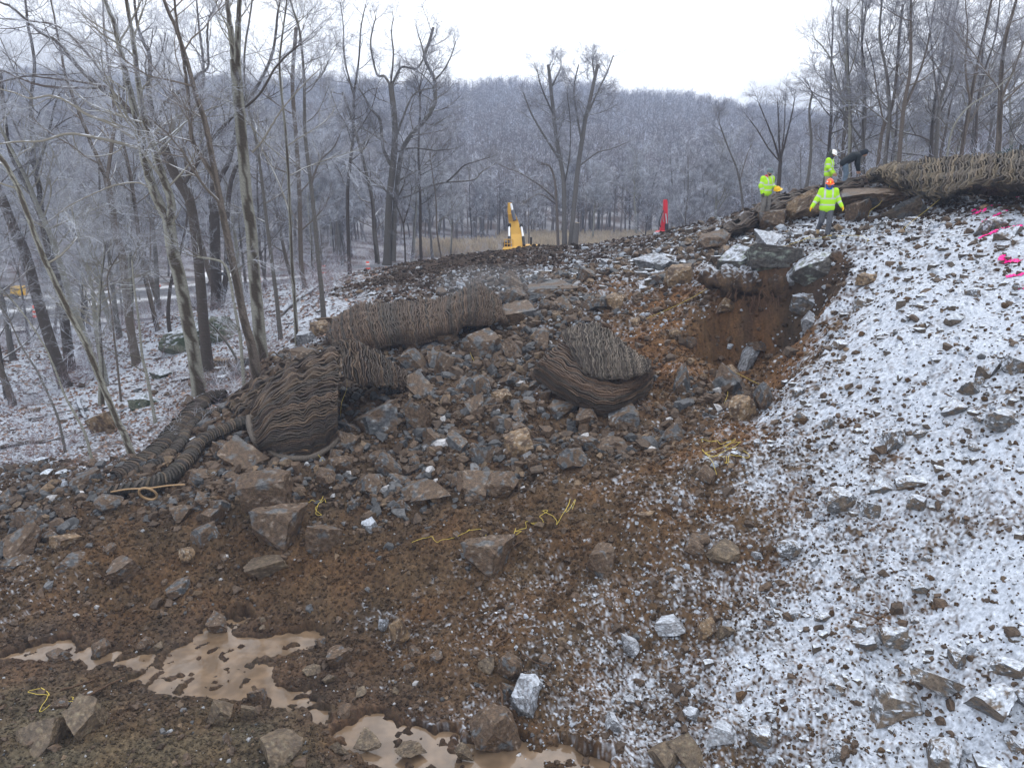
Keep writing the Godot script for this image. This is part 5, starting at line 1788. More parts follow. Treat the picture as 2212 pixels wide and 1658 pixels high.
	mat_patch(t, lifted([
		[[1545, 503, 0.1], [1600, 470, 0.25], [1660, 432, 0.4], [1730, 412, 0.5], [1800, 398, 0.5], [1862, 385, 0.4]],
		[[1560, 505, 0.25], [1612, 482, 0.4], [1670, 450, 0.45], [1735, 428, 0.5], [1802, 412, 0.5], [1865, 398, 0.4]],
		[[1580, 508, 0.05], [1630, 490, 0.15], [1685, 462, 0.2], [1742, 440, 0.25], [1806, 424, 0.25], [1868, 408, 0.2]]], b), 12, 60, {"swap": true, "waves": 9.0, "wave": 0.7, "tall": 0.12, "lean": 0.8, "lump": 0.1, "cols": [Color(0.096, 0.069, 0.052), Color(0.129, 0.089, 0.064), Color(0.071, 0.056, 0.045)]}, 40)
	b = hit(2060, 415)
	t = thing("blasting_mat", "huge olive brown rubber mat heaped over the top of the bank", "blasting mat", b)
	mat_patch(t, lifted([
		[[1880, 368, 0.5], [1950, 352, 0.9], [2030, 345, 1.1], [2110, 338, 1.2], [2190, 334, 1.2], [2290, 330, 1.2], [2390, 340, 1.0]],
		[[1872, 382, 0.6], [1945, 368, 1.0], [2030, 362, 1.1], [2110, 356, 1.15], [2190, 356, 1.2], [2290, 354, 1.2], [2390, 362, 1.0]],
		[[1880, 392, 0.4], [1950, 388, 0.8], [2030, 390, 0.9], [2105, 382, 1.0], [2190, 380, 1.1], [2290, 378, 1.0], [2390, 385, 0.9]],
		[[1905, 400, 0.25], [1960, 408, 0.45], [2030, 418, 0.55], [2090, 405, 0.8], [2180, 402, 0.85], [2290, 402, 0.8], [2390, 405, 0.7]],
		[[1925, 405, 0.1], [1985, 425, 0.2], [2040, 440, 0.15], [2080, 418, 0.5], [2170, 425, 0.3], [2290, 425, 0.2], [2390, 425, 0.2]]], b), 84, 26, {"waves": 4.0, "wave": 1.7, "tall": 0.13, "lean": 1.1, "lump": 0.14, "cols": [Color(0.164, 0.126, 0.080), Color(0.121, 0.095, 0.066), Color(0.082, 0.068, 0.057), Color(0.208, 0.161, 0.104)]}, 41)


# ---------------------------------------------------------------- people: smooth-joined capsules meshed as surface nets
func nets(mb: MB, bones: Array, cell: float, k: float, paint: Callable, to := Transform3D.IDENTITY) -> void:
	# bones: [a, b, ra, rb]
	var lo := Vector3.ONE * 1e9
	var hi := -lo
	for b in bones:
		var m: float = maxf(b[2], b[3]) + k + 2.0 * cell
		lo = lo.min(b[0] - Vector3.ONE * m).min(b[1] - Vector3.ONE * m)
		hi = hi.max(b[0] + Vector3.ONE * m).max(b[1] + Vector3.ONE * m)
	var nx := int((hi.x - lo.x) / cell) + 2
	var ny := int((hi.y - lo.y) / cell) + 2
	var nz := int((hi.z - lo.z) / cell) + 2
	var f := PackedFloat32Array()
	f.resize(nx * ny * nz)
	f.fill(1.0)
	for b in bones:
		var a: Vector3 = b[0]
		var e: Vector3 = b[1]
		var ra: float = b[2]
		var rb: float = b[3]
		var m := maxf(ra, rb) + k + 1.5 * cell
		var l := ((a.min(e) - Vector3.ONE * m - lo) / cell).floor()
		var h := ((a.max(e) + Vector3.ONE * m - lo) / cell).ceil()
		var ab := e - a
		var inv := 1.0 / maxf(ab.length_squared(), 1e-9)
		for z in range(maxi(int(l.z), 0), mini(int(h.z) + 1, nz)):
			for y in range(maxi(int(l.y), 0), mini(int(h.y) + 1, ny)):
				for x in range(maxi(int(l.x), 0), mini(int(h.x) + 1, nx)):
					var p := lo + Vector3(x, y, z) * cell
					var t := clampf((p - a).dot(ab) * inv, 0.0, 1.0)
					var d := (p - a - ab * t).length() - lerpf(ra, rb, t)
					var id := (z * ny + y) * nx + x
					var o := f[id]
					var hh := clampf(0.5 + 0.5 * (o - d) / k, 0.0, 1.0)
					f[id] = lerpf(o, d, hh) - k * hh * (1.0 - hh)
	var at := {}
	var sx := 1
	var sy := nx
	var sz := nx * ny
	var corner := [0, sx, sy, sx + sy, sz, sz + sx, sz + sy, sz + sx + sy]
	var off := [Vector3(0, 0, 0), Vector3(1, 0, 0), Vector3(0, 1, 0), Vector3(1, 1, 0), Vector3(0, 0, 1), Vector3(1, 0, 1), Vector3(0, 1, 1), Vector3(1, 1, 1)]
	var edges := [[0, 1], [2, 3], [4, 5], [6, 7], [0, 2], [1, 3], [4, 6], [5, 7], [0, 4], [1, 5], [2, 6], [3, 7]]
	for z in nz - 1:
		for y in ny - 1:
			for x in nx - 1:
				var id := (z * ny + y) * nx + x
				var first := f[id] < 0.0
				var mixed := false
				for q in corner:
					if (f[id + q] < 0.0) != first:
						mixed = true
						break
				if not mixed: continue
				var sum := Vector3.ZERO
				var cnt := 0
				for e in edges:
					var fa := f[id + corner[e[0]]]
					var fb := f[id + corner[e[1]]]
					if (fa < 0.0) != (fb < 0.0):
						sum += off[e[0]].lerp(off[e[1]], fa / (fa - fb))
						cnt += 1
				var p: Vector3 = lo + (Vector3(x, y, z) + sum / cnt) * cell
				at[id] = mb.v.size()
				var gx := f[id + sx] + f[id + sx + sy] + f[id + sx + sz] + f[id + sx + sy + sz] - f[id] - f[id + sy] - f[id + sz] - f[id + sy + sz]
				var gy := f[id + sy] + f[id + sx + sy] + f[id + sy + sz] + f[id + sx + sy + sz] - f[id] - f[id + sx] - f[id + sz] - f[id + sx + sz]
				var gz := f[id + sz] + f[id + sx + sz] + f[id + sy + sz] + f[id + sx + sy + sz] - f[id] - f[id + sx] - f[id + sy] - f[id + sx + sy]
				mb.v.append(to * p)
				mb.n.append((to.basis * Vector3(gx, gy, gz)).normalized())
				mb.c.append(paint.call(p))
	for id in at:
		for ax in 3:
			var s1: int = [sx, sy, sz][ax]
			var s2: int = [sy, sz, sx][ax]
			var s3: int = [sz, sx, sy][ax]
			# the edge from corner id to id + s1, ringed by four cells
			if id + s1 >= f.size(): continue
			var ina := f[id] < 0.0
			if ina == (f[id + s1] < 0.0): continue
			if not (at.has(id - s2) and at.has(id - s3) and at.has(id - s2 - s3)): continue
			var q := [at[id], at[id - s2], at[id - s2 - s3], at[id - s3]]
			if ina:
				q = [q[0], q[3], q[2], q[1]]
			for w in [q[0], q[1], q[2], q[0], q[2], q[3]]:
				mb.i.append(w)

func hand_bones(w: Vector3, dir: Vector3, palm: Vector3, side: Vector3, curl: float) -> Array:
	# palm, four unequal fingers with a bend, thumb from the side of the palm
	var out := [[w, w + dir * 0.055, 0.030, 0.034], [w + dir * 0.05 - side * 0.02, w + dir * 0.085 - side * 0.026, 0.020, 0.019], [w + dir * 0.05 + side * 0.02, w + dir * 0.085 + side * 0.026, 0.020, 0.019]]
	var lens := [0.062, 0.072, 0.066, 0.052]
	for k in 4:
		var a := w + dir * 0.088 + side * (0.036 - 0.024 * k)
		var b: Vector3 = a + (dir + palm * curl * 0.5).normalized() * lens[k] * 0.55
		var c: Vector3 = b + (dir * (1.0 - curl * 0.6) + palm * curl * 1.2).normalized() * lens[k] * 0.55
		out.append([a, b, 0.0125, 0.0115]); out.append([b, c, 0.0115, 0.0095])
	var ta := w + dir * 0.03 + side * 0.032
	var tb := ta + (dir * 0.6 + side * 0.8 + palm * 0.3).normalized() * 0.045
	out.append([ta, tb, 0.015, 0.013]); out.append([tb, tb + (dir + palm * 0.5).normalized() * 0.032, 0.013, 0.010])
	return out

# joints in the person's own frame: x to their left, y up, z forward
func person(label: String, at: Vector3, turn: float, J: Dictionary, look: Dictionary) -> Node3D:
	var t := thing("person", label, "person", at)
	t.rotation.y = turn
	var head: Vector3 = J.head
	var face: Vector3 = J.face          # the way the face looks
	var up: Vector3 = (head - J.neck).normalized()
	var fr := (face - up * face.dot(up)).normalized()
	var sd := up.cross(fr)
	var skin := Color(0.42, 0.25, 0.18)
	var beard: Color = look.get("beard", skin)
	# body: one mesh
	var mb := MB.new()
	var bones := [[J.pelvis, J.chest, 0.125, 0.145], [J.chest, J.neck, 0.13, 0.06], [J.neck, head - up * 0.05, 0.055, 0.055]]
	for s in ["l", "r"]:
		bones.append_array([[J.neck - up * 0.06, J["sh_" + s], 0.07, 0.065], [J["sh_" + s], J["el_" + s], 0.052, 0.042], [J["el_" + s], J["wr_" + s], 0.042, 0.028], [J["hip_" + s], J["kn_" + s], 0.085, 0.058], [J["kn_" + s], J["an_" + s], 0.056, 0.038], [J["an_" + s], J["toe_" + s], 0.042, 0.035]])
	nets(mb, bones, 0.02, 0.05, func(_p): return skin)
	# head, finer, in the same mesh
	var hb := [[head + up * 0.035 - fr * 0.015, head + up * 0.03 + fr * 0.015, 0.088, 0.085], [head - up * 0.03 + fr * 0.03, head - up * 0.065 + fr * 0.045, 0.066, 0.045], [head + fr * 0.093 + up * 0.015, head + fr * 0.112 - up * 0.02, 0.010, 0.014], [head + fr * 0.085 + sd * 0.035 + up * 0.03, head + fr * 0.085 - sd * 0.035 + up * 0.03, 0.013, 0.013], [head + fr * 0.088 - up * 0.055 + sd * 0.018, head + fr * 0.088 - up * 0.055 - sd * 0.018, 0.011, 0.011], [head + sd * 0.088 + up * 0.01, head + sd * 0.09 - up * 0.02, 0.016, 0.012], [head - sd * 0.088 + up * 0.01, head - sd * 0.09 - up * 0.02, 0.016, 0.012]]
	nets(mb, hb, 0.010, 0.018, func(p: Vector3):
		var q := p - head
		var y := q.dot(up)
		var z := q.dot(fr)
		var x := absf(q.dot(sd))
		if z > 0.07 and absf(y - 0.012) < 0.009 and absf(x - 0.032) < 0.013: return Color(0.03, 0.02, 0.02)
		if z > 0.09 and absf(y + 0.056) < 0.007 and x < 0.022: return Color(0.25, 0.1, 0.09)
		if y < -0.03 and z > -0.01 and not (z > 0.10 and y > -0.04): return beard
		if z < -0.02 or y > 0.075: return look.get("hair", Color(0.03, 0.02, 0.015))
		return skin)
	for s in ["l", "r"]:
		var d: Vector3 = (J["wr_" + s] - J["el_" + s]).normalized()
		var pm: Vector3 = (sd * (-1.0 if s == "l" else 1.0) + fr * 0.2)
		pm = (pm - d * pm.dot(d)).normalized()
		var sid := d.cross(pm)
		if sid.dot(fr) < 0.0: sid = -sid
		var gl: Color = look.get("glove", skin)
		if look.has("glove"):
			var gm := MB.new()
			var gb := hand_bones(J["wr_" + s], d, pm, sid, 0.6)
			for q in gb:
				q[2] += 0.004; q[3] += 0.004
			gb.append([J["wr_" + s] - d * 0.07, J["wr_" + s], 0.048, 0.038])
			nets(gm, gb, 0.008, 0.008, func(_p): return gl)
			part("glove", gm.mesh(), M.cloth, t)
		else:
			nets(mb, hand_bones(J["wr_" + s], d, pm, sid, 0.6), 0.008, 0.008, func(_p): return skin)
	part("body", mb.mesh(), M.cloth, t)
	# jacket
	mb = MB.new()
	var jc: Color = look.jacket
	var tape := Color(0.5, 0.52, 0.52)
	var tor: Vector3 = (J.chest - J.pelvis).normalized()
	var jb := [[J.pelvis, J.chest, 0.16, 0.175], [J.pelvis + sd * 0.09 - tor * 0.01, J.chest + sd * 0.10, 0.135, 0.145], [J.pelvis - sd * 0.09 - tor * 0.01, J.chest - sd * 0.10, 0.135, 0.145], [J.pelvis + sd * 0.10 - tor * 0.05, J.pelvis - sd * 0.10 - tor * 0.05, 0.12, 0.12], [J.chest, J.neck - up * 0.02, 0.15, 0.085]]
	for s in ["l", "r"]:
		jb.append_array([[J.neck - up * 0.09, J["sh_" + s], 0.10, 0.095], [J["sh_" + s], J["el_" + s], 0.090, 0.074], [J["el_" + s], J["wr_" + s], 0.074, 0.056]])
	nets(mb, jb, 0.019, 0.05, func(p: Vector3):
		if not look.get("tape", false): return jc
		var near := 0.0
		for s in ["l", "r"]:
			for e in [["sh_", "el_", 0.62], ["el_", "wr_", 0.45]]:
				var a: Vector3 = J[e[0] + s]
				var b: Vector3 = J[e[1] + s]
				var ab := b - a
				var q := (p - a).dot(ab) / ab.length_squared()
				var dist := (p - a - ab * clampf(q, 0, 1)).length()
				if dist < 0.105 and q > 0.15:
					near = 1.0
					if absf(q - float(e[2])) * ab.length() < 0.028: return tape
		if near > 0.0: return jc
		var ax: Vector3 = (J.chest - J.pelvis).normalized()
		var h: float = (p - J.pelvis).dot(ax)
		if absf(h - 0.06) < 0.027 or absf(h - 0.25) < 0.027: return tape
		var x: float = absf((p - J.pelvis).dot(sd))
		if h > 0.25 and absf(x - 0.115) < 0.024: return tape
		return jc)
	part("jacket", mb.mesh(), M.cloth, t)
	# hood or collar
	mb = MB.new()
	var hc: Color = look.get("hood", jc)
	if look.get("hood_up", false):
		nets(mb, [[head + up * 0.03 - fr * 0.06, head + up * 0.03 - fr * 0.045, 0.118, 0.112], [head - up * 0.08 - fr * 0.06, J.neck, 0.09, 0.10], [head + up * 0.02 + sd * 0.085 - fr * 0.01, head - up * 0.12 + sd * 0.04 + fr * 0.03, 0.035, 0.045], [head + up * 0.02 - sd * 0.085 - fr * 0.01, head - up * 0.12 - sd * 0.04 + fr * 0.03, 0.035, 0.045]], 0.012, 0.03, func(_p): return hc)
	else:
		nets(mb, [[J.neck - fr * 0.05 + sd * 0.05, J.neck - fr * 0.05 - sd * 0.05, 0.065, 0.065], [J.neck + fr * 0.03 + sd * 0.06, J.neck - fr * 0.04 + sd * 0.07, 0.04, 0.05], [J.neck + fr * 0.03 - sd * 0.06, J.neck - fr * 0.04 - sd * 0.07, 0.04, 0.05], [J.neck + fr * 0.04 - up * 0.06, J.neck + fr * 0.03 - up * 0.1, 0.05, 0.04]], 0.012, 0.03, func(_p): return hc)
	part("hood", mb.mesh(), M.cloth, t)
	# trousers
	mb = MB.new()
	var tb := [[J.pelvis + sd * 0.05, J.pelvis - sd * 0.05, 0.135, 0.135]]
	for s in ["l", "r"]:
		tb.append_array([[J["hip_" + s], J["kn_" + s], 0.112, 0.085], [J["kn_" + s], J["an_" + s] + (J["kn_" + s] - J["an_" + s]).normalized() * 0.04, 0.082, 0.072]])
	var tc: Color = look.trousers
	nets(mb, tb, 0.018, 0.04, func(p: Vector3): return tc * (1.0 + 0.35 * nC.get_noise_2d(p.x * 3.0 + p.z * 2.0, p.y * 2.0)))
	part("trousers", mb.mesh(), M.cloth, t)
	for s in ["l", "r"]:
		mb = MB.new()
		var d: Vector3 = (J["toe_" + s] - J["an_" + s])
		nets(mb, [[J["an_" + s] + Vector3(0, 0.05, 0), J["an_" + s] - Vector3(0, 0.01, 0), 0.062, 0.058], [J["an_" + s] - Vector3(0, 0.03, 0), J["toe_" + s], 0.055, 0.047]], 0.013, 0.02, func(_p): return look.get("boot", Color(0.2, 0.13, 0.07)))
		part("boot", mb.mesh(), M.cloth, t)
	# hard hat: dome, brim and peak
	if look.has("hat"):
		var hat := Node3D.new()
		hat.name = "hard_hat"
		t.add_child(hat)
		hard_hat(hat, look.hat, Basis(sd, up, fr), head + up * 0.035, look.get("sticker", false))
	return t

func hard_hat(parent: Node3D, col: Color, b: Basis, c: Vector3, sticker: bool) -> void:
	var mb := MB.new()
	var prof := [[0.0, 0.135], [0.05, 0.128], [0.09, 0.105], [0.115, 0.065], [0.122, 0.03], [0.124, 0.012]]
	var ns := 20
	for k in prof.size() - 1:
		for s in ns:
			var q := []
			for e in [[k, s], [k, s + 1], [k + 1, s + 1], [k + 1, s]]:
				var a: float = TAU * e[1] / ns
				q.append(c + b * Vector3(cos(a) * prof[e[0]][0] * 0.93, prof[e[0]][1], sin(a) * prof[e[0]][0] * 1.1))
			if k == 0:
				mb.tri(q[0], q[2], q[3], col, b * Vector3.UP)
			else:
				mb.quad(q[0], q[1], q[2], q[3], col, (q[0] + q[2]) / 2.0 - c)
	part("shell", mb.mesh(), M.plastic, parent)
	mb = MB.new()
	for s in ns:
		var q := []
		for e in [[s, 0], [s + 1, 0], [s + 1, 1], [s, 1]]:
			var a: float = TAU * e[0] / ns
			var out := 0.012 + 0.045 * maxf(0.0, sin(a))
			var rr := 1.0 + (out / 0.12 if e[1] else 0.0)
			q.append(c + b * Vector3(cos(a) * 0.115 * rr, 0.012 - (0.012 if e[1] else 0.0), sin(a) * 0.136 * rr))
		mb.quad(q[0], q[1], q[2], q[3], col, b * Vector3.UP)
	part("brim", mb.mesh(), M.plastic, parent)
	mb = MB.new()
	mb.tube(PackedVector3Array([c + b * Vector3(0, 0.10, 0.10), c + b * Vector3(0, 0.137, 0.04), c + b * Vector3(0, 0.14, -0.04), c + b * Vector3(0, 0.10, -0.105)]), PackedFloat32Array([0.012, 0.014, 0.014, 0.012]), 6, col)
	part("ridge", mb.mesh(), M.plastic, parent)
	if sticker:
		mb = MB.new()
		mb.box(c + b * Vector3(0.0, 0.065, 0.128), Vector3(0.03, 0.075, 0.012), Color(0.85, 0.7, 0.03), b * Basis(Vector3.RIGHT, -0.45))
		part("yellow_stripe", mb.mesh(), M.plastic, parent)
		mb = MB.new()
		mb.box(c + b * Vector3(-0.085, 0.06, 0.085), Vector3(0.045, 0.045, 0.012), Color(0.75, 0.75, 0.7), b * Basis(Vector3.UP, -0.75) * Basis(Vector3.RIGHT, -0.45))
		part("sticker", mb.mesh(), M.plastic, parent)

func stand(over := {}) -> Dictionary:
	var j := {
		"pelvis": Vector3(0, 0.98, 0), "chest": Vector3(0, 1.33, 0.0), "neck": Vector3(0, 1.52, 0.01), "head": Vector3(0, 1.68, 0.03), "face": Vector3(0, -0.25, 1),
		"sh_l": Vector3(0.20, 1.46, 0), "sh_r": Vector3(-0.20, 1.46, 0), "el_l": Vector3(0.29, 1.19, -0.03), "el_r": Vector3(-0.29, 1.19, -0.03), "wr_l": Vector3(0.31, 0.95, 0.05), "wr_r": Vector3(-0.31, 0.95, 0.05),
		"hip_l": Vector3(0.10, 0.94, 0), "hip_r": Vector3(-0.10, 0.94, 0), "kn_l": Vector3(0.11, 0.52, 0.03), "kn_r": Vector3(-0.11, 0.52, 0.03), "an_l": Vector3(0.12, 0.10, -0.02), "an_r": Vector3(-0.12, 0.10, -0.02), "toe_l": Vector3(0.14, 0.05, 0.16), "toe_r": Vector3(-0.14, 0.05, 0.16)}
	j.merge(over, true)
	return j

func build_people() -> void:
	var lime := Color(0.38, 0.70, 0.03)
	var feet := func(dx: float, dy: float) -> Vector3:
		var p := hit(dx, dy)
		p.y = height(p.x, -p.z) + 0.0
		return p
	# walking down the bank towards the camera
	person("worker in a lime jacket with an orange hard hat and yellow gloves, stepping downhill", feet.call(1780, 509), -0.25, stand({
		"el_l": Vector3(0.31, 1.2, -0.04), "wr_l": Vector3(0.42, 1.0, 0.08), "el_r": Vector3(-0.33, 1.2, 0.02), "wr_r": Vector3(-0.46, 0.98, 0.12),
		"kn_l": Vector3(0.10, 0.53, 0.08), "an_l": Vector3(0.09, 0.10, 0.08), "toe_l": Vector3(0.10, 0.05, 0.26), "kn_r": Vector3(-0.12, 0.55, 0.0), "an_r": Vector3(-0.16, 0.28, -0.34), "toe_r": Vector3(-0.17, 0.16, -0.2), "head": Vector3(0, 1.67, 0.05), "face": Vector3(0.0, -0.35, 1)}),
		{"jacket": lime, "tape": true, "trousers": Color(0.085, 0.09, 0.105), "hat": Color(0.85, 0.13, 0.03), "sticker": true, "glove": Color(0.72, 0.47, 0.03), "hood": Color(0.03, 0.09, 0.35), "hood_up": true, "boot": Color(0.3, 0.22, 0.13), "beard": Color(0.16, 0.09, 0.06)})
	# standing with a yellow helmet under the arm
	var p := hit(1651, 472, 0.3)
	person("worker in a lime jacket with a grey hard hat, holding something yellow against his side", p, 0.35, stand({
		"el_l": Vector3(0.30, 1.2, -0.08), "wr_l": Vector3(0.30, 1.14, 0.15), "el_r": Vector3(-0.29, 1.19, 0.0), "wr_r": Vector3(-0.26, 0.94, 0.08), "head": Vector3(0.01, 1.67, 0.06), "face": Vector3(0.25, -0.6, 1)}),
		{"jacket": lime, "tape": true, "trousers": Color(0.16, 0.15, 0.14), "hat": Color(0.10, 0.13, 0.15), "hood": Color(0.55, 0.02, 0.05), "glove": Color(0.08, 0.075, 0.05), "beard": Color(0.03, 0.02, 0.015)})
	var h := thing("spare_hard_hat", "yellow hard hat held against the side of the worker with the grey helmet", "hard hat", p)
	h.rotation.y = 0.35
	hard_hat(h, Color(0.78, 0.46, 0.02), Basis(Vector3(0, 0, 1), 0.5).rotated(Vector3.UP, 0.4), Vector3(0.27, 1.06, 0.26), false)
	# standing, looking down, white helmet
	person("worker in a lime jacket with a white hard hat and tan trousers, looking down", feet.call(1783, 436), 0.95, stand({
		"el_r": Vector3(-0.27, 1.2, 0.02), "wr_r": Vector3(-0.22, 0.99, 0.2), "el_l": Vector3(0.28, 1.2, 0.0), "wr_l": Vector3(0.24, 0.98, 0.16), "head": Vector3(0, 1.68, 0.09), "face": Vector3(0.05, -0.65, 1)}),
		{"jacket": lime, "tape": true, "trousers": Color(0.30, 0.26, 0.21), "hat": Color(0.80, 0.80, 0.78), "hood": Color(0.05, 0.055, 0.05), "hood_up": true, "beard": Color(0.04, 0.04, 0.04)})
	# stooping
	person("person in a black hooded jacket and blue jeans stooping over the rocks", feet.call(1825, 404), 1.35, stand({
		"pelvis": Vector3(0, 0.93, -0.12), "chest": Vector3(0, 1.16, 0.20), "neck": Vector3(0, 1.24, 0.42), "head": Vector3(0, 1.26, 0.60), "face": Vector3(0, -0.85, 0.5),
		"sh_l": Vector3(0.19, 1.17, 0.36), "sh_r": Vector3(-0.19, 1.17, 0.36), "el_l": Vector3(0.22, 0.88, 0.38), "el_r": Vector3(-0.22, 0.88, 0.36), "wr_l": Vector3(0.19, 0.62, 0.45), "wr_r": Vector3(-0.18, 0.62, 0.43),
		"hip_l": Vector3(0.10, 0.90, -0.1), "hip_r": Vector3(-0.10, 0.90, -0.1), "kn_l": Vector3(0.12, 0.5, 0.0), "kn_r": Vector3(-0.12, 0.5, -0.02), "an_l": Vector3(0.13, 0.1, -0.04), "an_r": Vector3(-0.13, 0.1, -0.06)}),
		{"jacket": Color(0.012, 0.016, 0.022), "trousers": Color(0.11, 0.15, 0.20), "hood": Color(0.014, 0.018, 0.024), "hood_up": true})


# ---------------------------------------------------------------- machines
func build_excavators() -> void:
	# seen from behind: house, hand rail, boom rising away, stick and cylinders
	var yel := Color(0.62, 0.36, 0.06)
	var grey := Color(0.35, 0.36, 0.37)
	var black := Color(0.02, 0.02, 0.02)
	var b := px(1112, 537, 62.0)
	var m := scale_at(b)
	var at := func(dx: float, dy: float, back: float) -> Vector3:
		return px(dx, dy, 62.0 + back) - b
	var t := thing("excavator", "yellow excavator with its boom raised behind the earth bank", "excavator", b)
	var beam := func(called: String, list: Array, wide: float, deep: float, col: Color, parent: Node3D) -> MeshInstance3D:
		var mb := MB.new()
		for k in list.size() - 1:
			var p: Vector3 = list[k][0]
			var q: Vector3 = list[k + 1][0]
			var w0: float = wide * list[k][1] / 2.0
			var w1: float = wide * list[k + 1][1] / 2.0
			var d0: float = deep * list[k][1] / 2.0
			var d1: float = deep * list[k + 1][1] / 2.0
			mb.hexa([p + Vector3(-w0, 0, -d0), p + Vector3(w0, 0, -d0), p + Vector3(w0, 0, d0), p + Vector3(-w0, 0, d0), q + Vector3(-w1, 0, -d1), q + Vector3(w1, 0, -d1), q + Vector3(w1, 0, d1), q + Vector3(-w1, 0, d1)], col)
		return part(called, mb.mesh(), M.paint, parent)
	beam.call("boom", [[at.call(1119, 540, 1.0), 1.0], [at.call(1115, 505, 2.5), 1.0], [at.call(1110, 478, 3.2), 0.85], [at.call(1106, 462, 3.0), 0.6]], 24 * m, 0.9, yel, t)
	beam.call("stick", [[at.call(1104, 480, 3.6), 0.9], [at.call(1102, 455, 3.8), 1.0], [at.call(1101, 438, 3.8), 0.7]], 12 * m, 0.8, yel, t)
	for s in [-1, 1]:
		var mb := MB.new()
		mb.rod(at.call(1116 + s * 16, 530, 0.6), at.call(1115 + s * 15, 512, 1.2), 0.13, black)
		var c := part("boom_cylinder", mb.mesh(), M.paint, t)
		mb = MB.new()
		mb.rod(at.call(1115 + s * 15, 512, 1.2), at.call(1113 + s * 13, 487, 2.0), 0.08, Color(0.75, 0.77, 0.8))
		part("piston_rod", mb.mesh(), M.metal, c)
		mb = MB.new()
		mb.rod(at.call(1113 + s * 16, 487, 2.0), at.call(1113 + s * 9, 487, 2.0), 0.17, black)
		part("pivot_pin", mb.mesh(), M.paint, c)
	var mb := MB.new()
	mb.rod(at.call(1112, 476, 2.4), at.call(1107, 455, 2.8), 0.15, Color(0.1, 0.11, 0.14))
	var c := part("stick_cylinder", mb.mesh(), M.paint, t)
	mb = MB.new()
	mb.rod(at.call(1107, 455, 2.8), at.call(1104, 440, 3.0), 0.09, Color(0.78, 0.8, 0.83))
	part("piston_rod", mb.mesh(), M.metal, c)
	mb = MB.new()
	var hc: Vector3 = at.call(1116, 536, 0.0)
	mb.box(hc + Vector3(-0.2, -0.3, 0), Vector3(50 * m, 0.75, 1.2), yel, Basis.IDENTITY, 0.12)
	mb.box(hc + Vector3(0.7, -0.05, -1.6), Vector3(56 * m, 0.35, 1.8), yel, Basis.IDENTITY, 0.06)
	part("house", mb.mesh(), M.paint, t)
	mb = MB.new()
	mb.box(hc + Vector3(-22 * m, 0.0, -1.3), Vector3(0.5, 0.9, 1.6), black, Basis.IDENTITY, 0.05)
	part("cab", mb.mesh(), M.paint, t)
	mb = MB.new()
	for y in [0.35, 0.7]:
		mb.rod(hc + Vector3(-26 * m, y, 0.2), hc + Vector3(-8 * m, y, 0.2), 0.03, yel, 6)
	for k in 4:
		mb.rod(hc + Vector3((-26 + 6 * k) * m, 0.0, 0.2), hc + Vector3((-26 + 6 * k) * m, 0.7, 0.2), 0.03, yel, 6)
	part("hand_rail", mb.mesh(), M.paint, t)
	mb = MB.new()
	mb.rod(hc + Vector3(32 * m, 0.0, -1.5), hc + Vector3(32 * m, 0.75, -1.5), 0.09, black, 8)
	part("exhaust_pipe", mb.mesh(), M.paint, t)
	for s in [-1, 1]:
		mb = MB.new()
		mb.box(hc + Vector3(s * 1.2, -1.5, -1.0), Vector3(0.6, 0.9, 4.2), Color(0.03, 0.027, 0.025), Basis.IDENTITY, 0.2)
		part("track", mb.mesh(), M.paint, t)
	# the red arm
	b = px(1433, 505, 56.0)
	m = scale_at(b)
	var red := Color(0.55, 0.012, 0.03)
	t = thing("drill_rig", "red drill rig arm standing up behind the crest", "drill rig", b)
	var at2 := func(dx: float, dy: float, back: float) -> Vector3:
		return px(dx, dy, 56.0 + back) - b
	beam.call("mast", [[at2.call(1437, 515, 1.0), 1.0], [at2.call(1437, 470, 1.3), 1.0], [at2.call(1437, 436, 1.6), 0.95], [at2.call(1437, 431, 1.6), 0.7]], 9 * m, 0.35, red, t)
	beam.call("boom", [[at2.call(1431, 515, 0.6), 1.0], [at2.call(1433, 490, 0.8), 0.8], [at2.call(1435, 455, 1.1), 0.25]], 17 * m, 0.4, red * 0.8, t)
	mb = MB.new()
	mb.rod(at2.call(1440, 505, 0.4), at2.call(1440, 484, 0.6), 0.13, Color(0.02, 0.02, 0.03))
	c = part("hydraulic_cylinder", mb.mesh(), M.paint, t)
	mb = MB.new()
	mb.rod(at2.call(1440, 484, 0.6), at2.call(1438, 462, 0.9), 0.05, Color(0.35, 0.36, 0.38))
	part("piston_rod", mb.mesh(), M.metal, c)
	mb = MB.new()
	mb.tube(curve([at2.call(1427, 490, 0.6), at2.call(1424, 480, 0.5), at2.call(1428, 466, 0.7), at2.call(1433, 455, 1.0)], 5), taper(16, 0.04, 0.04), 6, black)
	part("hose", mb.mesh(), M.paint, t)
	mb = MB.new()
	mb.tube(curve([at2.call(1433, 460, 0.4), at2.call(1432, 472, 0.4), at2.call(1434, 480, 0.4)], 5), taper(11, 0.03, 0.03), 6, Color(0.35, 0.3, 0.31))
	part("chain", mb.mesh(), M.metal, t)
	mb = MB.new()
	mb.box(at2.call(1430, 510, 0.0), Vector3(24 * m, 0.7, 1.6), red, Basis.IDENTITY, 0.1)
	part("base", mb.mesh(), M.paint, t)

# ---------------------------------------------------------------- road
const RO := Vector2(-39.7, 58.7)
func road_pt(t: float, n: float, y := -2.9) -> Vector3:
	return Vector3(RO.x + 0.8 * t - 0.6 * n, y, -(RO.y + 0.6 * t + 0.8 * n))

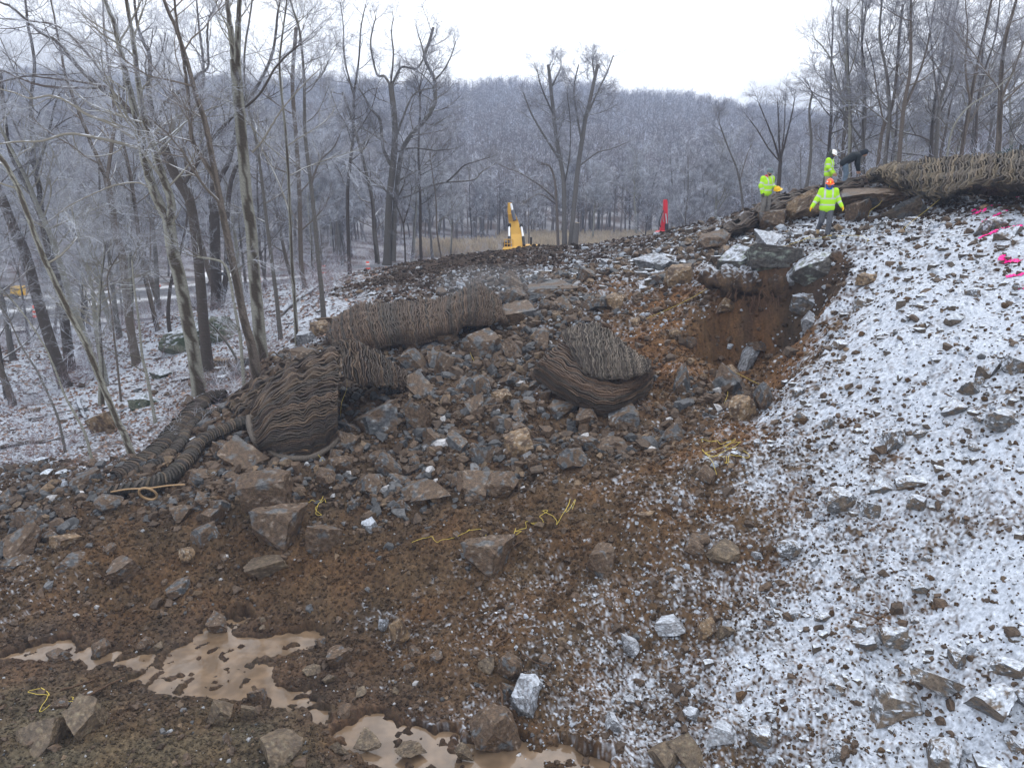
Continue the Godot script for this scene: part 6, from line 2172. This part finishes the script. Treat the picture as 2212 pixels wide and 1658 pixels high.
func strip(mb: MB, t0: float, t1: float, n0: float, n1: float, y: float, col: Color, step := 6.0) -> void:
	var t := t0
	while t < t1 - 0.01:
		var e := minf(t + step, t1)
		mb.quad(road_pt(t, n0, y), road_pt(e, n0, y), road_pt(e, n1, y), road_pt(t, n1, y), col, Vector3.UP)
		t = e

func build_road() -> void:
	var mb := MB.new()
	strip(mb, -60, 130, 0.0, 9.0, -2.86, Color(0.13, 0.135, 0.15))
	strip(mb, -60, 130, 10.2, 17.0, -2.86, Color(0.13, 0.135, 0.15))
	tag(part("road", mb.mesh(), M.asphalt), "", "", "", "structure")
	mb = MB.new()
	for n in [0.9, 8.3, 11.0, 16.4]:
		strip(mb, -60, 130, n, n + 0.16, -2.852, Color(0.75, 0.76, 0.78))
	for k in 21:
		strip(mb, -60 + k * 9.0, -57 + k * 9.0, 4.6, 4.76, -2.852, Color(0.75, 0.76, 0.78))
	tag(part("road_markings", mb.mesh(), M.asphalt), "", "", "", "structure")
	mb = MB.new()
	for q in [[-1.6, 0.4], [8.7, 10.4], [16.7, 18.6]]:
		strip(mb, -60, 130, q[0], q[1], -2.84, Color(0.72, 0.75, 0.8))
	tag(part("snowy_verge", mb.mesh(), M.ground), "", "", "", "structure")
	for q in [[9.5, "guard rail down the middle of the road"], [17.4, "guard rail along the far side of the road"]]:
		var t := thing("guard_rail", "grey steel " + q[1], "guard rail", road_pt(0, q[0]))
		for k in 24:
			var g := MB.new()
			var a := road_pt(-60 + k * 8.0, q[0]) - t.position
			var b := road_pt(-52 + k * 8.0, q[0]) - t.position
			for w in [0.55, 0.73]:
				g.hexa([a + Vector3(0, w, 0), a + Vector3(0, w + 0.14, 0), a + Vector3(-0.05, w + 0.14, 0.06), a + Vector3(-0.05, w, 0.06), b + Vector3(0, w, 0), b + Vector3(0, w + 0.14, 0), b + Vector3(-0.05, w + 0.14, 0.06), b + Vector3(-0.05, w, 0.06)], Color(0.33, 0.34, 0.36))
			part("rail", g.mesh(), M.metal, t)
			g = MB.new()
			g.box(a + Vector3(0, 0.35, -0.06), Vector3(0.12, 0.9, 0.12), Color(0.2, 0.19, 0.18))
			part("post", g.mesh(), M.metal, t)
	# traffic drums
	for q in [[341, 620, "tall orange and white traffic drum by the middle guard rail, seen between the trunks"], [700, 591, "orange and white traffic drum on the verge near the bank crest"], [80, 686, "orange and white traffic drum beside the near lane"], [438, 668, "small orange marker drum at the road edge by the double trunk"], [795, 582, "red topped drum on the road beyond the bank"], [560, 612, "orange drum on the verge behind the slim trees"]]:
		var d := dirpx(q[0], q[1])
		var p := EYE + d * ((-2.86 - EYE.y) / d.y)
		var t := thing("traffic_drum", q[2], "traffic drum", p, "traffic drums along the road")
		for k in 5:
			var g := MB.new()
			var r0 := 0.30 - 0.022 * k
			g.rod(Vector3(0, 0.06 + k * 0.19, 0), Vector3(0, 0.25 + k * 0.19 - 0.005, 0), r0, Color(0.8, 0.09, 0.03) if k % 2 == 0 else Color(0.8, 0.8, 0.8), 14, r0 - 0.012)
			part("band", g.mesh(), M.plastic, t)
		var g := MB.new()
		g.rod(Vector3(0, 0, 0), Vector3(0, 0.06, 0), 0.38, Color(0.03, 0.03, 0.03), 14)
		part("base_ring", g.mesh(), M.plastic, t)
	# yellow trailer with a dark panel
	var d := dirpx(30, 646)
	var p := EYE + d * ((-2.86 - EYE.y) / d.y)
	var t := thing("road_trailer", "yellow trailer with a dark panel parked along the road", "trailer", p)
	var dir := Basis(Vector3.UP, -0.64)
	var g := MB.new()
	g.box(Vector3(0.5, 0.85, 0), Vector3(1.1, 0.75, 1.1), Color(0.75, 0.45, 0.02), Basis.IDENTITY, 0.06)
	part("engine_box", g.mesh(), M.paint, t)
	g = MB.new()
	g.box(Vector3(-0.75, 0.95, 0.0), Vector3(1.35, 0.75, 0.12), Color(0.02, 0.02, 0.025), Basis.IDENTITY, 0.03)
	part("panel", g.mesh(), M.paint, t)
	g = MB.new()
	g.box(Vector3(0.5, 0.95, 0.56), Vector3(0.45, 0.09, 0.02), Color(0.03, 0.03, 0.03))
	part("arrow_mark", g.mesh(), M.paint, t)
	g = MB.new()
	g.box(Vector3(-0.1, 0.42, 0), Vector3(2.6, 0.1, 0.9), Color(0.6, 0.35, 0.02))
	part("frame", g.mesh(), M.paint, t)
	for s in [-1, 1]:
		g = MB.new()
		g.rod(Vector3(0.1, 0.3, s * 0.62), Vector3(0.1, 0.3, s * 0.46), 0.3, Color(0.02, 0.02, 0.02), 16)
		part("wheel", g.mesh(), M.paint, t)
	t.rotation.y = 0.3
	# white car
	d = dirpx(478, 614)
	p = EYE + d * ((-2.86 - EYE.y) / d.y)
	t = thing("parked_car", "white car on the road, seen between the trunks", "car", p)
	car(t, Color(0.75, 0.76, 0.78))
	t.rotation.y = 0.64

func car(t: Node3D, col: Color) -> void:
	var side := func(list: Array, w: float, colr: Color, mb: MB) -> void:
		# list of [x, y] outline; extruded across w
		for k in list.size():
			var a: Array = list[k]
			var b: Array = list[(k + 1) % list.size()]
			var out := Vector3((a[0] + b[0]) / 2.0, (a[1] + b[1]) / 2.0 - 0.8, 0)
			mb.quad(Vector3(a[0], a[1], -w), Vector3(b[0], b[1], -w), Vector3(b[0], b[1], w), Vector3(a[0], a[1], w), colr, out)
		for s in [-1, 1]:
			for k in range(1, list.size() - 1):
				mb.tri(Vector3(list[0][0], list[0][1], s * w), Vector3(list[k][0], list[k][1], s * w), Vector3(list[k + 1][0], list[k + 1][1], s * w), colr, Vector3(0, 0, s))
	var mb := MB.new()
	side.call([[-2.2, 0.35], [2.2, 0.35], [2.25, 0.7], [2.1, 0.9], [0.95, 1.0], [-2.0, 1.02], [-2.25, 0.9]], 0.88, col, mb)
	part("body", mb.mesh(), M.plastic, t)
	mb = MB.new()
	side.call([[-1.75, 1.0], [0.95, 1.0], [0.35, 1.45], [-1.2, 1.47]], 0.76, col, mb)
	var cab := part("cabin", mb.mesh(), M.plastic, t)
	for s in [-1, 1]:
		mb = MB.new()
		mb.quad(Vector3(-1.5, 1.05, s * 0.764), Vector3(0.75, 1.05, s * 0.764), Vector3(0.28, 1.4, s * 0.764), Vector3(-1.15, 1.4, s * 0.764), Color(0.03, 0.035, 0.04), Vector3(0, 0, s))
		part("side_window", mb.mesh(), M.plastic, cab)
	for k in 4:
		mb = MB.new()
		var x := 1.35 if k % 2 else -1.35
		var s := 1.0 if k < 2 else -1.0
		mb.rod(Vector3(x, 0.32, s * 0.7), Vector3(x, 0.32, s * 0.9), 0.32, Color(0.02, 0.02, 0.02), 18)
		var w := part("wheel", mb.mesh(), M.plastic, t)
		mb = MB.new()
		mb.rod(Vector3(x, 0.32, s * 0.89), Vector3(x, 0.32, s * 0.91), 0.19, Color(0.4, 0.4, 0.42), 14)
		part("rim", mb.mesh(), M.metal, w)
	for s in [-1, 1]:
		mb = MB.new()
		mb.box(Vector3(-2.24, 0.78, s * 0.68), Vector3(0.06, 0.14, 0.3), Color(0.45, 0.01, 0.01))
		part("tail_light", mb.mesh(), M.plastic, t)


# ---------------------------------------------------------------- small things
func draped(list: Array, lift: float, per: int, wob: float, r: RandomNumberGenerator) -> PackedVector3Array:
	var raw := []
	for q in list:
		var p := hit(q[0], q[1])
		raw.append(p + Vector3(r.randfn(), 0, r.randfn()) * wob * 2.0)
		if wob > 0.0:
			raw.append(p + Vector3(r.randfn(), 0, r.randfn()) * wob * 4.0)
	var c := curve(raw, per)
	for k in c.size():
		c[k].y = ground_h(c[k].x, -c[k].z) + lift
	for w in 2:
		for k in range(1, c.size() - 1):
			c[k].y = maxf(c[k].y, (c[k - 1].y + c[k].y + c[k + 1].y) / 3.0)
	return c

func build_small() -> void:
	var r := RandomNumberGenerator.new()
	r.seed = 44
	var yellow := Color(0.52, 0.40, 0.08)
	var cords := [
		["yellow firing wire stretched straight from the hollow's ledge down to the folded mat", [[1640, 540], [1590, 585], [1540, 615], [1500, 640], [1460, 660], [1420, 678], [1385, 692]], 0.35, 0.0],
		["yellow firing wire drooping from the edge of the long mat onto the rubble", [[1012, 668], [1008, 690], [1012, 720], [1010, 745], [1028, 790]], 0.25, 0.02],
		["yellow firing wire dangling under the arch of the humped mat", [[748, 742], [740, 780], [750, 830], [738, 870], [736, 900]], 1.2, 0.0],
		["yellow firing wire snaking over the soil above the broad brown boulder", [[1105, 1165], [1120, 1160], [1135, 1155], [1145, 1140], [1162, 1135], [1180, 1120], [1195, 1125], [1212, 1105], [1225, 1112], [1240, 1090]], 0.05, 0.03],
		["loose tangle of yellow firing wire at the snow line", [[1520, 950], [1530, 970], [1550, 975], [1540, 990], [1560, 1000], [1545, 1015], [1570, 1020], [1585, 1010], [1560, 985], [1535, 1000], [1565, 1030]], 0.06, 0.05],
		["yellow firing wire crossing the rocks beside the boulder with white streaks", [[1545, 815], [1575, 800], [1620, 820], [1640, 830]], 0.3, 0.02],
		["yellow firing wire hanging down the face of the boulder with white streaks", [[1572, 805], [1568, 830], [1572, 850], [1562, 875]], 0.3, 0.02],
		["yellow firing wire lying across the snowy stones at the walking worker's feet", [[1600, 590], [1660, 545], [1740, 520], [1800, 518], [1870, 524]], 0.08, 0.03],
		["yellow firing wire hanging down from the upper mat over the huge brown slab", [[1930, 382], [1918, 410], [1900, 440], [1880, 455], [1875, 470]], 0.6, 0.0],
		["yellow firing wire stretched from the heaped upper mat to the snowy stones", [[2030, 430], [2000, 455], [1970, 478], [1945, 500]], 0.35, 0.0],
		["yellow firing wire trailing out of the humped mat's lower edge", [[625, 960], [650, 955], [680, 975], [700, 1000], [705, 1030]], 0.25, 0.03],
		["faint yellow wire scrap in the mud by the long bare stick", [[85, 1490], [110, 1500], [100, 1515], [130, 1510], [150, 1525], [160, 1515]], 0.05, 0.04],
		["yellow wire scrap curled below the rolled mat on the slope", [[700, 1090], [690, 1100], [695, 1115], [700, 1080], [680, 1085]], 0.08, 0.03],
		["short yellow wire scrap on the brown soil beside the broad brown boulder", [[900, 1170], [930, 1165], [960, 1168], [1010, 1160], [1050, 1155]], 0.04, 0.03],
	]
	for c in cords:
		var mb := MB.new()
		var p := draped(c[1], c[2], 7, c[3], r) if c[2] < 0.2 else PackedVector3Array()
		if c[2] >= 0.2:
			var raw := []
			for k in c[1].size():
				var e := 1.0 if k == 0 else (0.15 if k == c[1].size() - 1 else 0.6)
				raw.append(hit(c[1][k][0], c[1][k][1], c[2] * e))
			p = curve(raw, 8)
		mb.tube(p, taper(p.size(), 0.005, 0.005), 5, yellow)
		tag(part("firing_wire", mb.mesh(), M.rope), c[0], "wire", "yellow firing wires")
	# pink paint sprayed on the snow
	var pink := Color(0.9, 0.01, 0.27)
	var marks := [
		["pink spray paint spot on the snow, the round one nearest the square block", [[2165, 560], [2198, 559]], 0.16],
		["small pink spray paint spot below the round pink spot", [[2182, 591], [2205, 590]], 0.12],
		["pink spray paint dash beyond the small pink spot, at the edge of the smooth snow", [[2208, 616], [2222, 612]], 0.14],
		["long pink paint line beside the square block", [[2118, 518], [2140, 512], [2165, 502], [2198, 492]], 0.12],
		["pink paint line above the snow dusted block", [[2126, 482], [2148, 474], [2172, 465]], 0.10],
		["broken pink paint arrow on the rough dark stones", [[2102, 462], [2112, 470], [2122, 456]], 0.09],
		["pink paint stroke joining the broken pink arrow", [[2122, 470], [2138, 458], [2156, 449]], 0.09],
		["bright pink paint band on dark soil under the heaped mat", [[2188, 432], [2205, 427], [2225, 424]], 0.16],
	]
	for q in marks:
		var raw := []
		for a in q[1]:
			raw.append(hit(a[0], a[1]))
		var c := curve(raw, 10)
		var mb := MB.new()
		var cells := {}
		var st := 0.035
		for k in c.size():
			var w: float = q[2] * (0.75 + 0.35 * nC.get_noise_2d(c[k].x, c[k].z))
			var n := int(w / st) + 1
			for j in range(-n, n + 1):
				for i in range(-n, n + 1):
					var gx := roundi(c[k].x / st) + i
					var gz := roundi(-c[k].z / st) + j
					var e := Vector2(gx * st - c[k].x, gz * st + c[k].z).length()
					if e < w * (0.8 + 0.5 * nD.get_noise_2d(gx * st, gz * st)): cells[Vector2i(gx, gz)] = true
		for g in cells:
			var v := []
			for o in [[0, 0], [1, 0], [1, 1], [0, 1]]:
				var x: float = (g.x + o[0]) * st
				var z: float = (g.y + o[1]) * st
				v.append(Vector3(x, ground_h(x, z) + 0.05, -z))
			mb.quad(v[0], v[1], v[2], v[3], pink * r.randf_range(0.8, 1.1), Vector3.UP)
		tag(part("paint_mark", mb.mesh(), M.paint), q[0], "paint mark", "pink paint marks")
	# sticks and roots
	var sticks := [
		["forked stick lying on the soil above the twin brown boulders", [[1068, 1396], [1090, 1382], [1112, 1362]], 0.022], ["bent root beside the frosted boulder", [[1080, 1478], [1084, 1510], [1088, 1545]], 0.018],
		["long bare stick lying across the mud by the thin puddle", [[170, 1515], [220, 1485], [270, 1462]], 0.03], ["bare branch half sunk in the mud above the long stick", [[130, 1490], [170, 1478], [205, 1466]], 0.025],
		["straight stick on the soil by the broad brown boulder", [[1108, 1180], [1130, 1165], [1158, 1146]], 0.02], ["snow dusted stick on the bank above the snow capped blocks", [[1838, 1358], [1868, 1350], [1905, 1346]], 0.018],
		["curved snowy stick near the snow capped rock", [[1846, 1320], [1880, 1330], [1920, 1342]], 0.015], ["thin branch on the brown soil above the frosted boulder", [[1118, 1400], [1150, 1425], [1188, 1442]], 0.015],
		["twig lying on the snow on the middle of the bank", [[1980, 1080], [2010, 1075], [2040, 1085]], 0.014], ["stick poking from the stone heap on the bank", [[2040, 850], [2065, 862], [2090, 880]], 0.016],
	]
	for s in sticks:
		var raw := []
		for q in s[1]:
			raw.append(hit(q[0], q[1], 0.10))
		var c := curve(raw, 6, 0.01, r)
		var mb := MB.new()
		mb.tube(c, taper(c.size(), s[2], s[2] * 0.5), 6, Color(0.16, 0.10, 0.065), 0.0, C_SNOW, -1.0, Color.BLACK, 0.2)
		tag(part("stick", mb.mesh(), M.bark), s[0], "stick", "sticks and roots")
	# fallen logs in the wood
	var logs := [["snow covered log lying down the slope behind the slim trees", [[606, 676], [630, 655], [660, 635], [692, 612]], 0.16, 0.9], ["long dark fallen pole lying on the leaf litter behind the layered tan boulder", [[-20, 968], [60, 955], [130, 948], [200, 915], [245, 895], [320, 862]], 0.07, 0.35], ["forked fallen branch on the leaf litter", [[0, 900], [60, 905], [130, 890], [190, 880]], 0.05, 0.5], ["short snowy log in the open wood", [[168, 862], [176, 885], [186, 905]], 0.09, 0.9], ["thin dark branch lying under the brown trees", [[440, 790], [480, 800], [530, 798]], 0.03, 0.2]]
	for l in logs:
		var raw := []
		for q in l[1]:
			raw.append(hit(q[0], q[1], l[2] * 0.8))
		var c := curve(raw, 6, 0.015, r)
		var mb := MB.new()
		mb.tube(c, taper(c.size(), l[2], l[2] * 0.6), 9, Color(0.13, 0.11, 0.095), l[3], C_SNOW, -1.0, Color.BLACK, 0.15)
		mb.cap(c[0], (c[0] - c[1]).normalized(), l[2], Color(0.3, 0.22, 0.15), 9)
		tag(part("fallen_log", mb.mesh(), M.bark), l[0], "log")

func build_hollow() -> void:
	# ledges of rock over the hollow, the overhanging turf with its roots
	var ledges := [
		[1602, 578, 86, 76, "block", "ledge", 0.10, "grey-green rock ledge over the hollow, split by a dark crack"], [1668, 566, 100, 62, "block", "ledge", -0.05, "dark blue-grey ledge block over the hollow with snow on top"],
		[1762, 584, 92, 56, "round", "ledge", 0.25, "green stained ledge block at the snowy end of the ledge"], [1722, 600, 50, 44, "block", "frost", 0.4, "small frosted block wedged under the ledge"],
		[1745, 660, 56, 40, "round", "snowy", 0.1, "snow dusted clod of turf hanging at the hollow's rim"]]
	var r := RandomNumberGenerator.new()
	r.seed = 3
	for k in ledges.size():
		var h: Array = ledges[k]
		var p := hit(h[0], h[1])
		var m := scale_at(p)
		var o := put_rock("ledge_rock", p + Vector3(0, -h[3] * m * 0.5, -0.25), Vector3(h[2] * m * 1.15, h[3] * m * 1.25, h[2] * m), h[4], h[5], 2 + k % 3, Vector3(0.08 * r.randfn(), 0.2 * r.randfn(), h[6]), h[7], "rock ledge", "", 0.0)
		o.position.y = p.y
	# overhanging lip of soil
	var b := hit(1652, 632) + Vector3(0, 0.1, 0.1)
	var t := thing("turf_overhang", "overhanging lip of dark soil with hanging roots above the hollow", "overhang", b)
	var m2 := scale_at(b)
	var mb := MB.new()
	var bones := []
	for k in 16:
		var a := Vector3((-95 + k * 12.5) * m2, 0.16 * r.randfn(), -0.15 + 0.2 * r.randfn())
		bones.append([a, a + Vector3(0.2 * r.randfn(), 0.15, -0.7), 0.2 + 0.06 * r.randfn(), 0.32])
	nets(mb, bones, 0.05, 0.12, func(p: Vector3): return C_DARK.lerp(C_BROWN, 0.4 + nC.get_noise_2d(p.x * 1.5, p.y * 1.5 + p.z)).lerp(C_SNOW, 0.8 * smoothstep(0.3, 0.5, p.y - 0.14 + 0.5 * nC.get_noise_3dv(p * 2.0))))
	for k in mb.v.size():
		var q := mb.v[k]
		mb.v[k] += mb.n[k] * (0.22 * nB.get_noise_3dv(q * 1.6) + 0.10 * nC.get_noise_3dv(q * 1.2))
	part("soil", mb.mesh(), M.ground, t)
	for k in 46:
		mb = MB.new()
		var a := Vector3(r.randf_range(-85, 85) * m2, -0.1 + 0.12 * r.randfn(), 0.08 + 0.12 * r.randf())
		var pts := [a]
		for s in 3:
			a += Vector3(0.06 * r.randfn(), -r.randf_range(0.08, 0.3), 0.04 * r.randfn())
			pts.append(a)
		var c := curve(pts, 3)
		mb.tube(c, taper(c.size(), 0.012, 0.004), 4, Color(0.12, 0.07, 0.045) * r.randf_range(0.6, 1.3))
		part("root", mb.mesh(), M.twig, t)

func build_evergreen() -> void:
	var b := px(2200, 345, 34.0)
	var t := thing("evergreen_shrub", "dark green evergreen shrub behind the heaped mat", "shrub", b)
	var r := RandomNumberGenerator.new()
	r.seed = 8
	var mb := MB.new()
	mb.rod(Vector3(0, -0.6, 0), Vector3(0, 0.6, 0), 0.06, Color(0.1, 0.08, 0.06), 7)
	part("stem", mb.mesh(), M.bark, t)
	mb = MB.new()
	for k in 900:
		var d := Vector3(r.randfn(), r.randfn() * 0.6 + 0.2, r.randfn()).normalized()
		var p := d * r.randf_range(0.2, 0.85) * Vector3(1.2, 0.75, 1.0)
		var s := Vector3(r.randfn(), r.randfn(), r.randfn()).normalized()
		mb.tri(p, p + (d + s * 0.6) * 0.13, p + s * 0.05, Color(0.03, 0.055, 0.045) * r.randf_range(0.6, 1.6), d)
	part("foliage", mb.mesh(), M.dry, t)

func build_dust() -> void:
	var p := hit(1070, 615, 0.5)
	var f := FogVolume.new()
	f.name = "dust_haze"
	f.shape = RenderingServer.FOG_VOLUME_SHAPE_ELLIPSOID
	f.size = Vector3(5.0, 1.6, 4.0)
	var m := FogMaterial.new()
	m.density = 0.035
	m.albedo = Color(0.9, 0.92, 0.95)
	f.material = m
	f.position = p
	f.set_meta("kind", "stuff")
	f.set_meta("label", "faint drift of pale dust behind the long mat")
	add_child(f)

func setup_noise() -> void:
	for q in [[nA, 0.30, 3, 1], [nB, 1.1, 3, 2], [nC, 4.6, 2, 3], [nD, 8.0, 3, 4], [nE, 19.0, 2, 5]]:
		var n: FastNoiseLite = q[0]
		n.noise_type = FastNoiseLite.TYPE_SIMPLEX_SMOOTH
		n.frequency = q[1]
		n.fractal_octaves = q[2]
		n.seed = q[3]

func build_sky() -> void:
	var w := 1024
	var h := 512
	var f := FastNoiseLite.new()
	f.seed = 6
	f.frequency = 1.3
	f.fractal_octaves = 5
	var im := Image.create(w, h, false, Image.FORMAT_RGBF)
	for y in h:
		var el := PI * (0.5 - (y + 0.5) / h)
		for x in w:
			var az := TAU * (x + 0.5) / w
			var d := Vector3(cos(el) * cos(az), sin(el) * 2.2, cos(el) * sin(az))
			var c := f.get_noise_3dv(d * 1.2) + 0.5 * f.get_noise_3dv(d * 3.0 + Vector3(5, 5, 5))
			var k := smoothstep(0.05, 0.65, c)
			var v := 1.12 - 0.46 * k
			im.set_pixel(x, y, Color(v * 0.955, v * 0.987, v * 1.045))
	var sky := Sky.new()
	var m := PanoramaSkyMaterial.new()
	m.panorama = ImageTexture.create_from_image(im)
	sky.sky_material = m
	var e := Environment.new()
	e.background_mode = Environment.BG_SKY
	e.sky = sky
	e.background_energy_multiplier = 1.0
	e.tonemap_mode = Environment.TONE_MAPPER_LINEAR
	e.tonemap_exposure = 1.6
	e.sdfgi_enabled = true
	e.ssao_enabled = true
	e.ssil_enabled = true
	e.volumetric_fog_enabled = true
	e.volumetric_fog_density = 0.0
	e.fog_enabled = true
	e.fog_density = 0.0009
	e.fog_light_color = Color(0.80, 0.87, 1.0)
	var we := WorldEnvironment.new()
	we.name = "world_environment"
	we.environment = e
	add_child(we)

func _ready() -> void:
	var t0 := Time.get_ticks_msec()
	var cam := Camera3D.new()
	cam.name = "camera"
	cam.fov = 53.0
	cam.near = 0.1
	cam.far = 2000.0
	cam.position = EYE
	cam.rotation.x = -PITCH
	add_child(cam)
	cam.current = true
	setup_noise()
	build_sky()
	var sun := DirectionalLight3D.new()
	sun.name = "sun"
	sun.light_energy = 0.3
	sun.light_angular_distance = 25.0
	sun.light_color = Color(1.0, 0.97, 0.93)
	sun.shadow_enabled = true
	sun.rotation = Vector3(-1.05, 2.6, 0)
	add_child(sun)
	make_land()
	make_ponds()
	make_materials()
	print("land ", Time.get_ticks_msec() - t0)
	build_ground()
	build_far()
	build_water()
	build_road()
	print("ground ", Time.get_ticks_msec() - t0)
	make_sprays()
	build_left_wood()
	build_right_wood()
	print("traced ", Time.get_ticks_msec() - t0)
	scatter_trees()
	scatter_far()
	build_brush()
	print("woods ", Time.get_ticks_msec() - t0)
	build_hollow()
	build_heroes()
	build_mats()
	print("mats ", Time.get_ticks_msec() - t0)
	build_excavators()
	build_people()
	build_evergreen()
	build_dust()
	print("people ", Time.get_ticks_msec() - t0)
	build_small()
	scatter_stones()
	print("done ", Time.get_ticks_msec() - t0)
